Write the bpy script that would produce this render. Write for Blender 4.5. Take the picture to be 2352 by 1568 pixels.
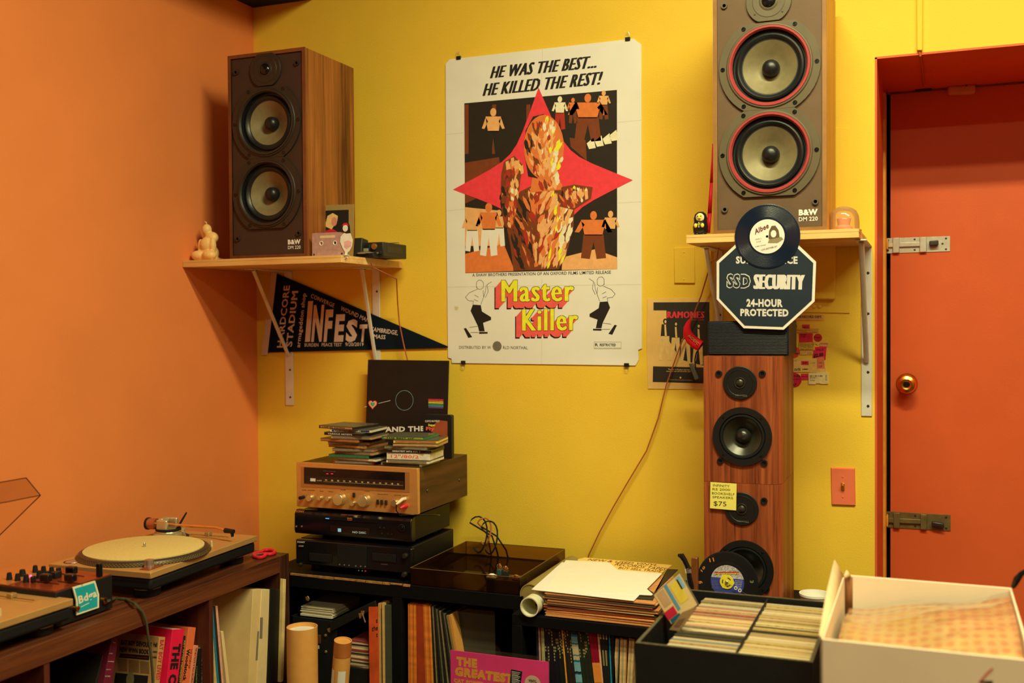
import bpy, math, random
from mathutils import Vector, Matrix
for _o in list(bpy.data.objects): bpy.data.objects.remove(_o)
random.seed(11)
SC = bpy.context.scene
COL = SC.collection
V = Vector
R = math.radians

# ------------------------------------------------------------------ camera (2352 x 1568 frame)
FPX = 2401.3
CAM = V((2.3302, -3.2568, 1.5))
YAW, PITCH, ROLL = .3818, -.0189, -.0067
_f = V((-math.sin(YAW) * math.cos(PITCH), math.cos(YAW) * math.cos(PITCH), math.sin(PITCH)))
_r0 = V((math.cos(YAW), math.sin(YAW), 0)); _u0 = _r0.cross(_f)
_r = math.cos(ROLL) * _r0 + math.sin(ROLL) * _u0
_u = -math.sin(ROLL) * _r0 + math.cos(ROLL) * _u0
cd = bpy.data.cameras.new('camera'); cam = bpy.data.objects.new('camera', cd); COL.objects.link(cam)
cd.sensor_width = 36.0; cd.lens = 36.0 * FPX / 2352; cd.clip_start = .05
cam.matrix_world = Matrix(((_r.x, _u.x, -_f.x, CAM.x), (_r.y, _u.y, -_f.y, CAM.y), (_r.z, _u.z, -_f.z, CAM.z), (0, 0, 0, 1)))
cd.dof.use_dof = True; cd.dof.focus_distance = 3.1; cd.dof.aperture_fstop = 2.4
SC.camera = cam

# ------------------------------------------------------------------ world, lamps, exposure
W = bpy.data.worlds.new('world'); SC.world = W; W.use_nodes = True
W.node_tree.nodes['Background'].inputs[0].default_value = (.9, .75, .5, 1)
W.node_tree.nodes['Background'].inputs[1].default_value = .05
SC.view_settings.view_transform = 'Standard'; SC.view_settings.look = 'None'
SC.view_settings.gamma = 1.0; SC.view_settings.use_curve_mapping = False
SC.view_settings.exposure = 0.0
SC.cycles.max_bounces = 8; SC.cycles.diffuse_bounces = 5; SC.cycles.glossy_bounces = 4
SC.cycles.transparent_max_bounces = 16; SC.cycles.use_denoising = True
SC.cycles.sample_clamp_indirect = 6.0; SC.cycles.caustics_reflective = False; SC.cycles.caustics_refractive = False
LAMP_COL = (1.0, .93, .48)
LAMPS = [((2.20, -1.60, 3.30), 78.0), ((3.40, -2.00, 3.30), 44.0), ((2.20, -4.1, 3.30), 20.0), ((3.50, -4.1, 3.30), 18.0)]  # rear pair, behind the camera, is added for general fill
for loc, e in LAMPS:
    ld = bpy.data.lights.new('fluorescent_tube', 'AREA'); ld.shape = 'RECTANGLE'; ld.size = 1.2; ld.size_y = .14
    ld.energy = e; ld.color = LAMP_COL
    lo = bpy.data.objects.new('fluorescent_tube_light', ld); COL.objects.link(lo); lo.location = loc

# ------------------------------------------------------------------ colours and materials
def lin1(c):
    c /= 255.0
    return c / 12.92 if c <= .04045 else ((c + .055) / 1.055) ** 2.4
KEY = (.79, .718, .46)                      # what white looks like under the warm lamps
def alb(c): return tuple(min(.9, max(.004, lin1(x) / k)) for x, k in zip(c, KEY))
MATS = {}
def mat(name, c, rough=.6, metal=0.0, spec=.4, var=.05, scale=25.0, bump=0.0, bscale=200.0, emit=0.0, coat=0.0):
    if name in MATS: return MATS[name]
    m = bpy.data.materials.new(name); m.use_nodes = True; MATS[name] = m
    nt = m.node_tree; b = nt.nodes['Principled BSDF']; L = nt.links
    a = alb(c)
    b.inputs['Roughness'].default_value = rough; b.inputs['Metallic'].default_value = metal
    b.inputs['Specular IOR Level'].default_value = spec
    if coat: b.inputs['Coat Weight'].default_value = coat; b.inputs['Coat Roughness'].default_value = .08
    tc = nt.nodes.new('ShaderNodeTexCoord')
    if var > 0:
        n = nt.nodes.new('ShaderNodeTexNoise'); n.inputs['Scale'].default_value = scale; n.inputs['Detail'].default_value = 3
        L.new(tc.outputs['Object'], n.inputs['Vector'])
        r = nt.nodes.new('ShaderNodeValToRGB')
        r.color_ramp.elements[0].position = .3; r.color_ramp.elements[1].position = .7
        r.color_ramp.elements[0].color = tuple(x * (1 - var) for x in a) + (1,)
        r.color_ramp.elements[1].color = tuple(min(.95, x * (1 + var)) for x in a) + (1,)
        L.new(n.outputs['Fac'], r.inputs['Fac']); L.new(r.outputs['Color'], b.inputs['Base Color'])
    else:
        b.inputs['Base Color'].default_value = a + (1,)
    if bump > 0:
        n2 = nt.nodes.new('ShaderNodeTexNoise'); n2.inputs['Scale'].default_value = bscale; n2.inputs['Detail'].default_value = 2
        L.new(tc.outputs['Object'], n2.inputs['Vector'])
        bp = nt.nodes.new('ShaderNodeBump'); bp.inputs['Strength'].default_value = bump; bp.inputs['Distance'].default_value = .002
        L.new(n2.outputs['Fac'], bp.inputs['Height']); L.new(bp.outputs['Normal'], b.inputs['Normal'])
    if emit > 0:
        b.inputs['Emission Color'].default_value = tuple(lin1(x) for x in c) + (1,)
        b.inputs['Emission Strength'].default_value = emit
    return m
def wood(name, c1, c2, stretch=(1, 1, .06), scale=40.0, rough=.5, dist=2.0, spec=.35):
    if name in MATS: return MATS[name]
    m = bpy.data.materials.new(name); m.use_nodes = True; MATS[name] = m
    nt = m.node_tree; b = nt.nodes['Principled BSDF']; L = nt.links
    tc = nt.nodes.new('ShaderNodeTexCoord'); mp = nt.nodes.new('ShaderNodeMapping')
    mp.inputs['Scale'].default_value = stretch
    L.new(tc.outputs['Object'], mp.inputs['Vector'])
    n = nt.nodes.new('ShaderNodeTexNoise'); n.inputs['Scale'].default_value = scale; n.inputs['Detail'].default_value = 6
    n.inputs['Roughness'].default_value = .65; n.inputs['Distortion'].default_value = dist * .25
    L.new(mp.outputs['Vector'], n.inputs['Vector'])
    n3 = nt.nodes.new('ShaderNodeTexNoise'); n3.inputs['Scale'].default_value = scale * .3; n3.inputs['Detail'].default_value = 2
    L.new(mp.outputs['Vector'], n3.inputs['Vector'])
    mx = nt.nodes.new('ShaderNodeMath'); mx.operation = 'MULTIPLY_ADD'; mx.inputs[1].default_value = .55; 
    ad = nt.nodes.new('ShaderNodeMath'); ad.operation = 'MULTIPLY'; ad.inputs[1].default_value = .45
    L.new(n3.outputs['Fac'], ad.inputs[0]); L.new(n.outputs['Fac'], mx.inputs[0]); L.new(ad.outputs[0], mx.inputs[2])
    r = nt.nodes.new('ShaderNodeValToRGB')
    r.color_ramp.elements[0].position = .38; r.color_ramp.elements[1].position = .62
    r.color_ramp.elements[0].color = alb(c1) + (1,); r.color_ramp.elements[1].color = alb(c2) + (1,)
    L.new(mx.outputs[0], r.inputs['Fac']); L.new(r.outputs['Color'], b.inputs['Base Color'])
    b.inputs['Roughness'].default_value = rough; b.inputs['Specular IOR Level'].default_value = spec
    return m
def clear(name, tint, gloss=.12, rough=.05, alpha=0.0, body=(60, 40, 25)):
    """thin clear or smoked plastic: tinted see-through, a little gloss and, if wanted, some body colour"""
    if name in MATS: return MATS[name]
    m = bpy.data.materials.new(name); m.use_nodes = True; MATS[name] = m
    nt = m.node_tree; L = nt.links; nt.nodes.remove(nt.nodes['Principled BSDF'])
    out = nt.nodes['Material Output']
    tr = nt.nodes.new('ShaderNodeBsdfTransparent'); tr.inputs[0].default_value = tint + (1,)
    gl = nt.nodes.new('ShaderNodeBsdfGlossy'); gl.inputs['Roughness'].default_value = rough
    fr = nt.nodes.new('ShaderNodeFresnel'); fr.inputs[0].default_value = 1.45
    ma = nt.nodes.new('ShaderNodeMath'); ma.operation = 'MULTIPLY_ADD'; ma.inputs[1].default_value = gloss * 2.0; ma.inputs[2].default_value = gloss * .15
    L.new(fr.outputs[0], ma.inputs[0])
    mx = nt.nodes.new('ShaderNodeMixShader'); L.new(ma.outputs[0], mx.inputs[0]); L.new(tr.outputs[0], mx.inputs[1]); L.new(gl.outputs[0], mx.inputs[2])
    last = mx
    if alpha > 0:
        df = nt.nodes.new('ShaderNodeBsdfDiffuse'); df.inputs[0].default_value = alb(body) + (1,)
        m2 = nt.nodes.new('ShaderNodeMixShader'); m2.inputs[0].default_value = alpha
        L.new(mx.outputs[0], m2.inputs[1]); L.new(df.outputs[0], m2.inputs[2]); last = m2
    L.new(last.outputs[0], out.inputs['Surface'])
    return m

# ------------------------------------------------------------------ frames: a pixel gives a direction, a plane the distance
class Fr:
    def __init__(s, O, u, v):
        s.O = V(O); s.u = V(u).normalized(); s.v = V(v).normalized(); s.n = s.u.cross(s.v)
    def p(s, a, b, w=0.0): return s.O + s.u * a + s.v * b + s.n * w
    def hit(s, x, y):
        d = _f + (x - 1176.0) / FPX * _r - (y - 784.0) / FPX * _u
        t = (s.O - CAM).dot(s.n) / d.dot(s.n)
        return CAM + d * t
    def px(s, x, y):
        q = s.hit(x, y) - s.O
        return (q.dot(s.u), q.dot(s.v))
    def pxs(s, pts): return [s.px(*q) for q in pts]
def FY(y): return Fr((0, y, 0), (1, 0, 0), (0, 0, 1))      # faces the room (-Y)
def FX(x): return Fr((x, 0, 0), (0, 1, 0), (0, 0, 1))      # faces +X
def FZ(z): return Fr((0, 0, z), (1, 0, 0), (0, 1, 0))      # faces up
def zoom(ox, oy, sc):                                      # coordinates read off a magnified crop
    return lambda x, y: (ox + x / sc, oy + y / sc)

def arc(cx, cy, r, a0, a1, n):
    return [(cx + r * math.cos(R(a0 + (a1 - a0) * i / n)), cy + r * math.sin(R(a0 + (a1 - a0) * i / n))) for i in range(n + 1)]
def rrect(u0, u1, v0, v1, r, n=4):
    return (arc(u1 - r, v0 + r, r, -90, 0, n) + arc(u1 - r, v1 - r, r, 0, 90, n) + arc(u0 + r, v1 - r, r, 90, 180, n) + arc(u0 + r, v0 + r, r, 180, 270, n))
def ccw(p):
    a = sum(p[i - 1][0] * p[i][1] - p[i][0] * p[i - 1][1] for i in range(len(p)))
    return list(p) if a > 0 else list(reversed(p))

GL = {}
def glyphs(s, bold, sp=0.0):
    k = (s, bold, sp)
    if k not in GL:
        cu = bpy.data.curves.new('t', 'FONT'); cu.body = s; cu.size = 1; cu.offset = bold; cu.resolution_u = 2; cu.fill_mode = 'FRONT'; cu.space_character = 1 + bold * 2.2 + sp
        o = bpy.data.objects.new('t', cu); me = o.to_mesh()
        GL[k] = ([tuple(x.co[:2]) for x in me.vertices], [tuple(p.vertices) for p in me.polygons])
        o.to_mesh_clear(); bpy.data.objects.remove(o); bpy.data.curves.remove(cu)
    return GL[k]

class MB:
    def __init__(s): s.v = []; s.f = []; s.m = []; s.mats = []
    def mi(s, m):
        if m not in s.mats: s.mats.append(m)
        return s.mats.index(m)
    def add(s, vs, fs, m):
        o = len(s.v); k = s.mi(m)
        s.v += [V(q) for q in vs]
        for f in fs: s.f.append([o + i for i in f]); s.m.append(k)
        return s
    def box(s, a, b, m): return s.fbox(FZ(0), a[0], b[0], a[1], b[1], a[2], b[2], m)
    def fbox(s, fr, u0, u1, v0, v1, w0, w1, m): return s.prism(fr, [(u0, v0), (u1, v0), (u1, v1), (u0, v1)], w0, w1, m)
    def prism(s, fr, poly, w0, w1, m, taper=None):
        p = ccw(poly); n = len(p); t = ccw(taper) if taper else p
        if w1 < w0: w0, w1 = w1, w0
        vs = [fr.p(a, b, w0) for a, b in p] + [fr.p(a, b, w1) for a, b in t]
        fs = [list(range(n - 1, -1, -1)), list(range(n, 2 * n))] + [[i, (i + 1) % n, n + (i + 1) % n, n + i] for i in range(n)]
        return s.add(vs, fs, m)
    def flat(s, fr, poly, w, m):
        p = ccw(poly); return s.add([fr.p(a, b, w) for a, b in p], [list(range(len(p)))], m)
    def ell(s, fr, c, ru, rv, w, m, n=24, rot=0.0):
        ca, sa = math.cos(rot), math.sin(rot); pts = []
        for i in range(n):
            a = 2 * math.pi * i / n; x = ru * math.cos(a); y = rv * math.sin(a)
            pts.append((c[0] + x * ca - y * sa, c[1] + x * sa + y * ca))
        return s.flat(fr, pts, w, m)
    def disc(s, fr, c, r, w0, w1, m, n=24): return s.prism(fr, arc(c[0], c[1], r, 0, 360 - 360 / n, n - 1), w0, w1, m)
    def lathe(s, fr, c, prof, m, n=32):
        vs = []; fs = []
        for r, w in prof:
            for i in range(n):
                a = 2 * math.pi * i / n; vs.append(fr.p(c[0] + r * math.cos(a), c[1] + r * math.sin(a), w))
        for j in range(len(prof) - 1):
            for i in range(n):
                a = j * n + i; b = j * n + (i + 1) % n; fs.append([a, b, b + n, a + n])
        if prof[0][0] > 1e-5: fs.append([i for i in range(n - 1, -1, -1)])
        if prof[-1][0] > 1e-5: fs.append([(len(prof) - 1) * n + i for i in range(n)])
        return s.add(vs, fs, m)
    def ring(s, fr, c, prof, m, n=32):            # closed profile turned round an axis
        return s.lathe_open(fr, c, prof + [prof[0]], m, n)
    def plate(s, fr, outline, holes, w0, w1, m, n=48):     # flat plate with round holes right through
        import bmesh
        bm = bmesh.new(); loops = [ccw(outline)] + [arc(c[0], c[1], r, 0, 360 - 360 / n, n - 1) for c, r in holes]
        for lp in loops:
            vs = [bm.verts.new((a, b, 0)) for a, b in lp]
            for i in range(len(vs)): bm.edges.new((vs[i - 1], vs[i]))
        bmesh.ops.triangle_fill(bm, use_beauty=True, use_dissolve=False, edges=bm.edges[:], normal=(0, 0, 1))
        bm.verts.index_update(); bm.faces.ensure_lookup_table()
        vs = [(q.co.x, q.co.y) for q in bm.verts]; fs = []
        for f in bm.faces:
            ids = [q.index for q in f.verts]
            if f.normal.z < 0: ids.reverse()
            fs.append(ids)
        bm.free()
        s.add([fr.p(a, b, w1) for a, b in vs], fs, m); s.add([fr.p(a, b, w0) for a, b in vs], [f[::-1] for f in fs], m)
        for k, lp in enumerate(loops):
            N = len(lp); q = [fr.p(a, b, w0) for a, b in lp] + [fr.p(a, b, w1) for a, b in lp]
            fc = [[i, (i + 1) % N, N + (i + 1) % N, N + i] for i in range(N)]
            s.add(q, fc if k == 0 else [f[::-1] for f in fc], m)
        return s
    def lathe_open(s, fr, c, prof, m, n=32):
        vs = []; fs = []
        for r, w in prof:
            for i in range(n):
                a = 2 * math.pi * i / n; vs.append(fr.p(c[0] + r * math.cos(a), c[1] + r * math.sin(a), w))
        for j in range(len(prof) - 1):
            for i in range(n):
                a = j * n + i; b = j * n + (i + 1) % n; fs.append([a, b, b + n, a + n])
        return s.add(vs, fs, m)
    def tube(s, pts, r, m, n=8, flatten=1.0):
        pts = [V(q) for q in pts]; rs = r if isinstance(r, (list, tuple)) else [r] * len(pts)
        vs = []; fs = []; up = None
        for i, q in enumerate(pts):
            t = (pts[min(i + 1, len(pts) - 1)] - pts[max(i - 1, 0)]).normalized()
            if up is None: up = V((0, 0, 1)) if abs(t.z) < .9 else V((0, 1, 0))
            a = t.cross(up).normalized(); b = a.cross(t).normalized(); up = b
            for k in range(n):
                an = 2 * math.pi * k / n; vs.append(q + a * (rs[i] * math.cos(an)) + b * (rs[i] * math.sin(an) * flatten))
        for i in range(len(pts) - 1):
            for k in range(n):
                x = i * n + k; y = i * n + (k + 1) % n; fs.append([x, y, y + n, x + n])
        fs.append(list(range(n - 1, -1, -1))); fs.append([(len(pts) - 1) * n + k for k in range(n)])
        return s.add(vs, fs, m)
    def line(s, fr, pts, wd, w, m):
        for (a, b), (c, d) in zip(pts[:-1], pts[1:]):
            dx, dy = c - a, d - b; l = math.hypot(dx, dy) or 1e-6; nx, ny = -dy / l * wd / 2, dx / l * wd / 2
            s.flat(fr, [(a + nx, b + ny), (a - nx, b - ny), (c - nx, d - ny), (c + nx, d + ny)], w, m)
        return s
    def text(s, fr, st, BL, BR, TL, m, w=.0006, bold=.0, px=True, cap=.70, off=(0, 0), shear=0.0, sp=0.0):
        if px: BL, BR, TL = fr.px(*BL), fr.px(*BR), fr.px(*TL)
        vs, fs = glyphs(st, bold, sp)
        if not vs: return s
        x0 = min(q[0] for q in vs); x1 = max(q[0] for q in vs)
        out = []
        for x, y in vs:
            b = (y + bold) / (cap + 2 * bold); a = (x - x0) / (x1 - x0) + shear * b
            out.append(fr.p(BL[0] + (BR[0] - BL[0]) * a + (TL[0] - BL[0]) * b + off[0], BL[1] + (BR[1] - BL[1]) * a + (TL[1] - BL[1]) * b + off[1], w))
        return s.add(out, fs, m)
    def strike(s, fr, st, BL, BR, TL, m, w, dx, dy=0.0, n=5, sp=.14):     # heavier type: the word struck several times side by side
        for i in range(n):
            k = -1 + 2 * i / (n - 1)
            for e in ((0,) if not dy else (-1, 0, 1)): s.text(fr, st, BL, BR, TL, m, w + i * 2e-6, 0.0, True, .70, (dx * k, dy * e), 0.0, sp)
        return s
    def build(s, name, parent=None, label=None, cat=None, group=None, kind=None, bevel=0.0, seg=2, solid=0.0, angle=35, local=False):
        me = bpy.data.meshes.new(name)
        base = V((0, 0, 0))
        if parent is None and not local and s.v:
            lo = [min(q[i] for q in s.v) for i in range(3)]; hi = [max(q[i] for q in s.v) for i in range(3)]
            base = V(((lo[0] + hi[0]) / 2, (lo[1] + hi[1]) / 2, lo[2]))
        elif parent is not None and not local:
            base = wloc(parent)
        me.from_pydata([tuple(q - base) for q in s.v], [], s.f)
        for m in s.mats: me.materials.append(m)
        for p, k in zip(me.polygons, s.m): p.material_index = k; p.use_smooth = True
        me.update()
        try: me.set_sharp_from_angle(angle=R(angle))
        except Exception: pass
        o = bpy.data.objects.new(name, me); COL.objects.link(o)
        if parent is None: o.location = base
        else: o.parent = parent
        if solid: q = o.modifiers.new('thickness', 'SOLIDIFY'); q.thickness = solid; q.offset = 0
        if bevel:
            q = o.modifiers.new('bevel', 'BEVEL'); q.width = bevel; q.segments = seg; q.limit_method = 'ANGLE'; q.angle_limit = R(40)
        return tag(o, label, cat, group, kind)
def wloc(o):
    l = V((0, 0, 0))
    while o is not None: l = l + o.location; o = o.parent
    return l
def tag(o, label=None, cat=None, group=None, kind=None):
    if label: o['label'] = label
    if cat: o['category'] = cat
    if group: o['group'] = group
    if kind: o['kind'] = kind
    return o
def thing(name, loc, label, cat, group=None, kind=None):
    o = bpy.data.objects.new(name, None); o.empty_display_size = .05; COL.objects.link(o); o.location = loc
    return tag(o, label, cat, group, kind)
def inst(me, name, loc=(0, 0, 0), rot=(0, 0, 0), sc=(1, 1, 1), parent=None, mats=None, label=None, cat=None, group=None):
    o = bpy.data.objects.new(name, me); COL.objects.link(o); o.location = loc; o.rotation_euler = rot; o.scale = sc; o.parent = parent
    if mats:
        for sl, m in zip(o.material_slots, mats): sl.link = 'OBJECT'; sl.material = m
    return tag(o, label, cat, group)
def keepmesh(mb, name):
    o = mb.build(name, local=True); me = o.data; bpy.data.objects.remove(o); return me

# shared materials
PAPER = mat('paper_white', (214, 205, 168), .75, var=.03, scale=8)
CREAM = mat('paper_cream', (205, 180, 120), .75, var=.06)
BLACK = mat('black_plastic', (22, 22, 20), .45, spec=.35, var=.1)
BLACKG = mat('black_gloss', (16, 16, 15), .2, spec=.5, var=.05)
INK = mat('black_ink', (26, 22, 18), .6, var=.05)
WHITEINK = mat('white_ink', (215, 205, 170), .6, var=.02)
STEEL = mat('steel', (190, 180, 150), .32, .9, var=.06, scale=60)
DARKMETAL = mat('dark_screw_metal', (70, 64, 50), .4, .8)
BRASS = mat('brass', (215, 150, 50), .22, 1.0, var=.08, scale=40)
# ------------------------------------------------------------------ the room
YEL = mat('yellow_wall_paint', (226, 176, 46), .62, spec=.25, var=.025, scale=6, bump=.25, bscale=260)
ORA = mat('orange_wall_paint', (213, 119, 55), .6, spec=.25, var=.03, scale=5, bump=.25, bscale=260)
RED = mat('orange_door_paint', (198, 86, 36), .5, spec=.3, var=.04, scale=7, bump=.12, bscale=150)
CEILM = mat('black_ceiling_paint', (14, 15, 15), .8, var=.1)
FLOORM = wood('floor_boards_dark', (60, 38, 20), (85, 55, 30), (1, .08, 1), 12, .5)
X0, XD0, XD1, XR = 0.0, 2.177, 3.085, 4.3
YF = -5.6; ZC = 3.40; ZSOF = 2.667; ZL = 2.266; YD = .50
def structure(mb, name): return mb.build(name, kind='structure')
m = MB()
m.box((-.15, 0, 0), (XD0, .56, 3.5), YEL); m.box((XD0, 0, ZL), (XD1, .56, 3.5), YEL); m.box((XD1, 0, 0), (XR + .15, .56, 3.5), YEL)
structure(m, 'wall_back')
structure(MB().box((-.15, YF, 0), (0, 0, 3.5), ORA), 'wall_left')
DIM = mat('brown_far_wall', (120, 80, 44), .7)
structure(MB().box((XR, YF, 0), (XR + .15, 0, 3.5), DIM), 'wall_right')
structure(MB().box((-.15, YF - .15, 0), (XR + .15, YF, 3.5), DIM), 'wall_front')
structure(MB().box((-.15, YF - .15, -.1), (XR + .15, .9, 0), FLOORM), 'floor')
structure(MB().box((0, YF, ZC), (XR, 0, ZC + .1), CEILM), 'ceiling')
structure(MB().box((0, YF, ZSOF), (.26, 0, ZC), CEILM), 'trim_4')
m = MB()                                                   # orange-painted reveal of the doorway
m.box((XD0 - .002, -.0015, 0), (XD0 + .004, YD, ZL), RED); m.box((XD1 - .004, -.0015, 0), (XD1 + .002, YD, ZL), RED)
m.box((XD0 - .002, -.0015, ZL - .004), (XD1 + .002, YD, ZL + .002), RED)
structure(m, 'trim_1')
m = MB(); FRM = mat('door_frame_yellow', (205, 140, 40), .55, var=.1, scale=30)
m.box((XD0 + .004, YD - .09, 0), (XD0 + .012, YD - .005, ZL - .02), FRM); m.box((XD0 + .004, YD - .006, ZL - .010), (XD1, YD - .001, ZL - .004), mat('door_head_worn', (120, 62, 25), .7, var=.3, scale=60))
structure(m, 'trim_2')
structure(MB().box((XD0, YD + .06, 0), (XD1, YD + .1, ZL), CEILM), 'trim_3')
# door leaf with its hardware
door = thing('door_1', (2.62, YD, 0), 'flat orange-red painted door set deep in the wall', 'door', kind='structure')
MB().box((XD0 + .024, YD, 0), (XD1 - .01, YD + .045, ZL - .010), RED).build('leaf', door)
D = FY(YD)
c = D.px(2083, 880); k = MB()
k.lathe(D, c, [(.034, 0), (.034, .006), (.03, .01), (.014, .012), (.013, .035), (.028, .045), (.031, .056), (.027, .066), (.018, .07), (.017, .068), (0.0001, .064)], BRASS, 32)
kb = k.build('door_knob', door); tag(kb, 'round brass door knob')
MB().lathe(D, c, [(.0095, .060), (.0095, .0705), (.0001, .071)], BLACKG, 16).build('keyhole', kb)
def slide_bolt(z, pts, bar, stud, metal, dark, label, straps, knob):
    q = [D.px(*z(*p)) for p in pts]
    b = MB().prism(D, q, 0, .003, metal).build('slide_bolt', door, bevel=.0006); tag(b, label)
    ub = [D.px(*z(*p)) for p in bar]
    MB().prism(D, ub, .003, .011, metal).build('bolt_bar', b, bevel=.002)
    for s in straps: MB().prism(D, [D.px(*z(*p)) for p in s], .0025, .0135, metal).build('strap', b, bevel=.002)
    MB().prism(D, [D.px(*z(*p)) for p in knob], .008, .024, dark).build('bolt_handle', b, bevel=.003)
    for s in stud: MB().lathe(D, D.px(*z(*s)), [(.0035, .003), (.003, .0045), (.0001, .005)], dark, 12).build('screw', b)
z = zoom(1920, 500, 7.84)
GALV = mat('galvanised_plate', (190, 180, 140), .4, .55, var=.12, scale=50)
slide_bolt(z, [(868, 370), (2055, 330), (2055, 605), (872, 645)], [(870, 452), (1620, 430), (1620, 515), (870, 540)],
           [(940, 405), (940, 590), (1418, 388), (1418, 578), (1982, 372), (1982, 565), (1920, 466)], GALV, DARKMETAL, 'grey galvanised slide bolt',
           [[(1025, 362), (1145, 358), (1145, 634), (1025, 640)], [(1508, 350), (1632, 345), (1632, 620), (1508, 626)]], [(1680, 425), (1845, 410), (1845, 505), (1680, 512)])
z = zoom(1880, 1040, 4.611)
OLDB = mat('tarnished_plate', (112, 96, 50), .5, .5, var=.2, scale=40)
slide_bolt(z, [(700, 615), (1398, 655), (1398, 825), (700, 785)], [(700, 678), (1150, 700), (1150, 750), (700, 732)],
           [(740, 645), (740, 750), (1025, 662), (1025, 770), (1352, 680), (1352, 795)], OLDB, DARKMETAL, 'tarnished olive slide bolt',
           [[(795, 625), (862, 628), (862, 793), (795, 789)], [(1080, 640), (1148, 645), (1148, 808), (1080, 804)]], [(1200, 712), (1330, 735), (1330, 785), (1200, 760)])
for zz, pt in ((zoom(1920, 500, 7.84), (838, 490)), (zoom(1880, 1040, 4.611), (682, 695))):   # keeper plates on the frame
    kf = FX(XD0 + .012); q = kf.px(*zz(*pt)); zc = D.px(*zz(*pt))[1]
    MB().fbox(kf, YD - .05, YD - .004, zc - .018, zc + .018, 0, .006, FRM).build('bolt_keeper', door, bevel=.002)
z = zoom(1980, 80, 6.3226)
q = [D.px(*z(*p)) for p in ((1238, 765), (1645, 735), (1645, 875), (1240, 895))]
BEIGE = mat('beige_plastic', (196, 128, 66), .4, var=.05)
s = MB().prism(D, q, 0, .028, BEIGE).build('contact_sensor', door, bevel=.009, seg=3); tag(s, 'beige plastic door contact sensor')
MB().lathe(D, D.px(*z(1508, 762)), [(.0025, .0275), (.0001, .0285)], INK, 10).build('sensor_hole', s)
q = [D.px(*z(*p)) for p in ((770, 790), (1010, 772), (1012, 812), (772, 832))]
MB().prism(D, q, 0, .02, BLACK).build('latch_strip', door, bevel=.001)
# wall raceway and the tattered wire below it
WB = FY(0.0)
q = WB.pxs([(2106, -40), (2119, -40), (2119, 118), (2106, 118)])
race = MB().prism(WB, q, 0, .014, YEL).build('cable_raceway', label='slim yellow-painted cable raceway running down to the doorway', cat='raceway', bevel=.002)
sof = Fr((0, 0, ZL - .004), (1, 0, 0), (0, -1, 0))
pw = [WB.p(*WB.px(2111, 117), .006), WB.p(*WB.px(2114, 128), .004)] + [sof.p(*sof.px(x, y), .004) for x, y in ((2117, 140), (2119, 160), (2121, 182), (2122, 194))]
MB().tube(pw, .0035, mat('wire_dusty_orange', (170, 80, 35), .6), 6).build('alarm_wire', label='thin orange-painted alarm wire under the doorway lintel', cat='wire')

# plates on the yellow wall
t = thing('light_switch', WB.p(*WB.px(1936, 1160)), 'orange-painted light switch plate with a brass toggle', 'light switch')
SWP = mat('switch_plate_orange', (214, 104, 60), .5, var=.04)
q = WB.pxs([(1908, 1073), (1964, 1074.5), (1965.5, 1161), (1910, 1159)])
MB().prism(WB, q, 0, .006, SWP, taper=[((a - q[0][0]) * .93 + q[0][0] + .0025, (b - q[2][1]) * .95 + q[2][1] + .0028) for a, b in q]).build('plate', t)
c = WB.px(1936, 1117)
MB().fbox(WB, c[0] - .005, c[0] + .005, c[1] - .012, c[1] + .012, .004, .0075, BRASS).fbox(WB, c[0] - .0035, c[0] + .0035, c[1] + .001, c[1] + .008, .0075, .02, BRASS).build('toggle', t, bevel=.001)
for yy in (1094, 1140): MB().lathe(WB, WB.px(1936, yy), [(.003, .006), (.0025, .0072), (.0001, .0075)], SWP, 10).build('screw', t)
t = thing('blank_wall_plate', WB.p(*WB.px(1573, 650)), 'blank wall plate painted yellow like the wall, beside the white poster', 'wall plate')
q = WB.pxs([(1548.5, 569), (1596, 567), (1597, 650.5), (1549.5, 650)])
MB().prism(WB, q, 0, .006, YEL).build('plate', t, bevel=.002)
for yy in (579, 641): MB().lathe(WB, WB.px(1572, yy), [(.003, .006), (.0025, .0075), (.0001, .008)], YEL, 10).build('screw', t)
t = thing('electrical_panel', WB.p(*WB.px(1830, 720)), 'yellow-painted electrical panel behind the octagonal sign', 'panel')
MB().prism(WB, WB.pxs([(1700, 292), (1952, 294), (1952, 719), (1700, 715)]), 0, .004, YEL).build('cover_plate', t, bevel=.001)
MB().prism(WB, WB.pxs([(1780, 560), (1921, 562), (1919, 688), (1780, 686)]), .004, .03, YEL).build('door_panel', t, bevel=.004)
for xx in (1871, 1884): MB().lathe(WB, WB.px(xx, 703), [(.006, .004), (.005, .009), (.0001, .01)], YEL, 12).build('knockout', t)

# ceiling fixtures holding the tubes; the rear pair is added as fill
FIX = mat('fixture_white', (230, 225, 205), .5)
for loc, e in LAMPS:
    x, y, z_ = loc
    t = thing('ceiling_light', (x, y, ZC), 'long white unseen fluorescent fixture under the black ceiling', 'ceiling light', 'fluorescent ceiling fixtures')
    MB().box((x - .66, y - .14, ZC - .06), (x + .66, y + .14, ZC), FIX).build('housing', t)
    for s in (-.05, .05):
        MB().tube([(x - .6, y + s, z_ + .02), (x + .6, y + s, z_ + .02)], .012, mat('tube_glass', (250, 245, 220), .3, emit=3.0), 10).build('fluorescent_tube', t)
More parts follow.
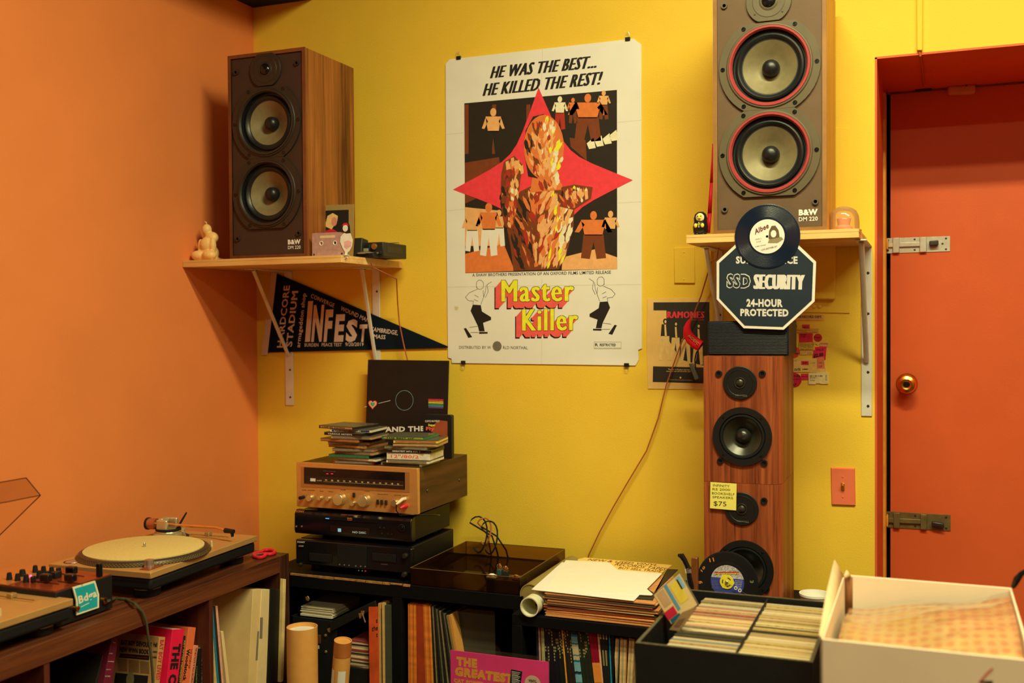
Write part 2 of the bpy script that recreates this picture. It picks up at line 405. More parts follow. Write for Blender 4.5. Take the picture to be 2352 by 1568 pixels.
# ------------------------------------------------------------------ wall shelves on steel brackets
PLY = wood('pale_plywood', (196, 140, 66), (226, 178, 96), (.12, 1, 1), 30, .5)
BRK = mat('bracket_cream_enamel', (206, 196, 160), .4, .2, var=.05)
def shelf(label, x0, x1, yf, z0, z1, legs):
    t = thing('wall_shelf', ((x0 + x1) / 2, -.005, z0), label, 'shelf')
    b = MB()
    for k in range(3):                                      # plywood plies along the edge
        a = z0 + (z1 - z0) * k / 3; e = 0.0006 if k == 1 else 0
        b.box((x0 + e, yf + e, a), (x1 - e, -.0005, a + (z1 - z0) / 3), PLY)
    b.build('board', t)
    for lx, zb, ya, zw, w in legs:
        br = MB().box((lx - w / 2, -.004, zb), (lx + w / 2, -.0005, z0 - .0005), BRK).build('bracket', t, bevel=.001)
        MB().box((lx - w / 2, ya - .03, z0 - .004), (lx + w / 2, -.002, z0 - .0004), BRK).build('arm', br, bevel=.001)
        MB().tube([(lx, ya, z0 - .006), (lx, -.008, zw)], .0075, BRK, 8, .7).build('brace', br)
        for zz in (zb + .03, zb + .13, z0 - .08, z0 - .2):
            if zz < z0 - .03: MB().lathe(WB, (lx + .004, zz), [(.0042, .004), (.003, .006), (.0001, .0062)], DARKMETAL, 10).build('screw', br)
        MB().lathe(Fr((lx, ya + .02, z0 - .004), (1, 0, 0), (0, -1, 0)), (0, 0), [(.0042, 0), (.003, .002), (.0001, .0022)], DARKMETAL, 10).build('screw', br)
    return t
ZSL0, ZSL1 = 1.690, 1.7125
shelf('pale plywood wall shelf on cream brackets against the orange wall', .001, .612, -.412, ZSL0, ZSL1,
      [(.142, 1.199, -.215, 1.383, .034), (.507, 1.22, -.10, 1.36, .030)])
ZSR0, ZSR1 = 1.7165, 1.7395
shelf('pale plywood wall shelf on cream brackets near the door', 1.692, 2.152, -.352, ZSR0, ZSR1,
      [(1.716, 1.33, -.19, 1.501, .026), (2.152, 1.214, -.25, 1.375, .030)])

# ------------------------------------------------------------------ two tall bookshelf loudspeakers
CONE = mat('cone_grey', (116, 103, 62), .42, .15, var=.08, scale=60)
RUB = mat('rubber_surround', (20, 22, 20), .4, spec=.5, var=.05)
def big_speaker(x0, x1, yf, zb, dep, h, label, side, edge, baffle, frame, ring, zf, k):
    """front at yf facing the room; k scales the driver layout"""
    t = thing('loudspeaker', ((x0 + x1) / 2, yf + dep / 2, zb), label, 'speaker', 'pair of tall wood-cased speakers')
    F_ = FY(yf); e = .011
    c = MB()
    for a, b in (((x0, yf, zb), (x0 + e, yf + dep, zb + h)), ((x1 - e, yf, zb), (x1, yf + dep, zb + h)), ((x0 + e, yf, zb), (x1 - e, yf + dep, zb + e)), ((x0 + e, yf, zb + h - e), (x1 - e, yf + dep, zb + h)), ((x0 + e, yf + dep - .012, zb + e), (x1 - e, yf + dep, zb + h - e))):
        c.box(a, b, side)
    c.build('cabinet', t, bevel=.0012)
    r = MB()
    for a, b, c0, d in ((x0 - .0004, x0 + e, zb - .0003, zb + h + .0004), (x1 - e, x1 + .0004, zb - .0003, zb + h + .0004), (x0 + e, x1 - e, zb - .0003, zb + e), (x0 + e, x1 - e, zb + h - e, zb + h + .0004)):
        r.box((a, yf - .0006, c0), (b, yf + .004, d), edge)
    r.build('front_edging', t)
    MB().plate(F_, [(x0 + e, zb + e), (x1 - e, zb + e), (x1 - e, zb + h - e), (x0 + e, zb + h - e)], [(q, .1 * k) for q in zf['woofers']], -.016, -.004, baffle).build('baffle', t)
    for (cx, cz) in zf['woofers']:
        P = lambda prof: [(r_ * k, w_ * k) for r_, w_ in prof]
        fl = .1145 * k; pts = []
        for i in range(48):
            a = 2 * math.pi * i / 48; pts.append((cx + .132 * k * math.cos(a), cz + max(-fl, min(fl, .132 * k * math.sin(a)))))
        w = MB()
        w.plate(F_, pts, [((cx, cz), .1 * k)], -.004, .003, frame)
        w.ring(F_, (cx, cz), P([(.113, .003), (.111, .0065), (.107, .007), (.104, .002)]), frame, 48)
        wf = w.build('woofer', t, bevel=.0008)
        MB().ring(F_, (cx, cz), P([(.1075, .0035), (.1055, .009), (.1005, .009), (.0965, .0028)]), ring, 48).build('trim_ring', wf)
        MB().lathe_open(F_, (cx, cz), P([(.0975, .004), (.0955, -.012), (.091, -.012), (.0885, -.0065), (.0835, -.004), (.079, -.0065), (.0745, -.012), (.071, -.0125)]), RUB, 48).build('surround', wf)
        MB().lathe_open(F_, (cx, cz), P([(.0715, -.0122), (.055, -.022), (.04, -.0305), (.025, -.0385), (.0001, -.0385)]), CONE, 48).build('cone', wf)
        MB().lathe(F_, (cx, cz), P([(.0235, -.0385), (.0235, -.031), (.022, -.022), (.018, -.0145), (.011, -.0100), (.0001, -.0085)]), mat('dust_cap', (20, 20, 18), .38, spec=.5), 32).build('dust_cap', wf)
        for a in (0, 57, 123, 180, 237, 303):
            q = (cx + .1222 * k * math.cos(R(a)), cz + .1222 * k * math.sin(R(a)))
            MB().ring(F_, q, [(.0062, .003), (.0058, .0046), (.0036, .0046), (.003, .0032)], BLACKG, 14).lathe(F_, q, [(.0032, .0034), (.0001, .0036)], BLACKG, 10).build('screw', wf)
    cx, cz = zf['tweeter']
    pts = []
    for i in range(40):
        a = 2 * math.pi * i / 40; pts.append((cx + .059 * k * math.cos(a), cz + max(-.052 * k, min(.052 * k, .059 * k * math.sin(a)))))
    w = MB(); w.prism(F_, pts, -.004, .003, frame); w.ring(F_, (cx, cz), [(.044, .003), (.043, .0042), (.026, .0036), (.022, .0062), (.0185, .0062), (.0185, .003)], frame, 32)
    tw = w.build('tweeter', t, bevel=.0008)
    MB().lathe(F_, (cx, cz), [(.0185, .003), (.016, .008), (.01, .0115), (.0001, .0128)], BLACKG, 24).build('dome', tw)
    for g in (45, 135, 225, 315): MB().lathe(F_, (cx + .052 * math.cos(R(g)), cz + .046 * math.sin(R(g))), [(.003, .003), (.0025, .004), (.0001, .0042)], DARKMETAL, 8).build('screw', tw)
    for q in zf['pegs']:
        MB().ring(F_, q, [(.009, -.0042), (.0085, .0015), (.005, .0015), (.0045, -.0038)], frame, 16).lathe(F_, q, [(.0045, -.0036), (.0001, -.0036)], BLACKG, 10).build('grille_peg', t)
    lt = MB()
    for s, a, b, c_, bo in zf['text']: lt.text(F_, s, a, b, c_, WHITEINK, -.0034, bo, px=False)
    lt.build('lettering', t)
    return t
YSR = -.335
HSP, WSP, DSP = .668, .297, .30
def layout(x0, zb, k):
    g = lambda a, b: (x0 + a * k, zb + b * k)
    return dict(woofers=[g(.1485, .440), g(.1475, .2105)], tweeter=g(.1475, .610), pegs=[g(.03, .066), g(.266, .076), g(.03, .612), g(.265, .62)],
                text=[('B&W', g(.2235, .0415), g(.2715, .0415), g(.2235, .0575), .05), ('DM 220', g(.2235, .0265), g(.2715, .0265), g(.2235, .0375), .012)])
SIDEL = wood('walnut_veneer', (70, 34, 12), (156, 92, 34), (1, 1, .035), 38, .45, 5.0)
SIDER = wood('golden_veneer', (176, 116, 38), (206, 146, 54), (1, 1, .05), 40, .45)
EDGEL = wood('walnut_edge', (84, 42, 18), (118, 62, 28), (.3, 1, .3), 30, .5)
EDGER = wood('golden_edge', (118, 78, 34), (146, 100, 46), (.3, 1, .3), 30, .5)
BAFL = mat('baffle_brown_dark', (56, 37, 25), .6, var=.06, bump=.1, bscale=500)  # same baffle brown, darkened because this speaker gets less light
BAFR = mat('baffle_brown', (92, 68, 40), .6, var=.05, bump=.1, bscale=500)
FRL = mat('driver_frame_dark', (40, 32, 22), .42, spec=.5, var=.05)
FRR = mat('driver_frame_olive', (86, 74, 46), .45, spec=.4, var=.06)
RINGR = mat('red_rubber_ring', (150, 52, 44), .4, var=.08)
xl = FY(-.39).px(523, 125)[0]
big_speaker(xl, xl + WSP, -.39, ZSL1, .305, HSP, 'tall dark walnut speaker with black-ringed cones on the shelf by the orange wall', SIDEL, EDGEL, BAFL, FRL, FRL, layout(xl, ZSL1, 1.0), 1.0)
xr = 1.7655
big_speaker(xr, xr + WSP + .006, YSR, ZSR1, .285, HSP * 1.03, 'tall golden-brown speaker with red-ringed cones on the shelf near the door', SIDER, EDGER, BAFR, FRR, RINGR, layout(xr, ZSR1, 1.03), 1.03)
# ------------------------------------------------------------------ things on the wall: film poster, clips, pennant
t = thing('wall_poster', WB.p(*WB.px(1250, 838)), 'large white film poster with red star and yellow block title on the yellow wall', 'poster')
PF = FY(-.0035); z7 = zoom(1000, 60, 3.824); z8 = zoom(1000, 460, 3.824)
q = PF.pxs([(1033, 136.5), (1240, 113), (1456.3, 88.8), (1462, 94), (1473, 102), (1474.3, 800), (1466, 803), (1467, 826), (1460, 839), (1038, 833.2), (1037, 823), (1029.5, 821), (1025, 470), (1023.6, 147)])
MB().prism(PF, q, -.002, .0006, PAPER).build('sheet', t)
C = lambda n, c: mat('print_' + n, c, .6, spec=.3, var=.08, scale=60)
PK, PR, PY, PO, PB, PT, PD, PC = C('near_black', (38, 30, 20)), C('star_red', (226, 56, 56)), C('yellow', (236, 214, 40)), C('orange', (206, 110, 46)), C('brown', (112, 54, 22)), C('tan', (216, 156, 86)), C('dark_red', (160, 44, 26)), C('pale', (236, 206, 150))
REDB = C('title_red', (222, 84, 66)); GREYINK = C('grey', (120, 110, 80))
m = MB()
A7 = lambda *p: [PF.px(*z7(*a)) for a in p]
A8 = lambda *p: [PF.px(*z8(*a)) for a in p]
# generic picture block: dark scene, floor, patches of warm figures, no likeness
m.flat(PF, PF.pxs([(1066.7, 237.3), (1417.2, 206.5), (1417.8, 618), (1069, 627)]), .0010, PK)
m.flat(PF, A8((262, 470), (600, 380), (700, 620), (265, 636)), .0012, PO); m.flat(PF, A8((262, 60), (560, 90), (600, 400), (262, 400)), .0011, PT)
m.flat(PF, A8((1120, 500), (1400, 430), (1597, 500), (1597, 604), (1110, 612)), .0012, PT)
m.flat(PF, A7((260, 1200), (560, 1150), (600, 1400), (260, 1560)), .0012, PB); m.flat(PF, A7((1180, 980), (1320, 1000), (1330, 1180), (1190, 1060)), .0012, PB)
for x in (258, 500, 800): m.flat(PF, A7((x, 690), (x + 35, 688), (x + 35, 1120), (x, 1125)), .0012, PB)
def figure(S, cx, cy, h, skin, trousers, w=.0014, fat=1.0):           # plain standing figure without features
    b = h * .16 * fat; o = lambda *p: [PF.px(*S(*a)) for a in p]
    m.flat(PF, o((cx - b, cy - h * .30), (cx + b, cy - h * .30), (cx + b * .7, cy + h * .02), (cx - b * .7, cy + h * .02)), w, skin)
    m.flat(PF, o((cx - b * .8, cy), (cx + b * .8, cy), (cx + b * 1.0, cy + h * .48), (cx + b * .25, cy + h * .5), (cx, cy + h * .15), (cx - b * .3, cy + h * .5), (cx - b * 1.0, cy + h * .48)), w, trousers)
    c0 = PF.px(*S(cx, cy - h * .39)); rr = h * .07 / 3.824 / 690
    m.ell(PF, c0, rr, rr * 1.25, w + .0001, skin, 16)
    m.flat(PF, o((cx - b, cy - h * .28), (cx - b * 1.5, cy - h * .05), (cx - b * 1.15, cy - h * .04), (cx - b * .7, cy - h * .2)), w, skin)
    m.flat(PF, o((cx + b, cy - h * .28), (cx + b * 1.5, cy - h * .05), (cx + b * 1.15, cy - h * .04), (cx + b * .7, cy - h * .2)), w, skin)
figure(z8, 325, 260, 380, PT, WHITEINK); figure(z8, 470, 250, 480, PO, WHITEINK); figure(z8, 560, 240, 330, PT, WHITEINK, .0013)
figure(z8, 1390, 300, 430, PO, PB, fat=1.6); figure(z8, 1540, 250, 330, PT, PK)
figure(z7, 510, 920, 420, PT, PK); figure(z7, 1095, 760, 300, PC, PD); figure(z7, 1340, 800, 430, PO, PB, fat=1.7); figure(z7, 1480, 690, 260, PT, PB); figure(z7, 1210, 740, 230, PO, PB)
for a in ((1330, 1030), (1400, 1010), (1470, 990), (1530, 960)): m.flat(PF, A7((a[0], a[1]), (a[0] + 60, a[1] - 50), (a[0] + 80, a[1] + 40), (a[0] + 20, a[1] + 50)), .0014, PC)
m.flat(PF, A7((1345, 1100), (1500, 1080), (1590, 1140), (1590, 1330), (1400, 1250)), .0013, PK)
# four-pointed star
st = []
P4 = [PF.px(1237.4, 201.2), PF.px(1453.7, 413.5), PF.px(1262, 640), PF.px(1041, 435.2)]; cc = (sum(p[0] for p in P4) / 4, sum(p[1] for p in P4) / 4)
for i in range(4):
    a, b = P4[i], P4[(i + 1) % 4]
    for j in range(8):
        s = j / 8; k = .66 * 4 * s * (1 - s) * .5
        x = a[0] + (b[0] - a[0]) * s; y = a[1] + (b[1] - a[1]) * s
        st.append((x + (cc[0] - x) * k, y + (cc[1] - y) * k))
m.flat(PF, [p for p in st if p[1] > PF.px(1250, 500)[1] - .0] + [], .0016, PR)
# plain warm-toned bust with raised arms made of loose brush strokes, no features
random.seed(5)
def inside(pl, x, y):
    r_ = False
    for i in range(len(pl)):
        (x1_, y1_), (x2_, y2_) = pl[i - 1], pl[i]
        if (y1_ > y) != (y2_ > y) and x < (x2_ - x1_) * (y - y1_) / (y2_ - y1_) + x1_: r_ = not r_
    return r_
lay = [.0018]
def strokes(pl, n, pick, ln, wd, ang, base=None):
    if base: m.flat(PF, PF.pxs(pl), lay[0], base); lay[0] += 1e-5
    xs_ = [p_[0] for p_ in pl]; ys_ = [p_[1] for p_ in pl]; k = 0
    while k < n:
        x, y = random.uniform(min(xs_), max(xs_)), random.uniform(min(ys_), max(ys_))
        a_ = ang(x, y) + random.uniform(-.35, .35); l = ln * random.uniform(.5, 1.2); w_ = wd * random.uniform(.5, 1.2)
        dx, dy = math.cos(a_), math.sin(a_)
        if not (inside(pl, x, y) and inside(pl, x + dx * l / 2, y + dy * l / 2) and inside(pl, x - dx * l / 2, y - dy * l / 2)): k += .12; continue
        k += 1; q_ = [(x - dx * l / 2, y - dy * l / 2), (x - dx * l * .2 - dy * w_ / 2, y - dy * l * .2 + dx * w_ / 2), (x + dx * l * .25 - dy * w_ / 2, y + dy * l * .25 + dx * w_ / 2), (x + dx * l / 2, y + dy * l / 2), (x + dx * l * .25 + dy * w_ / 2, y + dy * l * .25 - dx * w_ / 2), (x - dx * l * .2 + dy * w_ / 2, y - dy * l * .2 - dx * w_ / 2)]
        m.flat(PF, PF.pxs(q_), lay[0], pick(x, y)); lay[0] += 2e-6
def warm(x0_, x1_):
    def f_(x, y):
        s_ = (x - x0_) / (x1_ - x0_) + random.uniform(-.28, .28)
        return PK if s_ < .2 else (PB if s_ < .38 else (random.choice([PD, PO]) if s_ < .6 else (random.choice([PO, PT, PT]) if s_ < .85 else random.choice([PC, PT, PY]))))
    return f_
torso = [(1160, 480), (1195, 440), (1225, 425), (1285, 428), (1320, 470), (1318, 520), (1300, 590), (1284, 618), (1180, 622), (1172, 560), (1164, 520)]
strokes(torso, 330, warm(1165, 1305), 38, 8, lambda x, y: 1.2 if x < 1230 else 1.9, PB)
strokes([(1278, 432), (1320, 424), (1362, 430), (1358, 456), (1318, 482), (1285, 474)], 70, warm(1270, 1345), 20, 6, lambda x, y: 1.3, PB)
strokes([(1225, 398), (1282, 392), (1290, 436), (1218, 442)], 16, warm(1218, 1285), 26, 9, lambda x, y: 1.4, PO)
strokes([(1150, 470), (1152, 400), (1158, 372), (1182, 358), (1203, 382), (1196, 412), (1190, 462), (1178, 530), (1160, 520)], 110, warm(1146, 1195), 26, 7, lambda x, y: 1.5, PB)
hd = [(1250 + 46 * math.cos(i * math.pi / 14), 338 + 74 * math.sin(i * math.pi / 14)) for i in range(28)]
strokes([(1205, 350), (1208, 300), (1225, 268), (1250, 262), (1240, 300), (1228, 360), (1236, 410), (1214, 405)], 1, lambda x, y: PK, 20, 8, lambda x, y: 1.5, PK)
strokes(hd, 190, warm(1190, 1275), 26, 7, lambda x, y: 1.57 + (x - 1250) * .012, PO)
for x, y in ((1166, 372), (1178, 364), (1190, 370), (1199, 382), (1320, 440), (1334, 436), (1347, 440)): m.flat(PF, PF.pxs([(x - 4, y), (x + 3, y - 3), (x + 5, y + 16), (x - 2, y + 19)]), .0031, PT)
m.build('picture_print', t)
m = MB()
m.strike(PF, 'HE WAS THE BEST...', (1127, 180), (1368, 155.5), (1135, 152), INK, .0010, .0028)
m.strike(PF, 'HE KILLED THE REST!', (1110, 220.5), (1376, 194), (1118, 191.5), INK, .0010, .0028)
m.text(PF, 'A SHAW BROTHERS PRESENTATION OF AN OXFORD FILMS LIMITED RELEASE', (1085, 635), (1403.5, 628.5), (1085, 628), INK, .0010, .01)
m.text(PF, 'DISTRIBUTED BY W', (1054.9, 800.7), (1128, 801), (1054.9, 794), INK, .0010, .0)
m.text(PF, 'RLD NORTHAL', (1155.6, 801.3), (1212.3, 802), (1155.6, 794.2), INK, .0010, .0)
m.ell(PF, PF.px(1142, 794.8), .0165, .0172, .0010, GREYINK, 24)
for i in range(7): m.line(PF, [PF.px(1131.5 + abs(i - 3), 787 + i * 2.6), PF.px(1152.5 - abs(i - 3), 787.3 + i * 2.6)], .0007, .0012, INK)
m.line(PF, A8((1395, 1243), (1632, 1243), (1632, 1303), (1395, 1303), (1395, 1243)), .0008, .0010, GREYINK)
m.text(PF, 'R', z8(1403, 1281), z8(1430, 1281), z8(1403, 1254), INK, .0010, .02); m.text(PF, 'RESTRICTED', z8(1445, 1280), z8(1585, 1281), z8(1445, 1256), INK, .0010, .03)
m.text(PF, 'Under 17 requires accompanying Parent or Adult Guardian', z8(1400, 1299), z8(1628, 1299), z8(1400, 1290), GREYINK, .0010)
for word, BL, BR, TL in (('Master', (588, 888), (1212, 883), (588, 697)), ('Killer', (770, 1144), (1247, 1138), (770, 952))):
    for i in range(9, 0, -1):
        o = (-58 * i / 9, 66 * i / 9)
        g = lambda p: z8(p[0] + o[0], p[1] + o[1])
        m.strike(PF, word, g(BL), g(BR), g(TL), INK if i == 9 else REDB, .0010 + (9 - i) * 2e-5, .0042 if i == 9 else .0034, .0014 if i == 9 else 0)
    m.strike(PF, word, z8(*BL), z8(*BR), z8(*TL), INK, .0013, .0042, .0014); m.strike(PF, word, z8(*BL), z8(*BR), z8(*TL), PY, .0015, .0030)
m.build('lettering', t)
for mir in (False, True):                                   # a small kneeling figure in dark trousers each side
    m = MB()
    def K(*p): return A8(*[((x if not mir else 1840 - x + 5), y - (28 if mir else 0) + (0 if not mir else 0)) for x, y in p])
    m.flat(PF, K((330, 915), (400, 920), (410, 975), (490, 1025), (490, 1050), (420, 1075), (435, 1150), (385, 1150), (375, 1105), (310, 970)), .0010, INK)
    m.flat(PF, K((250, 1125), (270, 1120), (325, 1200), (290, 1208)), .0010, INK); m.flat(PF, K((385, 1155), (460, 1155), (460, 1170), (385, 1172)), .0010, INK)
    for ln in ([(370, 780), (300, 810), (265, 850), (290, 880), (335, 885), (330, 915)], [(420, 790), (425, 850), (400, 915)], [(440, 855), (465, 800), (455, 740), (495, 715)], [(425, 850), (440, 800), (448, 745)], [(300, 1115), (375, 1105)], [(310, 1160), (380, 1160)], [(345, 830), (380, 850)], [(340, 870), (375, 885)], [(362, 770), (362, 720), (380, 700), (405, 702), (424, 725), (422, 765), (400, 782), (375, 778), (362, 760)]):
        m.line(PF, K(*ln), .0013, .0010, INK)
    m.build('kneeling_figure', t)
CR = mat('paper_crease', (196, 186, 146), .75, var=.05)
for a, b in (((1025, 309), (1066, 305)), ((1418, 281), (1474, 276)), ((1027, 484), (1068, 480)), ((1418, 466), (1474, 463)), ((1028, 659), (1474, 653)), ((1246, 113), (1244, 200)), ((1245, 640), (1244, 835))):
    MB().line(PF, [PF.px(*a), PF.px(*b)], .0014, .0009, CR).build('fold_crease', t)
MB().flat(PF, A8((168, 930), (205, 935), (195, 965), (172, 962)), .0009, mat('tape_stain', (196, 176, 116), .7)).build('tape_stain', t)
CLIPM = mat('clip_black', (24, 22, 18), .4)
for i, (x, y, up) in enumerate(((1053.7, 133, 1), (1442, 90, 1), (1064.5, 832, -1), (1439.5, 838, -1))):
    c = PF.px(x, y)
    t = thing('binder_clip', PF.p(c[0], c[1], 0), 'small black binder clip gripping the %s %s corner of the white film poster' % ('top' if up > 0 else 'bottom', 'left' if i % 2 == 0 else 'right'), 'binder clip', 'clips on the film poster')
    MB().prism(PF, [(c[0] - .008, c[1] - up * .006), (c[0] + .008, c[1] - up * .006), (c[0] + .008, c[1] + up * .006), (c[0] - .008, c[1] + up * .006)], -.0032, .004, CLIPM).build('body', t, bevel=.001)
    for s in (-1, 1):
        MB().tube([PF.p(c[0] + s * .006, c[1] + up * .005, .003), PF.p(c[0] + s * .007, c[1] + up * .014, .004), PF.p(c[0] + s * .003, c[1] + up * .022, .004), PF.p(c[0], c[1] + up * .016, .004)], .0006, STEEL, 5).build('handle', t)

# felt pennant
zp = zoom(400, 560, 3.5636); NF = FY(-.0065)
t = thing('pennant', NF.p(*NF.px(615, 812)), 'black felt pennant with cream lettering under the wooden shelf', 'pennant')
FELT = mat('black_felt', (16, 24, 28), .95, spec=.1, bump=.3, bscale=900); FELTL = mat('cream_felt', (204, 176, 138), .9, spec=.1, bump=.3, bscale=700)
MB().prism(NF, NF.pxs([zp(838, 240), zp(2240, 838), zp(2240, 850), zp(765, 888)]), -.0006, .0012, FELT).build('felt', t)
MB().prism(NF, NF.pxs([zp(797, 228), zp(843, 236), zp(766, 907), zp(717, 907)]), -.0006, .0022, FELTL).build('edge_strip', t)
m = MB(); T = lambda s, a, b, c, bold=.0, w=.0019: m.text(NF, s, zp(*a), zp(*b), zp(*c), FELTL, w, bold)
T('HARDCORE', (892, 848), (950, 340), (842, 848), .02); T('STADIUM', (966, 842), (1018, 385), (915, 842), .03); T('armageddon shop', (1032, 848), (1082, 405), (1000, 846), .015)
T('CONVERGE', (1118, 438), (1308, 522), (1128, 406), .0); T('WOUND MAN', (1362, 540), (1592, 645), (1374, 508), .0)
for ch, x0, x1 in (('I', 1073, 1113), ('N', 1123, 1208), ('F', 1224, 1285), ('E', 1310, 1385), ('S', 1402, 1495), ('T', 1510, 1575)):
    tp = 455 + ((x0 + x1) / 2 + 28 - 1105) * .433
    T(ch, (x0, 802), (x1, 800), (x0 + 28 * (800 - tp) / 345, tp), .05)
T('BURDEN', (1070, 840), (1183, 840), (1070, 812), .015); T('PEACE TEST', (1210, 838), (1375, 838), (1210, 810), .015); T('9/20/2019', (1403, 836), (1553, 835), (1403, 806), .01)
T('CAMBRIDGE,', (1606, 712), (1832, 746), (1612, 676), .02); T('MASS', (1633, 772), (1730, 780), (1638, 738), .02)
m.build('lettering', t)
# ------------------------------------------------------------------ small things on the left-hand shelf
zs = zoom(400, 460, 4.2)
WAX = mat('candle_wax', (224, 172, 92), .45, spec=.4, var=.06, scale=30)
def blob(mb, c, r, m, n=14, sc=(1, 1, 1)):
    vs = []; fs = []; k = n // 2
    for j in range(k + 1):
        th = math.pi * j / k
        for i in range(n):
            ph = 2 * math.pi * i / n
            vs.append((c[0] + r * sc[0] * math.sin(th) * math.cos(ph), c[1] + r * sc[1] * math.sin(th) * math.sin(ph), c[2] + r * sc[2] * math.cos(th)))
    for j in range(k):
        for i in range(n): fs.append([j * n + i, (j + 1) * n + i, (j + 1) * n + (i + 1) % n, j * n + (i + 1) % n])
    return mb.add(vs, fs, m)
bf = FY(-.345); a = bf.px(480, 600); bx, by, bz = a[0], -.345, ZSL1
t = thing('buddha_candle', (bx, by, bz), 'cream wax candle shaped as a seated round-bellied figure', 'candle')
s = .100 / .135
m = MB(); prof = [(.046, 0), (.05, .006), (.046, .014), (.036, .02)]
blob(m, (bx, by, bz + .026 * s * 1.3), .05 * s, WAX, 20, (1.0, .8, .85)); blob(m, (bx + .002, by - .012, bz + .058 * s * 1.25), .034 * s, WAX, 18, (1, .9, 1.05))
blob(m, (bx + .012, by, bz + .078), .026, WAX, 16, (1.0, .75, .8)); blob(m, (bx - .004, by - .004, bz + .105), .0175, WAX, 18, (.95, .95, 1.15))
blob(m, (bx - .024, by - .026, bz + .018), .02, WAX, 14, (1.3, 1, .85)); blob(m, (bx + .022, by - .026, bz + .018), .02, WAX, 14, (1.3, 1, .85))
blob(m, (bx - .02, by - .016, bz + .05), .013, WAX, 12, (.8, .9, 1.9)); blob(m, (bx + .028, by - .014, bz + .05), .014, WAX, 12, (.8, .9, 2.0))
m.box((bx - .036, by - .032, bz), (bx + .036, by + .03, bz + .01), WAX)
bo = m.build('body', t); md = bo.modifiers.new('remesh', 'REMESH'); md.mode = 'VOXEL'; md.voxel_size = .0022; md.use_smooth_shade = True
sm = bo.modifiers.new('smooth', 'SMOOTH'); sm.iterations = 3
MB().tube([(bx - .004, by - .004, bz + .122), (bx - .006, by - .004, bz + .131), (bx - .012, by - .004, bz + .133)], .0016, mat('wick', (222, 190, 120), .8), 6).build('wick', t)

# framed portrait photograph (plain stand-in), leaning on the speaker
G = FY(-.275); q = [G.px(*zs(*p)) for p in ((1390, 50), (1732, 36), (1720, 575), (1375, 575))]
t = thing('photo_card', (sum(p[0] for p in q) / 4, -.275, ZSL1), 'small portrait photograph in a tan card mount leaning on the walnut speaker', 'photograph')
q = [(p[0], max(p[1], ZSL1) if i > 1 else p[1]) for i, p in enumerate(q)]; q[2] = (q[2][0], ZSL1); q[3] = (q[3][0], ZSL1)
MB().prism(G, q, -.004, 0, mat('card_mount_olive', (150, 122, 60), .7)).build('mount', t)
m = MB(); m.flat(G, [G.px(*zs(*p)) for p in ((1440, 100), (1684, 90), (1684, 420), (1430, 420))], .0004, INK)
H = lambda *p: [G.px(*zs(*a_)) for a_ in p]
m.flat(G, H((1450, 300), (1520, 270), (1590, 310), (1600, 400), (1440, 400)), .0006, C('blouse', (190, 34, 46))); m.flat(G, H((1455, 250), (1480, 150), (1530, 122), (1580, 150), (1575, 200), (1520, 280)), .0007, C('blond', (226, 176, 96)))
m.ell(G, G.px(*zs(1545, 205)), .011, .015, .0009, C('skin', (206, 128, 92)), 18); m.build('portrait_print', t)
# clear-grey cassette
G = FY(-.39); x0 = G.px(*zs(1332, 500))[0]; x1 = G.px(*zs(1638, 500))[0]; zt = ZSL1 + (x1 - x0) * .635
t = thing('cassette_tape', ((x0 + x1) / 2, -.39, ZSL1), 'translucent grey-pink compact cassette standing at the shelf edge', 'cassette')
CAS = mat('cassette_shell', (166, 128, 106), .35, spec=.5, var=.12, scale=(80))
ca = MB().plate(G, rrect(x0, x1, ZSL1, zt, .003, 3), [((x0 + (x1 - x0) * .29, ZSL1 + (zt - ZSL1) * .55), .0075), ((x0 + (x1 - x0) * .72, ZSL1 + (zt - ZSL1) * .55), .0075)], -.009, 0, CAS, 20).build('shell', t)
MB().prism(G, [(x0 + .014, ZSL1), (x1 - .014, ZSL1), (x1 - .018, ZSL1 + .014), (x0 + .018, ZSL1 + .014)], 0, .0018, CAS).build('tape_window', t, bevel=.0006)
m = MB(); m.fbox(G, x0 + .03, x1 - .032, zt - .017, zt - .009, 0, .0003, CREAM)
for k in (.3, .72): m.ring(G, (x0 + (x1 - x0) * (k - .01 if k < .5 else k), ZSL1 + (zt - ZSL1) * .55), [(.0075, .0002), (.007, .001), (.0055, .001), (.005, -.003)], WHITEINK, 16)
m.build('label_and_hubs', t)
for cx_ in (x0 + .007, x1 - .007): MB().ring(G, (cx_, ZSL1 + .006), [(.003, .0002), (.0028, .001), (.0012, .001), (.001, 0)], DARKMETAL, 10).build('screw', t)
# paper doll on a stand
G = FY(-.392); H = lambda *p: [G.px(*zs(*a_)) for a_ in p]
base = G.px(*zs(1660, 560)); t = thing('paper_doll', (base[0], -.392, ZSL1), 'paper cut-out girl with black hair, red hairband and pale dress', 'paper doll')
m = MB(); DOLL = C('doll_white', (232, 210, 180)); PINK = C('doll_pink', (222, 160, 140))
m.prism(G, H((1605, 350), (1640, 312), (1700, 318), (1722, 380), (1715, 440), (1690, 490), (1672, 500), (1668, 540), (1685, 562), (1660, 550), (1640, 566), (1648, 500), (1625, 460), (1600, 400)), -.001, 0, DOLL).build('body', t)
m = MB(); m.prism(G, H((1612, 300), (1608, 240), (1640, 195), (1672, 198), (1692, 240), (1700, 316), (1660, 320)), -.001, .0002, INK).build('hair', t)
m = MB(); m.ell(G, G.px(*zs(1652, 268)), .0095, .011, .0006, DOLL, 18); m.flat(G, H((1618, 245), (1640, 218), (1670, 218), (1688, 245), (1655, 238)), .0008, C('hairband_red', (190, 30, 50)))
m.flat(G, H((1640, 400), (1680, 385), (1712, 400), (1702, 445), (1665, 470), (1640, 450)), .0004, PINK)
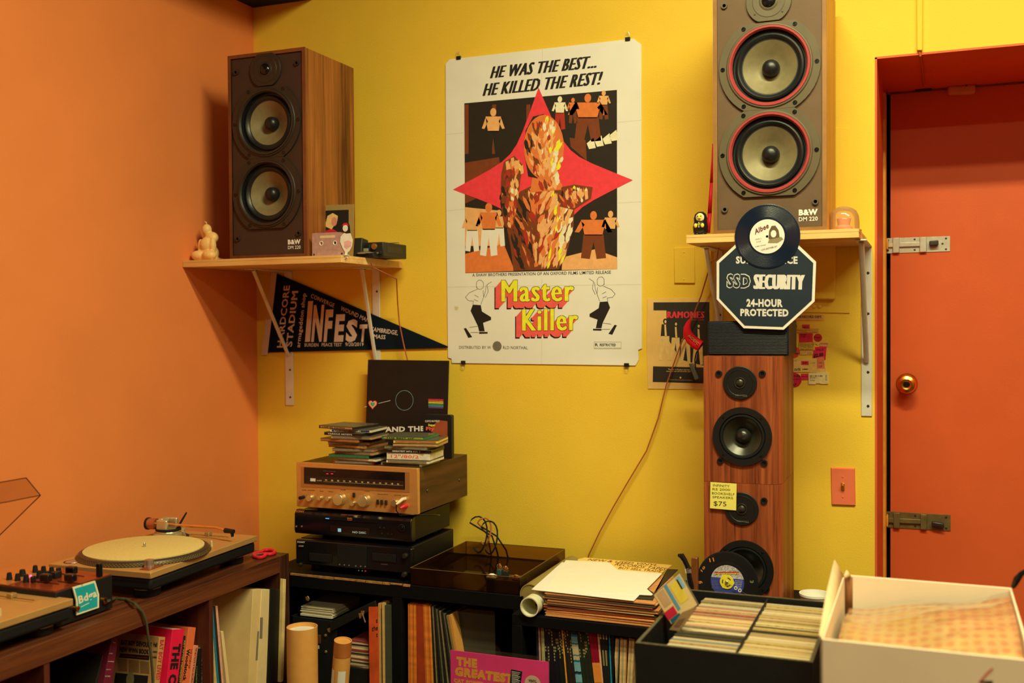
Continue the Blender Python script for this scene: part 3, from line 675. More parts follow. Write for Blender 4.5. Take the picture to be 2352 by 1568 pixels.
for k in range(5): m.ell(G, G.px(*zs(1648 + k * 13, 442 - k)), .0007, .0007, .0007, INK, 6)
for xx in (1640, 1664): m.ell(G, G.px(*zs(xx, 268)), .0008, .0008, .0009, INK, 6)
m.line(G, H((1645, 285), (1652, 289), (1660, 285)), .0006, .0009, INK); m.build('face_and_dress_print', t)
MB().fbox(Fr((base[0], -.392, ZSL1), (1, 0, 0), (0, 1, 0)), -.007, .007, -.006, .008, 0, .0015, DOLL).build('foot', t)
# small dark block behind, then the tiny black TV
G = FY(-.25); H = lambda *p: [G.px(*zs(*a_)) for a_ in p]
q = H((1722, 360), (1800, 395), (1800, 570), (1722, 570)); x0, x1 = q[0][0], q[1][0]
MB().prism(FX(x0), [(-.25, ZSL1), (-.19, ZSL1), (-.2, q[0][1] - .005), (-.24, q[0][1])], 0, x1 - x0, mat('dark_green_plastic', (40, 38, 24), .5)).build('camera_flash_block', label='small dark plastic block between the portrait card and the tiny television', cat='block', bevel=.003)
G = FY(-.225); c0 = G.px(*zs(1795, 560)); c1 = G.px(*zs(2000, 400))
x0, x1 = c0[0], c1[0]; zt = c1[1]; zb = ZSL1
t = thing('tiny_television', ((x0 + x1) / 2, -.16, zb), 'tiny black portable television with tilted little screen and chrome trim', 'television')
MB().box((x0, -.225, zb + .004), (x1 + .006, -.06, zt), mat('tv_black', (34, 34, 24), .45)).build('case', t, bevel=.003)
h_ = zt - zb; w_ = x1 - x0
MB().fbox(G, x0 + .004, x0 + w_ * .5, zb + h_ * .38, zt - .008, 0, .006, BLACK).build('bezel', t, bevel=.002)
MB().fbox(G, x0 + .009, x0 + w_ * .44, zb + h_ * .44, zt - .02, .006, .0068, mat('screen_grey', (150, 142, 100), .25, spec=.5)).build('screen', t)
MB().lathe(G, (x0 + w_ * .68, zt - h_ * .28), [(.0105, 0), (.0105, .005), (.009, .007), (.0001, .0074)], mat('dial_bronze', (190, 130, 60), .3, .8), 18).build('tuning_dial', t)
MB().fbox(G, x0 + w_ * .55, x1, zb + .012, zb + h_ * .42, 0, .003, DARKMETAL).build('control_panel', t, bevel=.001)
for k in range(2): MB().lathe(G, (x0 + w_ * (.62 + .22 * k), zb + h_ * .3), [(.0035, .003), (.003, .006), (.0001, .0062)], STEEL, 10).build('knob', t)
MB().lathe(Fr((x0 + w_ * .42, -.248, zb + .012), (1, 0, 0), (0, 1, 0)), (0, 0), [(.026, 0), (.03, .003), (.026, .006), (.012, .008), (.0001, .0085)], STEEL, 24).build('chrome_tray', t)
MB().box((x0 + .004, -.262, zb), (x1 - .01, -.226, zb + .012), BLACK).build('front_foot', t, bevel=.002)
MB().tube([(x0 + .02, -.1, zt), (x0 + .02, -.1, zt + .006), (x1 - .002, -.1, zt + .006), (x1 - .002, -.1, zt)], .0015, STEEL, 6).build('carry_handle', t)
MB().fbox(FX(x1 + .006), -.2, -.09, zb + .02, zt - .012, 0, .0006, DARKMETAL).build('vent_panel', t)
# copper-coloured wire from the shelf to behind the record sleeve
CUW = mat('copper_wire', (160, 84, 40), .45, spec=.4)
pw = [V((x1 - .01, -.2, zb + .004)), V((.555, -.22, zb + .004)), V((.602, -.225, zb + .002)), V((.618, -.22, zb - .03))]
for (x, y, d) in ((911, 640, -.12), (913, 690, -.06), (917, 740, -.04), (927, 790, -.035), (938, 835, -.03), (942, 870, -.025)): pw.append(FY(d).hit(x, y))
MB().tube(pw, .0022, CUW, 6).build('speaker_wire', label='copper-coloured wire hanging from the shelf past the black pennant', cat='wire')
# ------------------------------------------------------------------ black cabinets along the yellow wall
CABM = mat('black_laminate', (12, 12, 11), .6, spec=.1, var=.15, scale=12)
WORN = mat('worn_wood_edge', (150, 104, 44), .7, var=.35, scale=90)
ZA, ZB_ = .7065, .680                                       # tops of the two units
YA, YB = -.455, -.55
t = thing('stereo_cabinet', (.80, YA / 2, 0), 'black open cabinet with a worn front edge under the stacked stereo units', 'cabinet')
xa0, xa1 = .34, 1.235; xdv = FY(YA).px(912, 1420)[0]
MB().box((xa0, YA, ZA - .042), (xa1, -.012, ZA), CABM).build('top_board', t, bevel=.0015)
m = MB(); random.seed(3); x = FY(YA).px(667, 1320)[0]; xe = FY(YA).px(942, 1345)[0]
while x < xe:
    l = random.uniform(.02, .09); m.box((x, YA - .0008, ZA - random.uniform(.003, .0065)), (min(x + l, xe), YA + .006, ZA + .0006), WORN); x += l + random.uniform(0, .003)
e_ = m.build('worn_edge', t); e_['kind'] = 'stuff'
for xx in (xa0, xdv - .016, xa1 - .032): MB().box((xx, YA, 0), (xx + .032, -.012, ZA - .042), CABM).build('upright', t, bevel=.001)
for zz in (.02, .335): MB().box((xa0, YA + .012, zz - .02), (xa1, -.012, zz), CABM).build('inner_shelf', t)
MB().box((xa0, -.012, 0), (xa1, -.004, ZA), CABM).build('back_panel', t)
t = thing('record_cabinet', (1.68, YB / 2, 0), 'black open cabinet packed with record spines, under the flat pile of sleeves', 'cabinet')
xb0, xb1 = 1.237, 2.14
MB().box((xb0, YB, ZB_ - .03), (xb1, -.012, ZB_), CABM).build('top_board', t, bevel=.0015)
for xx in (xb0, 1.66, xb1 - .032): MB().box((xx, YB, 0), (xx + .03, -.012, ZB_ - .03), CABM).build('upright', t, bevel=.001)
for zz in (.02, .325): MB().box((xb0, YB + .01, zz - .02), (xb1, -.012, zz), CABM).build('inner_shelf', t)
MB().box((xb0, -.012, 0), (xb1, -.004, ZB_), CABM).build('back_panel', t)

# ------------------------------------------------------------------ the stack of stereo units
z4 = zoom(640, 1020, 5.227)
YU = -.415; U = FY(YU)
def px4(x, y): return U.px(*z4(x, y))
def unit_feet(t, x0, x1, y0, y1, z0, z1):
    for fx in (x0 + .05, x1 - .05):
        for fy in (y0 + .05, y1 - .05): MB().lathe(FZ(0), (fx, fy), [(.02, z0), (.022, z0 + .003), (.02, z1)], BLACK, 16).build('foot', t)
# tape deck
x0, x1 = U.px(679, 1270)[0], U.px(946, 1300)[0]; zt = U.px(679, 1236)[1]; zb = ZA + .022
t = thing('tape_deck', ((x0 + x1) / 2, YU + .15, ZA), 'black double cassette deck at the bottom of the stereo stack', 'tape deck')
DK = mat('deck_black', (16, 16, 14), .42, spec=.3, var=.1)
MB().box((x0 + .006, YU + .02, zb), (x1 - .006, -.10, zt), DK).build('casing', t, bevel=.003)
MB().box((x0, YU, zb), (x1, YU + .02, zt - .002), BLACKG).build('front_panel', t, bevel=.004)
unit_feet(t, x0, x1, YU, -.1, ZA, zb)
for a, b in ((370, 640), (1125, 1410)):
    p, q = px4(a, 1285), px4(b, 1420); MB().fbox(U, p[0], q[0], min(p[1], q[1]) - .0, p[1] - .004, 0, .003, BLACK).build('cassette_door', t, bevel=.001)
p, q = px4(705, 1200), px4(1060, 1500); MB().fbox(U, p[0], q[0], q[1], p[1], 0, .0025, BLACK).build('control_panel', t, bevel=.001)
m = MB(); m.text(U, 'SONY', z4(224, 1180), z4(318, 1186), z4(224, 1160), WHITEINK, .0006, .03)
for a, b in ((470, 1405), (1230, 1442)): m.text(U, 'AUTO REVERSE', z4(a, b), z4(a + 80, b + 4), z4(a, b - 10), GREYINK, .0006)
m.build('lettering', t)
SILV = mat('silver_button', (170, 156, 116), .35, .7)
for a, b in ((738, 1440), (795, 1446), (852, 1451), (933, 1458), (992, 1463), (1045, 1466), (968, 1512), (1010, 1516)):
    MB().lathe(U, px4(a, b), [(.0022, .0025), (.0018, .005), (.0001, .0054)], SILV, 8).build('button', t)
MB().lathe(U, px4(1048, 1520), [(.0028, .0025), (.002, .005), (.0001, .0054)], mat('red_record_button', (190, 40, 30), .4), 8).build('record_button', t)
for a, b, r in ((1527, 1335, .0085), (1520, 1560, .0085), (270, 1440, .0065)): MB().lathe(U, px4(a, b), [(r, 0), (r, .008), (r * .8, .012), (.0001, .0125)], DARKMETAL, 18).build('knob', t)
MB().prism(U, [px4(245, 1212), px4(300, 1214), px4(300, 1232), px4(245, 1230)], 0, .004, SILV).build('power_button', t, bevel=.001)
# dvd player
zb2 = zt + .016; x0, x1 = U.px(675.4, 1200)[0], U.px(944.3, 1220)[0]; ztd = U.px(676, 1170)[1]
t = thing('dvd_player', ((x0 + x1) / 2, YU + .14, zt), 'black disc player with lit blue lamp and display, above the tape deck', 'disc player')
MB().box((x0 + .018, YU + .03, zb2), (x1 - .004, -.13, ztd), DK).build('casing', t, bevel=.002)
pts = [(YU, zb2 + .012), (YU + .005, zb2), (YU + .03, zb2), (YU + .03, ztd), (YU + .012, ztd), (YU + .002, ztd - .012)]
MB().prism(FX(x0), pts, 0, x1 - x0, BLACKG).build('front_panel', t, bevel=.003)
unit_feet(t, x0 + .03, x1, YU + .03, -.13, zt, zb2)
p, q = px4(620, 955), px4(1095, 1080); MB().fbox(U, p[0], q[0], q[1], p[1] - .004, 0, .0012, mat('display_window', (40, 24, 18), .15, spec=.5)).build('display_window', t)
p, q = px4(545, 870), px4(1180, 950); MB().fbox(U, p[0], q[0], q[1] + .002, p[1] - .006, -.001, .0012, BLACKG).build('disc_tray', t, bevel=.0006)
LED = mat('display_glow', (170, 190, 170), .5, emit=.5, var=0); BLUE = mat('blue_lamp', (70, 150, 230), .5, emit=1.2, var=0)
m = MB(); m.text(U, 'NO DISC', z4(890, 1064), z4(1052, 1074), z4(890, 1040), LED, .0016, .0); m.build('display_text', t)
MB().fbox(U, px4(566, 890)[0], px4(608, 890)[0], px4(566, 892)[1], px4(566, 884)[1], .0008, .002, BLUE).build('status_lamp', t)
MB().prism(U, [px4(714, 1008), px4(752, 1010), px4(752, 1050), px4(714, 1048)], .0008, .0018, mat('display_blue', (120, 170, 200), .5, emit=.6, var=0)).build('display_icon', t)
m = MB(); OINK = C('orange_legend', (200, 110, 40))
m.text(U, 'SONY', z4(208, 812), z4(312, 820), z4(208, 788), OINK, .0012, .04); m.text(U, 'DVD', z4(828, 898), z4(886, 902), z4(828, 878), OINK, .0016, .04); m.text(U, 'VIDEO', z4(826, 912), z4(884, 916), z4(826, 904), OINK, .0016, .02)
m.text(U, 'HYBRID CD/DVD PLAYER', z4(755, 848), z4(990, 860), z4(755, 838), OINK, .0012, .0)
m.build('lettering', t)
for a, b in ((215, 985), (280, 985), (1220, 1000), (1270, 1003), (1245, 1072), (1315, 1076), (1362, 1078)): MB().lathe(U, px4(a, b), [(.003, .0003), (.0025, .003), (.0001, .0034)], SILV if a < 300 else DARKMETAL, 10).build('button', t)
MB().ring(U, px4(1482, 1000), [(.0105, .0003), (.0105, .003), (.009, .0035), (.0085, .0003)], DARKMETAL, 24).build('jog_ring', t)
MB().lathe(U, px4(1482, 1000), [(.006, .0003), (.006, .003), (.005, .004), (.0001, .0042)], DK, 20).build('jog_button', t)
# receiver
zb3 = ztd + .012; x0, x1 = U.px(681, 1100)[0], U.px(958.5, 1120)[0]; ztr = U.px(681, 1062)[1]
t = thing('stereo_receiver', ((x0 + x1) / 2, YU + .17, ztd), 'gold-faced vintage stereo receiver in a walnut case', 'receiver')
GOLD = mat('brushed_gold_face', (206, 150, 74), .34, .55, var=.04, scale=80)
WAL = wood('receiver_walnut', (46, 25, 12), (84, 50, 25), (1, .06, 1), 45, .45)
MB().box((x0 + .004, YU + .016, zb3), (x1, -.045, ztr), WAL).build('case', t, bevel=.0015)
MB().box((x0, YU, zb3 - .001), (x1 + .001, YU + .016, ztr + .001), GOLD).build('faceplate', t, bevel=.0015)
unit_feet(t, x0, x1, YU + .03, -.06, ztd, zb3)
def rect4(a, b, c, d): return [px4(a, b), px4(c, b + (c - a) * .045), px4(c, d + (c - a) * .045), px4(a, d)]
MB().prism(U, [px4(272, 268), px4(1572, 335), px4(1572, 576), px4(272, 508)], 0, .0012, mat('dial_frame', (176, 120, 60), .35, .5)).build('dial_frame', t)
MB().prism(U, [px4(310, 274), px4(1518, 338), px4(1518, 540), px4(310, 468)], .001, .0026, mat('dial_glass', (18, 14, 12), .08, spec=.6)).build('dial_window', t)
m = MB(); m.prism(U, [px4(330, 376), px4(1510, 440), px4(1510, 536), px4(330, 462)], .0024, .0032, mat('dial_scale', (44, 28, 20), .3)).build('tuning_scale', t)
m = MB(); GI = C('dial_legend', (226, 190, 120))
m.flat(U, [px4(387, 405), px4(450, 408), px4(450, 444), px4(387, 441)], .0034, WHITEINK)
m.text(U, 'G-4700', z4(465, 440), z4(524, 443), z4(465, 424), GI, .0034, .01)
for i, s in enumerate(('FM', '88', '90', '92', '94', '96', '98', '100', '102', '104', '106', '108', 'MHz')):
    a = 565 + i * 72; b = 430 + i * 3.9; m.text(U, s, z4(a, b + 8), z4(a + 24, b + 9), z4(a, b - 12), GI, .0034, .02)
m.line(U, [px4(545, 446), px4(1500, 492)], .0005, .0034, GI); m.text(U, 'STEREO RECEIVER', z4(540, 322), z4(690, 330), z4(540, 314), GREYINK, .0030)
for i, (a, b, s) in enumerate(((280, 552, 'POWER'), (350, 556, 'SPEAKERS'), (497, 566, 'BASS'), (595, 572, 'TREBLE'), (740, 550, 'VOLUME'), (1030, 566, 'TUNING'), (1185, 604, 'TAPE MONITOR'), (1387, 614, 'SELECTOR'), (1490, 620, 'PHONES'))):
    m.text(U, s, z4(a, b), z4(a + 12 * len(s) * .9, b + 3), z4(a, b - 9), INK, .0006, .01)
m.build('lettering', t)
for a in (588, 643): MB().fbox(U, px4(a - 12, 0)[0], px4(a + 12, 0)[0], px4(a, 356)[1], px4(a, 348)[1], .002, .0034, mat('red_lamp', (230, 30, 60), .4, emit=1.5, var=0)).build('indicator_lamp', t)
KN = mat('spun_silver_knob', (226, 200, 140), .24, .9, var=.05)
for a, b, r, l in ((390, 640, .0105, .014), (510, 640, .0072, .013), (610, 648, .0072, .013), (748, 655, .0185, .02), (905, 705, .0075, .013), (1042, 672, .0185, .02), (1408, 700, .0105, .014)):
    MB().lathe(U, px4(a, b), [(r * 1.05, 0), (r * 1.02, .002), (r, l), (r * .93, l + .0012), (.0001, l + .0012)], KN, 28).build('knob', t)
MB().tube([U.p(*px4(300, 632), 0), U.p(*px4(300, 632), .022)], .0055, BLACK, 12).build('power_lever', t)
for a, b in ((1195, 690), (1243, 694), (1295, 698), (908, 608)): p = px4(a, b); MB().fbox(U, p[0] - .0035, p[0] + .0035, p[1] - .0075, p[1] + .0075, 0, .006, DARKMETAL).build('lever_switch', t, bevel=.001)
FXr = FX(x1)
for y_ in (YU + .07, -.11): MB().lathe(FXr, (y_, (zb3 + ztr) / 2 - .008), [(.006, 0), (.005, .002), (.0001, .0024)], DARKMETAL, 14).build('case_screw', t)
REC_TOP, REC_X0, REC_X1 = ztr + .001, x0, x1
# white and red plugs and their lead
RPL = mat('red_plug', (206, 30, 44), .35); WPL = mat('white_plug', (224, 196, 140), .4)
t = thing('audio_lead', U.p(*px4(1520, 700)), 'black lead with one white and one red plug in the gold receiver', 'cable')
p = U.p(*px4(1520, 655), 0); MB().tube([p, p + V((-.002, -.016, .001)), p + V((-.006, -.03, -.006)), p + V((-.012, -.036, -.012))], [.0055, .0055, .0045, .003], WPL, 12).build('white_plug', t)
p2 = U.p(*px4(1535, 738), 0); MB().tube([p2, p2 + V((-.001, -.018, 0)), p2 + V((-.008, -.026, -.004))], [.006, .006, .004], RPL, 12).build('red_plug', t)
MB().tube([p + V((-.012, -.036, -.012)), p + V((-.01, -.04, -.03)), p + V((.0, -.036, -.044)), V((x1 - .02, YU - .01, ztd + .012)), V((x1 + .012, YU + .03, ztd + .006)), V((x1 + .02, YU + .09, ztd - .004)), V((x1 + .012, YU + .13, ztd - .012))], .002, BLACKG, 6).build('lead', t)

# ------------------------------------------------------------------ compact discs piled on the receiver
def case_mesh():
    m = MB(); A, B, T = .071, .0625, .0051
    m.box((-A, -B, -T), (A, B, T), PAPER); return keepmesh(m, 'disc_case')
CLR = clear('jewel_case_clear', (.62, .6, .52), .3, .06, .35, (120, 110, 80))
def cdcol(n, c, r=.35): return mat('case_' + n, c, r, spec=.5, var=.12, scale=120)
def disc_case(x, y, z, h, rz, spine, body, label, w=.142, d=.125, group='disc cases piled on the receiver', txt=None, ink=WHITEINK):
    t = thing('disc_case', (x, y, z), label, 'disc case', group)
    t.rotation_euler = (0, 0, rz)
    m = MB(); m.box((-w / 2, -d / 2, .0012), (w / 2, d / 2, h - .0012), body); m.build('case', t, local=True)
    for zz in (0, h - .0012): MB().box((-w / 2 - .0006, -d / 2 - .0006, zz), (w / 2 + .0006, d / 2 + .0006, zz + .0012), CLR).build('lid', t, local=True)
    MB().box((-w / 2 + .006, -d / 2 - .0005, .0022), (w / 2 - .006, -d / 2 + .001, h - .0022), spine).build('spine_insert', t, local=True)
    if txt:
        f = Fr((0, -d / 2 - .0008, 0), (1, 0, 0), (0, 0, 1)); m = MB(); m.text(f, txt, (-w * .4, h * .28), (w * .25, h * .28), (-w * .4, h * .72), ink, 0, .02, px=False); m.build('spine_lettering', t, local=True)
    return t
cb = dict(clear=cdcol('grey_clear', (120, 112, 78)), white=cdcol('white', (206, 196, 150)), green=cdcol('green', (30, 110, 64)), wood_=cdcol('wood_brown', (166, 100, 44)), black=cdcol('black', (22, 20, 18)),
          red=cdcol('red', (150, 22, 34)), lime=cdcol('lime', (130, 140, 44)), tan=cdcol('tan', (176, 130, 72)), blue=cdcol('blue', (24, 52, 74)), yel=cdcol('yellow', (206, 178, 62)))
z3 = zoom(640, 820, 4.355)
ys = -.335
def stackx(a, b): F_ = FY(ys - .06); p = F_.px(*z3(a, 1000)); q = F_.px(*z3(b, 1000)); return (p[0] + q[0]) / 2, min(.15, q[0] - p[0])
z_ = REC_TOP
L1 = [('clear', 'red', 475, 1000, 4, 'clear disc case with a red inlay at the bottom of the taller pile', 0), ('white', 'white', 560, 1010, -3, 'white-edged disc case second from the bottom of the taller pile', 0), ('green', 'green', 480, 925, 2, 'green disc case low in the taller pile on the receiver', 0),
      ('clear', 'tan', 545, 975, -5, 'clear disc case lying on the green one', 0), ('clear', 'wood_', 520, 945, 6, 'clear disc case with brown inlay in the middle of the taller pile', 0), ('tan', 'wood_', 440, 950, -8, 'tan disc case turned askew in the taller pile', 0), ('clear', 'wood_', 430, 930, 5, 'clear disc case with brown inlay under the brown card one', 0), ('wood_', 'wood_', 352, 920, -6, 'brown card disc case jutting out towards the orange wall', 0), ('clear', 'tan', 520, 950, 3, 'clear disc case on the brown card one', 0),
      ('black', 'black', 395, 945, -4, 'black disc case third from the top of the taller pile', 'VARIOUS ARTISTS'), ('blue', 'white', 470, 930, 5, 'blue-spined disc case second from the top of the taller pile', 'COLLECTED SINGLES'), ('black', 'black', 335, 890, -9, 'black disc case with a cream spine on top of the taller pile', 'LIVE IN TOWN')]
for i, (sp, bd, a, b, rz, lab, tx) in enumerate(L1):
    x, w = stackx(a, b); disc_case(x, ys + random.uniform(-.008, .008), z_, .0098, R(rz), cb[sp] if i < 11 else cb['tan'], cb[bd], lab, txt=tx or None, ink=WHITEINK if i < 11 else INK); z_ += .0099
z_ = REC_TOP
L2 = [('black', 'clear', 990, 1440, 3, 'dark disc case at the bottom of the shorter pile on the receiver', .0098, 0), ('clear', 'white', 1040, 1500, -6, 'clear disc case with white inlay under the thick white box set', .0098, 0), ('white', 'white', 1010, 1595, -12, 'thick white disc box set with red lettering', .0225, '12"/80/2'),
      ('black', 'black', 1080, 1550, -14, 'black disc case lying on the thick white box set', .0098, 'GREATEST HITS VOL 2'), ('clear', 'clear', 1030, 1485, 4, 'grey clear disc case in the middle of the shorter pile', .0098, 0), ('tan', 'tan', 1065, 1650, -20, 'tan card disc case with the yellow edge below', .0098, 0), ('wood_', 'yel', 1065, 1655, -22, 'brown and yellow disc case just under the green one', .0098, 0), ('lime', 'green', 955, 1540, -12, 'bright green disc case on top of the shorter pile', .0098, 'THE BEST OF')]
for i, (sp, bd, a, b, rz, lab, h_, tx) in enumerate(L2):
    x, w = stackx(a, b); w_ = .142; disc_case(x - (.012 if rz < -10 else 0), ys + .01 + random.uniform(-.006, .006), z_, h_, R(-rz * .5), cb[sp], cb[bd], lab, txt=tx or None, ink=REDB if i == 2 else (INK if i == 7 else WHITEINK)); z_ += h_ + .0001

# ------------------------------------------------------------------ record sleeve and 8-track behind the discs
t_l = .04                                                   # lean of the sleeve
p = FY(-.06); a = p.px(*z3(885, 75)); b = p.px(*z3(1688, 62)); 
n_ = V((0, -math.cos(t_l * 2.2), math.sin(t_l * 2.2))); up = V((0, math.sin(t_l * 2.2), math.cos(t_l * 2.2)))
LF = Fr((a[0] - .004, -.075, REC_TOP), (1, 0, -.004), up)
hl = .317; wl = b[0] - a[0] + .004
t = thing('record_sleeve', LF.p(wl / 2, 0), 'black record sleeve with a rainbow heart leaning on the wall behind the discs', 'record sleeve')
SLV = mat('sleeve_black', (20, 18, 14), .5, spec=.4, var=.2, scale=14)
MB().fbox(LF, 0, wl, 0, hl, -.004, 0, SLV).build('sleeve', t, bevel=.001)
m = MB(); qz = lambda x, y: LF.px(*z3(x, y))
# plain stand-in design: a heart, a pale hoop and a short striped bar
for k, (c_, s) in enumerate((((214, 40, 60), 1.0), ((236, 190, 160), .84), ((226, 130, 40), .74), ((226, 200, 60), .62), ((40, 120, 60), .48), ((70, 150, 170), .3))):
    pts = []
    for i in range(30):
        a_ = 2 * math.pi * i / 30; hx = 16 * math.sin(a_) ** 3; hy = 13 * math.cos(a_) - 5 * math.cos(2 * a_) - 2 * math.cos(3 * a_) - math.cos(4 * a_)
        c0 = qz(943, 470); pts.append((c0[0] + hx * .00112 * s, c0[1] + hy * .00112 * s - .0004))
    m.flat(LF, pts, .0004 + k * .0001, C('heart%d' % k, c_))
m.build('heart_print', t); MB().line(LF, [qz(858, 500), qz(885, 492)], .0014, .0003, WHITEINK).build('line_print', t); m = MB(); m.line(LF, [qz(1000, 462), qz(1120, 432)], .0014, .0003, WHITEINK)
m.build('line_print', t); m = MB(); c0 = qz(1260, 430); TEAL = C('pale_teal_line', (120, 160, 140))
for i in range(28): m.line(LF, [(c0[0] + .034 * math.cos(i * math.pi / 14), c0[1] + .034 * math.sin(i * math.pi / 14)), (c0[0] + .034 * math.cos((i + 1) * math.pi / 14), c0[1] + .034 * math.sin((i + 1) * math.pi / 14))], .0012, .0004, TEAL)
m.build('hoop_print', t); m = MB()
for k, c_ in enumerate(((214, 40, 70), (226, 130, 40), (226, 200, 60), (70, 140, 60), (80, 140, 160), (110, 70, 110))):
    a_ = qz(1500, 420 + k * 16); b_ = qz(1650, 420 + k * 16); m.fbox(LF, a_[0], b_[0], b_[1] - .0028, b_[1] + .0006, 0, .0004, C('stripe%d' % k, c_))
m.build('stripe_print', t); m = MB(); m.text(LF, "'US AND THEM", z3(925, 752), z3(1530, 735), z3(925, 700), WHITEINK, .0004, .04); m.build('lettering', t)
p = FY(-.17); a = p.px(*z3(1445, 800)); b = p.px(*z3(1730, 800)); zt8 = p.px(*z3(1600, 575))[1]
t = thing('eight_track_cartridge', ((a[0] + b[0]) / 2, -.165, REC_TOP), 'black eight-track cartridge with an orange picture label beside the record sleeve', 'cartridge')
MB().prism(p, rrect(a[0], b[0], REC_TOP, zt8, .006, 3), -.02, 0, BLACK).build('shell', t, bevel=.0015)
q8 = lambda x, y: p.px(*z3(x, y))
MB().fbox(p, q8(1465, 0)[0], q8(1695, 0)[0], q8(0, 960)[1], q8(0, 615)[1], 0, .0006, mat('label_black', (30, 18, 14), .5)).build('label', t)
m = MB(); m.flat(p, [q8(*a_) for a_ in ((1530, 690), (1610, 630), (1690, 640), (1690, 800), (1600, 780), (1540, 760))], .0009, C('label_brown', (150, 72, 36)))
m.text(p, 'CURTIS MAYFIELD', z3(1466, 650), z3(1610, 648), z3(1466, 630), WHITEINK, .0012, .02); m.text(p, 'Super', z3(1498, 688), z3(1570, 690), z3(1498, 665), PY, .0012, .05); m.text(p, 'Fly', z3(1475, 730), z3(1560, 735), z3(1475, 695), REDB, .0012, .05); m.build('label_print', t)
# tangle of leads behind the stack
for k, (dx, dz, r_) in enumerate(((0, 0, .06), (.02, .01, .045), (.035, -.01, .055))):
    c0 = V((.935 + dx, -.075 + .006 * k, ZA + .085 + dz)); pts = []
    for i in range(15):
        a_ = -2.2 + i * .33; pts.append(c0 + V((math.cos(a_) * r_ * .55 - .01, .01 * math.sin(a_ * 2), math.sin(a_) * r_)))
    pts += [V((.97 + dx * .5, -.06, ZA + .08)), V((.975 + dx, -.034, ZA + .03)), V((.98 + dx, -.03, ZA + .004))] if k != 1 else [V((.95, -.05, ZA + .08)), V((.955, -.03, ZA + .004))]
    MB().tube(pts, .0028, mat('lead_black', (20, 20, 18), .45) if k != 1 else CUW, 6).build('stereo_lead', label=['thick black lead looping behind the stereo stack', 'copper-coloured lead coming from behind the tape deck', 'black lead drooping from the disc player to the cabinet top'][k], cat='cable')
# ------------------------------------------------------------------ right-hand side: things on and under the shelf by the door
zr = zoom(1460, 460, 3.408)
# octagonal sign hanging from the shelf edge
SG = FY(-.3545)
oct_ = [(1646, 601), (1646, 687), (1708, 753.5), (1800, 757), (1871, 692), (1874.5, 601), (1827, 556), (1695, 556)]
q = SG.pxs(oct_); cx = sum(a for a, b in q) / 8; cz = sum(b for a, b in q) / 8
t = thing('security_sign', (cx, -.3545, min(b for a, b in q)), 'dark octagonal security sign with white border under the shelf by the door', 'sign')
MB().prism(SG, q, -.002, 0, mat('sign_border', (206, 196, 160), .5)).build('border_plate', t)
q2 = [(cx + (a - cx) * .945, cz + (b - cz) * .94) for a, b in q]
MB().prism(SG, q2, 0, .0006, mat('sign_face', (26, 38, 40), .5, spec=.35, var=.08)).build('face', t)
m = MB(); SI = mat('sign_ink', (196, 186, 156), .5)
T = lambda s, a, b, c_, bo, mm=SI, w=.0010: MB().text(SG, s, zr(*a), zr(*b), zr(*c_), mm, w, bo).build('lettering', t)
T('SURVEILLANCE', (785, 495), (1268, 497), (785, 437), .04)
T('SSD', (710, 686), (900, 690), (712, 570), .08); T('SSD', (717, 679), (894, 683), (719, 577), .035, mat('sign_face', (26, 38, 40)), .0013)
MB().strike(SG, 'SECURITY', zr(930, 692), zr(1312, 698), zr(934, 577), SI, .0010, .0034).build('lettering', t); T('24-HOUR', (868, 832), (1152, 835), (868, 770), .05); T('PROTECTED', (820, 905), (1197, 909), (820, 847), .05)
# seven-inch record propped on the shelf edge
RF = FY(-.3565); c = RF.px(1762, 543); r7 = .0875
t = thing('seven_inch_record', (c[0], -.3565, c[1] - r7), 'blue-black seven-inch record with cream label propped before the shelf and sign', 'record')
VIN = mat('vinyl_blue_black', (14, 26, 36), .22, spec=.6, var=.1)
m = MB(); prof = [(.019, -.0012), (r7 - .001, -.0012), (r7, 0), (r7 - .002, .0008)]
r_ = r7 - .004
while r_ > .052: prof += [(r_, .0004), (r_ - .0012, .0008)]; r_ -= .0024
prof += [(.05, .0006), (.047, .0012), (.019, .0012)]
m.ring(RF, c, prof, VIN, 64); m.lathe(RF, c, [(.019, -.0010), (.0001, -.0010)], BLACKG, 20); m.build('vinyl', t)
LB = mat('record_label_cream', (222, 200, 164), .6, var=.04)
MB().plate(RF, arc(c[0], c[1], .0465, 0, 352, 44), [(c, .0035)], .001, .0016, LB, 16).build('label', t)
m = MB(); T = lambda s, a, b, c_, bo=.0, mm=INK: m.text(RF, s, zr(*a), zr(*b), zr(*c_), mm, .0019, bo)
T('Albee', (935, 270), (1045, 215), (928, 228), .03, C('maroon', (90, 36, 30))); T('LOVE ANOTHER DAY', (985, 397), (1112, 366), (982, 383), .01); T('SIDE 2', (938, 312), (985, 304), (937, 302)); T('3:33', (945, 332), (980, 326), (944, 322)); T('ALBEE SONGS', (935, 368), (1020, 352), (934, 360))
H = lambda *p: [RF.px(*zr(*a_)) for a_ in p]
HAIR = C('hair_sketch', (90, 72, 44)); m.flat(RF, H((1040, 300), (1045, 240), (1065, 200), (1095, 198), (1120, 235), (1128, 290), (1085, 320)), .0018, HAIR); m.ell(RF, RF.px(*zr(1080, 262)), .0075, .010, .0020, LB, 16)
m.flat(RF, H((1035, 335), (1045, 305), (1085, 300), (1140, 285), (1158, 305), (1110, 335)), .0019, C('shirt_sketch', (130, 116, 70))); m.build('label_print', t)
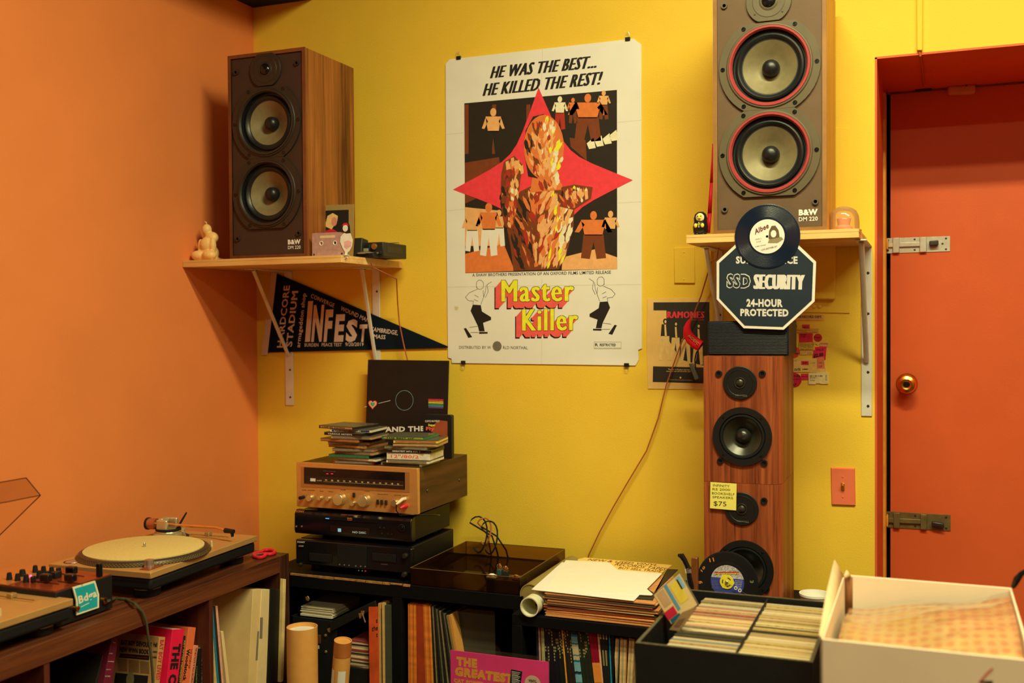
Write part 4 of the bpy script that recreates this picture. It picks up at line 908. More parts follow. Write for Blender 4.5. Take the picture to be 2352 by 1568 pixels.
# wind-up nun toy
nx = FY(-.30).px(1609, 530); X_, Y_, Z_ = nx[0], -.30, ZSR1
t = thing('windup_nun_toy', (X_, Y_, Z_), 'small black and white plastic nun toy on the shelf beside the speaker', 'toy')
k = .0625 / .065
NB = mat('nun_black', (22, 20, 14), .25, spec=.5); NY = mat('nun_face_yellow', (226, 190, 66), .4); NW = mat('nun_wimple', (214, 196, 136), .45)
b_ = FZ(0)
MB().lathe(b_, (X_, Y_), [(.018, Z_ + .006), (.0205, Z_ + .01), (.0215, Z_ + .026), (.0195, Z_ + .034), (.0185, Z_ + .04), (.019, Z_ + .05), (.016, Z_ + .061), (.009, Z_ + .0675), (.0001, Z_ + .069)], NB, 28).build('habit', t)
m = MB(); blob(m, (X_ + .001, Y_ - .012, Z_ + .05), .0115, NW, 18, (1.1, .75, 1.2)); m.build('wimple', t)
m = MB(); blob(m, (X_ + .001, Y_ - .0165, Z_ + .0515), .0085, NY, 16, (1, .65, 1.1)); m.build('face', t)
nf = FY(Y_ - .0225)
m = MB(); m.box((X_ - .002, Y_ - .0232, Z_ + .046), (X_ + .004, Y_ - .0205, Z_ + .0475), INK); m.box((X_ - .006, Y_ - .0225, Z_ + .054), (X_ - .002, Y_ - .02, Z_ + .0552), INK); m.box((X_ + .003, Y_ - .0225, Z_ + .054), (X_ + .007, Y_ - .02, Z_ + .0552), INK); m.build('mouth_and_brows', t)
for s in (-1, 1): m = MB(); blob(m, (X_ + s * .0095, Y_ - .0205, Z_ + .028), .0052, NY, 12, (1, .9, 1.25)); m.build('hand', t)
m = MB(); m.box((X_ - .0008, Y_ - .0245, Z_ + .022), (X_ + .0008, Y_ - .0215, Z_ + .038), PY); m.box((X_ - .004, Y_ - .0245, Z_ + .031), (X_ + .004, Y_ - .0215, Z_ + .0328), PY); m.build('cross', t)
for s in (-1, 1): MB().box((X_ + s * .009 - .006, Y_ - .02, Z_), (X_ + s * .009 + .006, Y_ + .012, Z_ + .0068), NB).build('foot', t, bevel=.002)
# red strap behind the toy
rs = FY(-.25); q = [rs.hit(1637, 330), rs.hit(1634, 420), rs.hit(1630, 490), rs.hit(1627, 535)]
m = MB(); w0 = [.001, .0045, .006, .005]
for i in range(3):
    a, b = q[i], q[i + 1]; m.add([a + V((-w0[i], 0, 0)), a + V((w0[i], 0, 0)), b + V((w0[i + 1], 0, 0)), b + V((-w0[i + 1], 0, 0))], [[3, 2, 1, 0]], mat('red_ribbon', (206, 26, 44), .55))
m.build('red_ribbon', label='red ribbon strap hanging down the side of the golden-brown speaker', cat='ribbon', solid=.0016)
# amber dome lamp
dx = FY(-.24).px(1938, 525)[0]; X_, Y_ = dx, -.235
t = thing('dome_lamp', (X_, Y_, ZSR1), 'amber translucent plastic dome lamp on the shelf end by the door', 'lamp')
MB().lathe(b_, (X_, Y_), [(.0455, ZSR1), (.047, ZSR1 + .003), (.0465, ZSR1 + .007), (.041, ZSR1 + .008)], mat('dome_base', (206, 130, 70), .35), 32).build('base', t)
m = MB(); m.lathe_open(b_, (X_, Y_), [(.0415, ZSR1 + .007), (.0412, ZSR1 + .03), (.039, ZSR1 + .046), (.033, ZSR1 + .059), (.023, ZSR1 + .067), (.011, ZSR1 + .071), (.0003, ZSR1 + .072)], clear('amber_plastic', (.97, .86, .66), .3, .08, .14, (230, 190, 130)), 40); m.build('dome', t)
m = MB(); m.lathe(b_, (X_, Y_), [(.027, ZSR1 + .007), (.024, ZSR1 + .012), (.016, ZSR1 + .02), (.019, ZSR1 + .038), (.0001, ZSR1 + .045)], mat('dome_inside_pink', (216, 140, 110), .4), 20); m.build('reflector', t)

# ------------------------------------------------------------------ pair of oak speakers stacked on the record cabinet
OAK = wood('red_oak', (80, 32, 14), (158, 78, 34), (1, 1, .03), 75, .42, 3.0)
YK = -.40; KF = FY(YK); x0 = KF.px(1618, 1000)[0] - .002; WK, DK_ = .208, .27
zk = [ZB_, 1.5 - .4425 + .0, 1.5 - .098]
RIM = mat('driver_rim_black', (20, 19, 16), .4, spec=.45); PCONE = mat('poly_cone', (40, 37, 23), .3, spec=.5)
def oak_speaker(z0, z1, tw, wf, pegs, label):
    t = thing('bookshelf_speaker', (x0 + WK / 2, YK + DK_ / 2, z0), label, 'speaker', 'stacked oak speakers')
    r = .036; xe = x0 + WK
    out = [(x0, YK), (xe - r, YK)] + arc(xe - r, YK + r, r, -90, 0, 8) + [(xe, YK + DK_), (x0, YK + DK_)]
    m = MB()
    # a shell: plan outline with a hollow behind the front so that the drivers can sink in
    m.prism(FZ(0), [(x0, YK + .07), (xe, YK + .07), (xe, YK + DK_), (x0, YK + DK_)], z0, z1, OAK)
    m.prism(FZ(0), [(xe - r, YK), (xe - r, YK + .07), (xe, YK + .07)] + list(reversed(arc(xe - r, YK + r, r, -90, 0, 8))), z0, z1, OAK)
    m.build('cabinet', t)
    MB().plate(KF, [(x0, z0), (xe - r, z0), (xe - r, z1), (x0, z1)], [(wf, .062)], -.07, 0, OAK).build('front_panel', t)
    w = MB().plate(KF, arc(wf[0], wf[1], .0795, 0, 352.5, 47), [(wf, .0625)], 0, .006, RIM).build('woofer', t, bevel=.002)
    MB().lathe_open(KF, wf, [(.0635, .0055), (.0615, .001), (.0585, .0045), (.0545, .0045), (.051, -.001)], RUB, 48).build('surround', w)
    MB().lathe_open(KF, wf, [(.0515, 0), (.036, -.012), (.022, -.022), (.0001, -.024)], PCONE, 48).build('cone', w)
    MB().lathe(KF, wf, [(.021, -.024), (.0205, -.012), (.016, -.004), (.009, .001), (.0001, .0025)], mat('poly_dust_cap', (30, 29, 20), .28, spec=.6), 28).build('dust_cap', w)
    for a in (45, 135, 225, 315): MB().lathe(KF, (wf[0] + .071 * math.cos(R(a)), wf[1] + .071 * math.sin(R(a))), [(.0035, .0055), (.003, .0072), (.0001, .0076)], BLACKG, 10).build('screw', w)
    tt = MB().disc(KF, tw, .0455, 0, .0045, RIM, 44).build('tweeter', t, bevel=.0015)
    MB().ring(KF, tw, [(.036, .0045), (.0352, .0055), (.034, .0045)], BLACK, 32).ring(KF, tw, [(.0155, .0045), (.0145, .007), (.012, .0065), (.011, .0045)], PCONE, 24).build('horn_ring', tt)
    MB().lathe(KF, tw, [(.0105, .0045), (.0095, .0085), (.006, .011), (.0001, .012)], PCONE, 20).build('dome', tt)
    m = MB(); m.text(KF, 'EMIT POLYCELL'[5:], (tw[0] - .012, tw[1] - .036), (tw[0] + .02, tw[1] - .036), (tw[0] - .012, tw[1] - .0315), GREYINK, .0049, .01, px=False); m.build('lettering', tt)
    for p in pegs: MB().ring(KF, p, [(.0095, 0), (.009, .0035), (.0055, .0035), (.0045, 0)], BLACK, 16).lathe(KF, p, [(.005, .0005), (.0001, .0007)], BLACKG, 10).build('grille_peg', t)
    return t
g = lambda *p: [KF.px(*a) for a in p]
oak_speaker(zk[1] + .0008, zk[2], KF.px(1700, 879), KF.px(1705, 1002), g((1651, 858), (1751, 858), (1655, 1058), (1755, 1063)), 'upper of two stacked red oak speakers, bare of any note')
oak_speaker(zk[0], zk[1], KF.px(1704, 1168), KF.px(1709, 1307), g((1651, 1145), (1755, 1150), (1655, 1350), (1760, 1353)), 'lower of two stacked red oak speakers, with a yellow price note')
# the price note
NT = FY(YK - .0075); zn = zoom(1540, 1060, 4.3548)
q = NT.pxs([zn(400, 203), zn(662, 220), zn(656, 487), zn(395, 465)])
t = thing('sticky_note', NT.p(sum(a for a, b in q) / 4, min(b for a, b in q)), 'yellow handwritten sticky price note on the lower oak speaker', 'sticky note')
MB().prism(NT, q, -.0006, 0, mat('note_yellow', (222, 204, 84), .7, var=.03)).build('paper', t)
m = MB()
for s, a, b, c_ in (('INFINITY', (425, 246), (592, 258), (425, 222)), ('RS 2000', (420, 284), (598, 293), (420, 262)), ('BOOKSHELF', (415, 325), (640, 338), (415, 302)), ('SPEAKERS', (420, 364), (625, 374), (420, 342)), ('$75', (432, 438), (560, 446), (432, 392))): m.text(NT, s, zn(*a), zn(*b), zn(*c_), INK, .0003, .0)
m.build('handwriting', t)
# ridged black box on top
q0, q1 = FY(-.345).px(1625, 780)[0], FY(-.345).px(1811, 780)[0]; zbx = zk[2]; ztx = FY(-.345).px(1700, 737)[1]
t = thing('ridged_black_box', ((q0 + q1) / 2, -.25, zbx), 'blue-black ridged box lying on top of the stacked oak speakers', 'box')
RB = mat('ridged_blue_black', (10, 20, 28), .45, spec=.3, var=.1)
MB().box((q0, -.342, zbx), (q1, -.16, ztx), RB).build('body', t, bevel=.004)
m = MB(); n = 22
for i in range(n): zz = zbx + .006 + (ztx - zbx - .012) * i / (n - 1); m.tube([(q0 + .004, -.3425, zz), (q1 - .004, -.3425, zz)], .0014, RB, 6)
o = m.build('ridges', t); o['kind'] = 'stuff'
# plush horn on a black band, hung by the box
HF = FY(-.12); zh = zoom(1470, 670, 6.816)
t = thing('plush_devil_horn', HF.p(*HF.px(1600, 880)), 'red plush devil horn with yellow lettering on a black headband', 'headband')
pts = [HF.hit(*zh(*a)) for a in ((800, 408), (765, 470), (735, 560), (745, 660), (800, 745), (880, 810), (950, 850))]
MB().tube(pts, [.001, .006, .0105, .0145, .0165, .018, .0165], mat('plush_red', (206, 24, 30), .8, spec=.2, bump=.2, bscale=500), 16).build('horn', t)
m = MB(); HL = FY(-.1375 - .003)
m.text(HL, 'AC/DC', zh(742, 690), zh(905, 835), zh(772, 660), INK, 0, .07); m.text(HL, 'AC/DC', zh(744, 689), zh(903, 832), zh(773, 662), C('horn_ink', (190, 150, 60)), .0004, .0); m.build('lettering', t)
pts = [HF.hit(*zh(*a)) for a in ((1000, 800), (930, 880), (880, 960), (860, 1060), (865, 1150), (890, 1290), (940, 1380))]
MB().tube(pts, .0035, BLACK, 8, .6).build('band', t)
q = [HF.px(*zh(*a)) for a in ((765, 1125), (830, 1115), (925, 1355), (865, 1385))]; MB().prism(HF, q, -.004, .006, mat('buckle_olive', (70, 66, 44), .4)).build('band_end', t, bevel=.002)
# speaker wire from the shelf down the wall
pw = [V((1.745, -.16, ZSR0 - .004)), V((1.73, -.10, ZSR0 - .03))] + [FY(d).hit(x, y) for x, y, d in ((1634, 600, -.06), (1610, 680, -.04), (1592, 725, -.03), (1560, 800, -.022), (1530, 885, -.02), (1512, 960, -.02), (1485, 1035, -.02), (1440, 1110, -.02), (1408, 1165, -.02), (1378, 1220, -.02), (1352, 1275, -.02), (1346, 1310, -.02))]
MB().tube(pw, .0024, CUW, 6).build('speaker_wire', label='brown speaker wire trailing down the yellow wall to the pile of sleeves', cat='wire')
# band poster
BF = FY(-.002); zb_ = zoom(1470, 670, 6.816)
B = lambda *p: [BF.px(*zb_(*a)) for a in p]
t = thing('band_poster', BF.p(*BF.px(1560, 890)), 'small yellowed band poster in black and cream on the wall behind the red horn', 'poster')
MB().prism(BF, B((118, 108), (1086, 102), (1086, 1525), (125, 1515), (105, 800)), -.001, .0006, mat('yellowed_paper', (214, 170, 84), .75, var=.06)).build('sheet', t)
m = MB(); PP = C('cream_print', (212, 176, 96)); PBk = C('soft_black', (46, 40, 28))
m.flat(BF, B((212, 165), (1086, 160), (1086, 290), (212, 290)), .0009, PBk); m.flat(BF, B((205, 1165), (1086, 1185), (1086, 1435), (200, 1410)), .0009, PBk)
m.flat(BF, B((415, 290), (1086, 290), (1086, 1180), (640, 1060), (415, 700)), .0009, PBk)
def band_figure(x, y, h, dark):
    b = h * .085; tr = PP
    m.flat(BF, B((x - b, y + h * .12), (x + b, y + h * .12), (x + b * 1.3, y + h * .42), (x - b * 1.3, y + h * .42)), .0011, PBk); m.flat(BF, B((x - b * .25, y + h * .13), (x + b * .25, y + h * .13), (x + b * .5, y + h * .42), (x - b * .1, y + h * .42)), .0012, tr)
    m.flat(BF, B((x - b * 1.2, y + h * .41), (x + b * 1.2, y + h * .41), (x + b * 1.3, y + h), (x + b * .5, y + h), (x, y + h * .55), (x - b * .9, y + h), (x - b * 1.8, y + h)), .0012, tr)
    c0 = BF.px(*zb_(x, y + h * .05)); m.ell(BF, c0, .0068, .0092, .0011, PBk, 14); m.ell(BF, (c0[0] + .001, c0[1] - .001), .0034, .005, .0013, tr, 12)
band_figure(395, 430, 640, 0); band_figure(560, 470, 600, 1); band_figure(720, 480, 640, 1); band_figure(915, 500, 640, 1)
m.build('picture_print', t)
m = MB(); m.strike(BF, 'RAMONES', zb_(430, 408), zb_(1000, 410), zb_(434, 305), C('red_logo', (206, 50, 50)), .0014, .0016); m.text(BF, 'ROCKET TO RUSSIA', zb_(815, 445), zb_(1008, 445), zb_(815, 430), C('red_logo', (206, 50, 50)), .0014, .02)
m.text(BF, '"Rocket To Russia is the best', zb_(440, 1222), zb_(785, 1230), zb_(440, 1200), PP, .0014, .02); m.text(BF, 'American rock and roll of the year"', zb_(412, 1250), zb_(800, 1256), zb_(412, 1230), PP, .0014, .02); m.text(BF, 'Their new album now available on Sire Records', zb_(465, 1380), zb_(820, 1388), zb_(465, 1366), PP, .0014)
m.ell(BF, BF.px(*zb_(635, 1342)), .003, .003, .0012, PP, 12); m.build('lettering', t)

# ------------------------------------------------------------------ price stickers and tags on the wall
zk_ = zoom(1800, 700, 7.469)
STK = FY(-.0008); n_st = [0]
def sticker(shape, col, label, lines=(), ink=INK, rot=None, curl=0):
    n_st[0] += 1; w0 = .0002 * (n_st[0] % 9)
    t0 = MB(); col_m = mat('sticker_%d' % n_st[0], col, .5, spec=.4, var=.1, scale=90)
    if isinstance(shape[0], (int, float)):
        cx, cy, r = shape; c0 = STK.px(*zk_(cx, cy)); rr = (STK.px(*zk_(cx + r, cy))[0] - c0[0])
        pts = arc(c0[0], c0[1], rr, 0, 350, 35); bot = c0[1] - rr
    else:
        pts = [STK.px(*zk_(*a)) for a in shape]; bot = min(b for a, b in pts)
    t = thing('price_sticker', STK.p(pts[0][0], bot), label, 'sticker', 'stickers and tags on the yellow wall')
    t0.prism(STK, pts, 0, .0006 + w0 + curl, col_m).build('label', t)
    if lines:
        m = MB()
        for s, a, b, c_, bo in lines: m.text(STK, s, zk_(*a), zk_(*b), zk_(*c_), ink, .0009 + w0 + curl, bo)
        m.build('lettering', t)
sticker([(130, 160), (690, 168), (690, 272), (130, 268)], (206, 150, 70), 'pale wall label reading as a department name, topmost among the price stickers', [('GREEN RECORD DEPT.', (150, 222), (660, 226), (150, 180), .03)], C('green_ink', (50, 60, 30)))
sticker((160, 368, 66), (24, 110, 56), 'round green sticker peeping out behind the black ridged box')
sticker([(322, 336), (446, 338), (446, 405), (322, 400)], (196, 40, 66), 'small plain pink rectangular sticker nearest the round green one', [('SALE', (345, 392), (425, 394), (345, 372), .02)])
sticker([(205, 420), (600, 405), (600, 470), (205, 480)], (206, 150, 60), 'faded tan paper label with faint print under the small pink sticker', [('Home Boy Records', (225, 440), (455, 440), (225, 425), .0), ('JAZZ VOCAL', (285, 468), (410, 468), (285, 455), .0)], C('brown_ink', (110, 70, 30)))
sticker([(265, 492), (500, 486), (500, 632), (270, 640)], (196, 30, 50), 'crumpled magenta rectangular sticker beside the round red one', [('SALE PRICE', (285, 520), (390, 520), (285, 500), .02), ('1.99', (300, 560), (370, 560), (300, 535), .02)])
sticker([(500, 480), (640, 490), (640, 640), (590, 690), (500, 640)], (206, 170, 60), 'glossy yellow torn tape under the round red sticker')
sticker((587, 563, 73), (186, 30, 44), 'round red sticker with a dark word across it', [('Poppe', (530, 572), (632, 568), (530, 545), .03)])
sticker([(262, 652), (540, 655), (535, 775), (265, 770)], (206, 160, 50), 'yellow label with four lines of black type', [('Golden Record & Merge', (275, 677), (525, 677), (275, 660), .02), ('specialty label collection only', (275, 703), (520, 703), (275, 688), .02), ('LPs Tapes Cassettes', (290, 728), (505, 728), (290, 712), .02), ('Posters and Jewellery', (285, 764), (505, 764), (285, 746), .02)])
sticker([(618, 640), (768, 650), (765, 716), (620, 710)], (214, 150, 90), 'small tan tag with a red line of type', [('RECORDS', (635, 675), (760, 677), (635, 657), .03)], C('red_ink', (160, 40, 30)))
sticker([(95, 655), (215, 652), (215, 686), (95, 690)], (176, 90, 60), 'narrow brownish sticker above the red round halloween one', [('CLASSIC', (118, 682), (212, 680), (118, 660), .02)])
sticker((170, 808, 104), (206, 66, 50), 'round red-orange greeting sticker half hidden by the oak speaker', [('Happy', (120, 788), (225, 784), (120, 762), .04), ('Halloween', (75, 850), (260, 846), (75, 824), .04)])
sticker([(280, 790), (500, 786), (500, 852), (280, 856)], (206, 160, 80), 'pale tan price label under the yellow four-line label', [('3.99', (405, 838), (480, 838), (405, 815), .0)], C('red_ink', (160, 40, 30)))
sticker([(540, 720), (738, 714), (718, 940), (498, 915), (520, 760)], (206, 34, 60), 'large hot-pink price sticker reading two dollars', [('SALE!', (560, 785), (690, 785), (565, 750), .02), ('$2.00', (515, 905), (680, 880), (515, 840), .06)])
sticker([(100, 925), (570, 915), (720, 950), (720, 1160), (100, 1150)], (214, 170, 80), 'wide yellowed backing paper behind the lower price stickers', [('MUSIC PLUS', (110, 965), (220, 965), (110, 950), .0), ('1.98', (465, 1005), (535, 1000), (465, 990), .0)], C('brown_ink', (110, 70, 30)))
sticker([(302, 962), (430, 964), (430, 1032), (302, 1028)], (196, 30, 56), 'pink rectangular sticker on the yellowed backing paper', [('9.99', (330, 1010), (400, 1010), (330, 980), .02)])
sticker([(318, 1090), (426, 1092), (426, 1150), (318, 1150)], (206, 176, 60), 'yellow price label with a black bar', [('USED', (322, 1112), (422, 1112), (322, 1092), .06)])
sticker([(110, 1085), (295, 1080), (295, 1138), (110, 1142)], (206, 170, 90), 'cream label with outlined lettering next to the black-barred price label', [('CUTS', (180, 1130), (290, 1125), (180, 1092), .05)])
sticker([(570, 900), (690, 890), (706, 1095), (572, 1092)], (206, 110, 60), 'salmon swing tag with a punched hole hanging over the hot-pink sticker', [('SIZE', (610, 1000), (660, 1000), (610, 985), .0), ('LP', (615, 1070), (660, 1070), (615, 1040), .0)], curl=.0012)
sticker([(300, 1180), (424, 1180), (424, 1285), (305, 1288)], (206, 34, 56), 'square pink sticker between the round price sticker and the cream ticket', [('REDUCED', (308, 1235), (415, 1235), (308, 1220), .02)])
sticker((180, 1287, 128), (186, 22, 48), 'large round magenta price sticker lowest beside the oak speaker', [('GO-Rs', (110, 1238), (285, 1236), (110, 1200), .03), ('PUNK ROCK', (110, 1285), (290, 1282), (110, 1268), .02), ('$.37', (110, 1395), (220, 1390), (110, 1348), .05)])
sticker([(428, 1165), (765, 1155), (765, 1355), (640, 1355), (620, 1345), (560, 1345), (545, 1360), (428, 1358)], (222, 192, 116), 'cream bar-coded ticket with a notched lower edge', [('|||| | ||| | ||||', (450, 1228), (665, 1226), (450, 1204), .04), ('BINDERS 1', (450, 1258), (575, 1256), (450, 1244), .0), ('Billing', (455, 1300), (530, 1298), (455, 1282), .0), ('NYON', (745, 1295), (745, 1200), (715, 1295), .0)], curl=.0016)
# ------------------------------------------------------------------ on top of the cabinets
zl = zoom(920, 1220, 5.6)
ZL0 = ZA; hL = .052; xl0, xl1, yl0, yl1 = .868, 1.222, -.452, -.045
SMK = clear('smoked_acrylic', (.66, .50, .34), .25, .04, .08, (60, 40, 20))
t = thing('smoked_dust_cover', ((xl0 + xl1) / 2, (yl0 + yl1) / 2, ZL0), 'smoked acrylic turntable lid lying upside down on the black cabinet', 'dust cover')
w = .003
MB().box((xl0, yl0, ZL0 + .0002), (xl1, yl1, ZL0 + w), SMK).build('top_sheet', t)
for a, b in (((xl0, yl0), (xl1, yl0 + w)), ((xl0, yl1 - w), (xl1, yl1)), ((xl0, yl0), (xl0 + w, yl1)), ((xl1 - w, yl0), (xl1, yl1))): MB().box((a[0], a[1], ZL0 + .0002), (b[0], b[1], ZL0 + hL), SMK).build('side_wall', t)
RIMM = mat('acrylic_rim', (96, 70, 30), .3)
m = MB()
for a, b in (((xl0, yl0), (xl1, yl0)), ((xl0, yl1), (xl1, yl1)), ((xl0, yl0), (xl0, yl1)), ((xl1, yl0), (xl1, yl1))): m.tube([(a[0], a[1], ZL0 + hL), (b[0], b[1], ZL0 + hL)], .0011, RIMM, 5)
m.build('rim', t)
# small electrical parts inside it
zi = ZL0 + w
MB().box((1.115, -.444, zi), (1.214, -.37, zi + .034), mat('black_tray_block', (14, 14, 12), .4)).build('black_tray', label='small black tray full of loose parts inside the smoked lid', cat='tray', bevel=.003)
zi += .034
parts = [('green_parts_card', 1130, 1322, (.03, .02, .012), (170, 170, 120), 'pale moulded plastic holder with loose parts in the smoked lid'), ('relay_block', 1162, 1316, (.016, .014, .03), (36, 36, 26), 'small black and brass relay in the smoked lid'), ('connector_block', 1185, 1326, (.022, .012, .014), (120, 56, 30), 'small brown connector block in the smoked lid'), ('phono_cartridge', 1148, 1312, (.014, .016, .034), (40, 70, 60), 'teal and black phono cartridge in the smoked lid')]
for nme, x, y, (a, b, h), c_, lab in parts:
    f = FZ(zi + h); p = f.hit(x, y - 4); p.y = {'green_parts_card': -.425, 'relay_block': -.39, 'connector_block': -.42, 'phono_cartridge': -.385}[nme]
    f2 = FY(p.y); p.x = min(f2.px(x, y)[0], xl1 - .02)
    t = thing(nme, (p.x, p.y, zi), lab, 'electronic part', 'loose parts in the smoked lid')
    MB().box((p.x - a / 2, p.y - b / 2, zi), (p.x + a / 2, p.y + b / 2, zi + h * .55), mat(nme + '_body', c_, .4)).build('body', t, bevel=.002)
    MB().lathe(FZ(0), (p.x, p.y), [(a * .35, zi + h * .55), (a * .35, zi + h * .8), (a * .2, zi + h), (.0001, zi + h)], BRASS if nme != 'green_parts_card' else WHITEINK, 12).build('cap', t)
    for s in (-1, 1): MB().tube([(p.x + s * a * .4, p.y, zi + h * .5), (p.x + s * a * .55, p.y - .004, zi + h * .8), (p.x + s * a * .3, p.y - .006, zi + h * .95)], .0012, STEEL, 5).build('terminal', t)
# two mailing tubes lying front to back
def tube_lying(name, x, y0, y1, zc, r, m_, label, inner):
    t = thing(name, (x, y0, zc - r), label, 'tube')
    f = Fr((x, y0, zc), (1, 0, 0), (0, 0, 1)); L_ = y1 - y0
    MB().ring(f, (0, 0), [(r, 0), (r, -L_), (r - .003, -L_), (r - .003, 0)], m_, 32).build('wall', t)
    if inner: MB().lathe(Fr((x, y0 + .12, zc), (1, 0, 0), (0, 0, 1)), (0, 0), [(r - .0032, 0), (.0001, .001)], mat('tube_plug', (60, 58, 40), .7), 24).build('end_plug', t)
    else: MB().lathe(Fr((x, y0 + .002, zc), (1, 0, 0), (0, 0, 1)), (0, 0), [(r - .0032, 0), (.0001, .001)], m_, 24).build('end_plug', t)
    return t
tube_lying('mailing_tube', 1.256, -.455, -.07, ZB_ + .0325, .0315, mat('olive_tube_paper', (132, 112, 50), .6, var=.05), 'olive-grey mailing tube lying beside the smoked lid', False)
p = FY(-.56).px(1216, 1395)
tube_lying('plastic_pipe', p[0], -.56, -.47, max(p[1], ZB_ + .0275), .0275, mat('pipe_white', (206, 196, 140), .45, var=.06), 'open-ended white plastic pipe beside the flat pile of record sleeves', True)
# flat pile of record sleeves
sx0, sx1, sy0, sy1 = 1.334, 1.648, -.535, -.22
zw7 = zoom(1180, 1220, 4.5058)
top = FY(-.535).px(*zw7(330, 640))[1]
n = 20; th = (top - ZB_) / n; random.seed(9)
sm_ = MB().box((-.1575, -.1575, 0), (.1575, .1575, 1), CREAM); sme = keepmesh(sm_, 'flat_sleeve')
cols = [(196, 130, 60), (176, 110, 52), (206, 146, 76), (150, 92, 44), (206, 156, 90), (60, 44, 28), (186, 124, 62), (90, 60, 36), (40, 70, 44), (200, 140, 70), (130, 50, 36), (40, 34, 26)]
order = [0, 2, 0, 1, 3, 0, 2, 1, 10, 8, 4, 5, 0, 7, 1, 11, 3, 5, 2, 6]
for i in range(n):
    dx, dy = random.uniform(-.008, .008), random.uniform(-.008, .006)
    if i < 6: dx *= .4
    inst(sme, 'record_sleeve_flat', ((sx0 + sx1) / 2 + dx, (sy0 + sy1) / 2 + dy, ZB_ + i * th + .0002), (0, 0, R(random.uniform(-1.5, 1.5))), (1, 1, th - .0004), None, [mat('sleeve_edge_%d' % order[i], cols[order[i]], .7, var=.2, scale=70)],
         'thin %s record sleeve lying in the flat pile on the record cabinet' % ('tan', 'brown', 'pale tan', 'dark brown', 'cream', 'black-brown', 'worn tan', 'dark', 'green', 'light brown', 'red-brown', 'black')[order[i]], 'record sleeve', 'flat pile of record sleeves')
def sheet(pts, z, h, m_, name, label, cat, txt=None):
    f = FZ(z); q = [f.px(*zw7(*a)) for a in pts]
    if not txt: return MB().prism(f, q, 0, h, m_).build(name, label=label, cat=cat)
    t = thing(name, f.p(q[0][0], q[0][1]), label, cat); MB().prism(f, q, 0, h, m_).build('sheet', t)
    m = MB()
    for s, a, b, c_ in txt: m.text(FZ(z + h), s, zw7(*a), zw7(*b), zw7(*c_), C('brown_pen', (120, 70, 24)), .0004, .01)
    m.build('handwriting', t)
zt_ = top
sheet([(1590, 395), (1700, 400), (1450, 645), (1380, 595), (1250, 700), (1440, 715)], zt_ + .0002, .002, mat('black_sleeve_paper', (40, 34, 22), .6), 'black_sleeve', 'black record sleeve sticking out under the white ones on the pile', 'record sleeve')
sheet([(660, 290), (735, 272), (1640, 350), (1500, 455), (700, 400)], zt_ + .0024, .0008, mat('yellow_flyer', (222, 180, 84), .7), 'handwritten_flyer', 'yellowed handwritten flyer under the white sleeve on the pile', 'flyer',
      [('NEW & USED VINYL', (760, 300), (1480, 360), (790, 282)), ('RECORDS TAPES', (1040, 350), (1560, 405), (1075, 325)), ('BUY SELL TRADE', (1080, 385), (1520, 425), (1100, 365))])
sheet([(185, 602), (500, 320), (900, 420), (1300, 662), (1242, 722), (250, 612)], zt_ + .0034, .001, PAPER, 'white_paper_sheet', 'plain white paper jutting from under the top sleeve', 'paper')
sheet([(330, 605), (540, 302), (980, 324), (1080, 404), (1535, 440), (1378, 600), (1440, 655), (1425, 665)], zt_ + .0046, .0016, mat('white_inner_sleeve', (222, 208, 166), .7, var=.02), 'white_inner_sleeve', 'white paper inner sleeve on top of the flat pile', 'record sleeve')

# record clock leaning by the lower oak speaker
KC = FY(-.475); zc_ = zoom(1540, 1060, 4.3548); c = KC.px(*zc_(570, 1200)); rk = KC.px(*zc_(880, 1200))[0] - c[0]
t = thing('record_clock', (c[0], -.475, ZB_), 'black vinyl record turned into a clock with blue and grey label', 'clock')
prof = [(.004, -.0012), (rk - .001, -.0012), (rk, 0), (rk - .002, .0008)]; r_ = rk - .005
while r_ > .053: prof += [(r_, .0004), (r_ - .0014, .0008)]; r_ -= .0028
prof += [(.048, .001), (.004, .001)]
MB().ring(KC, c, prof, mat('vinyl_black', (24, 23, 20), .35, spec=.4), 64).build('vinyl', t)
rl = KC.px(*zc_(738, 1200))[0] - c[0]
hy = c[1] + .35 * rl * 0 + (KC.px(*zc_(570, 1163))[1] - c[1])
half = lambda top_: [(c[0] + rl * math.cos(a_), c[1] + rl * math.sin(a_)) for a_ in [math.asin((hy - c[1]) / rl) + (math.pi - 2 * math.asin((hy - c[1]) / rl)) * i / 24 for i in range(25)]] if top_ else [(c[0] + rl * math.cos(a_), c[1] + rl * math.sin(a_)) for a_ in [math.pi - math.asin((hy - c[1]) / rl) + (math.pi + 2 * math.asin((hy - c[1]) / rl)) * i / 30 for i in range(31)]]
MB().prism(KC, half(True), .0008, .0014, mat('label_map_grey', (170, 160, 140), .6, var=.5, scale=260)).build('label_top', t); MB().prism(KC, half(False), .0008, .0014, mat('label_blue', (50, 62, 120), .5, var=.06)).build('label_bottom', t)
m = MB(); OR_ = C('clock_orange', (200, 120, 50))
for s, a, b, c_ in (('11', (395, 1005), (440, 995), (385, 965)), ('10', (318, 1102), (352, 1055), (300, 1085)), ('9', (322, 1220), (322, 1190), (285, 1220))): m.text(KC, s, zc_(*a), zc_(*b), zc_(*c_), OR_, .0012, .03)
m.text(KC, '3', zc_(832, 1185), zc_(832, 1212), zc_(795, 1185), C('clock_olive', (120, 120, 70)), .0012, .02)
m.text(KC, 'MOTOWN', zc_(443, 1130), zc_(685, 1128), zc_(443, 1098), INK, .0016, .13); m.text(KC, 'MOTOWN', zc_(445, 1128), zc_(683, 1126), zc_(445, 1100), C('label_red', (190, 50, 36)), .0019, .09); m.text(KC, 'MOTOWN', zc_(447, 1127), zc_(681, 1125), zc_(447, 1112), PY, .0022, .03)
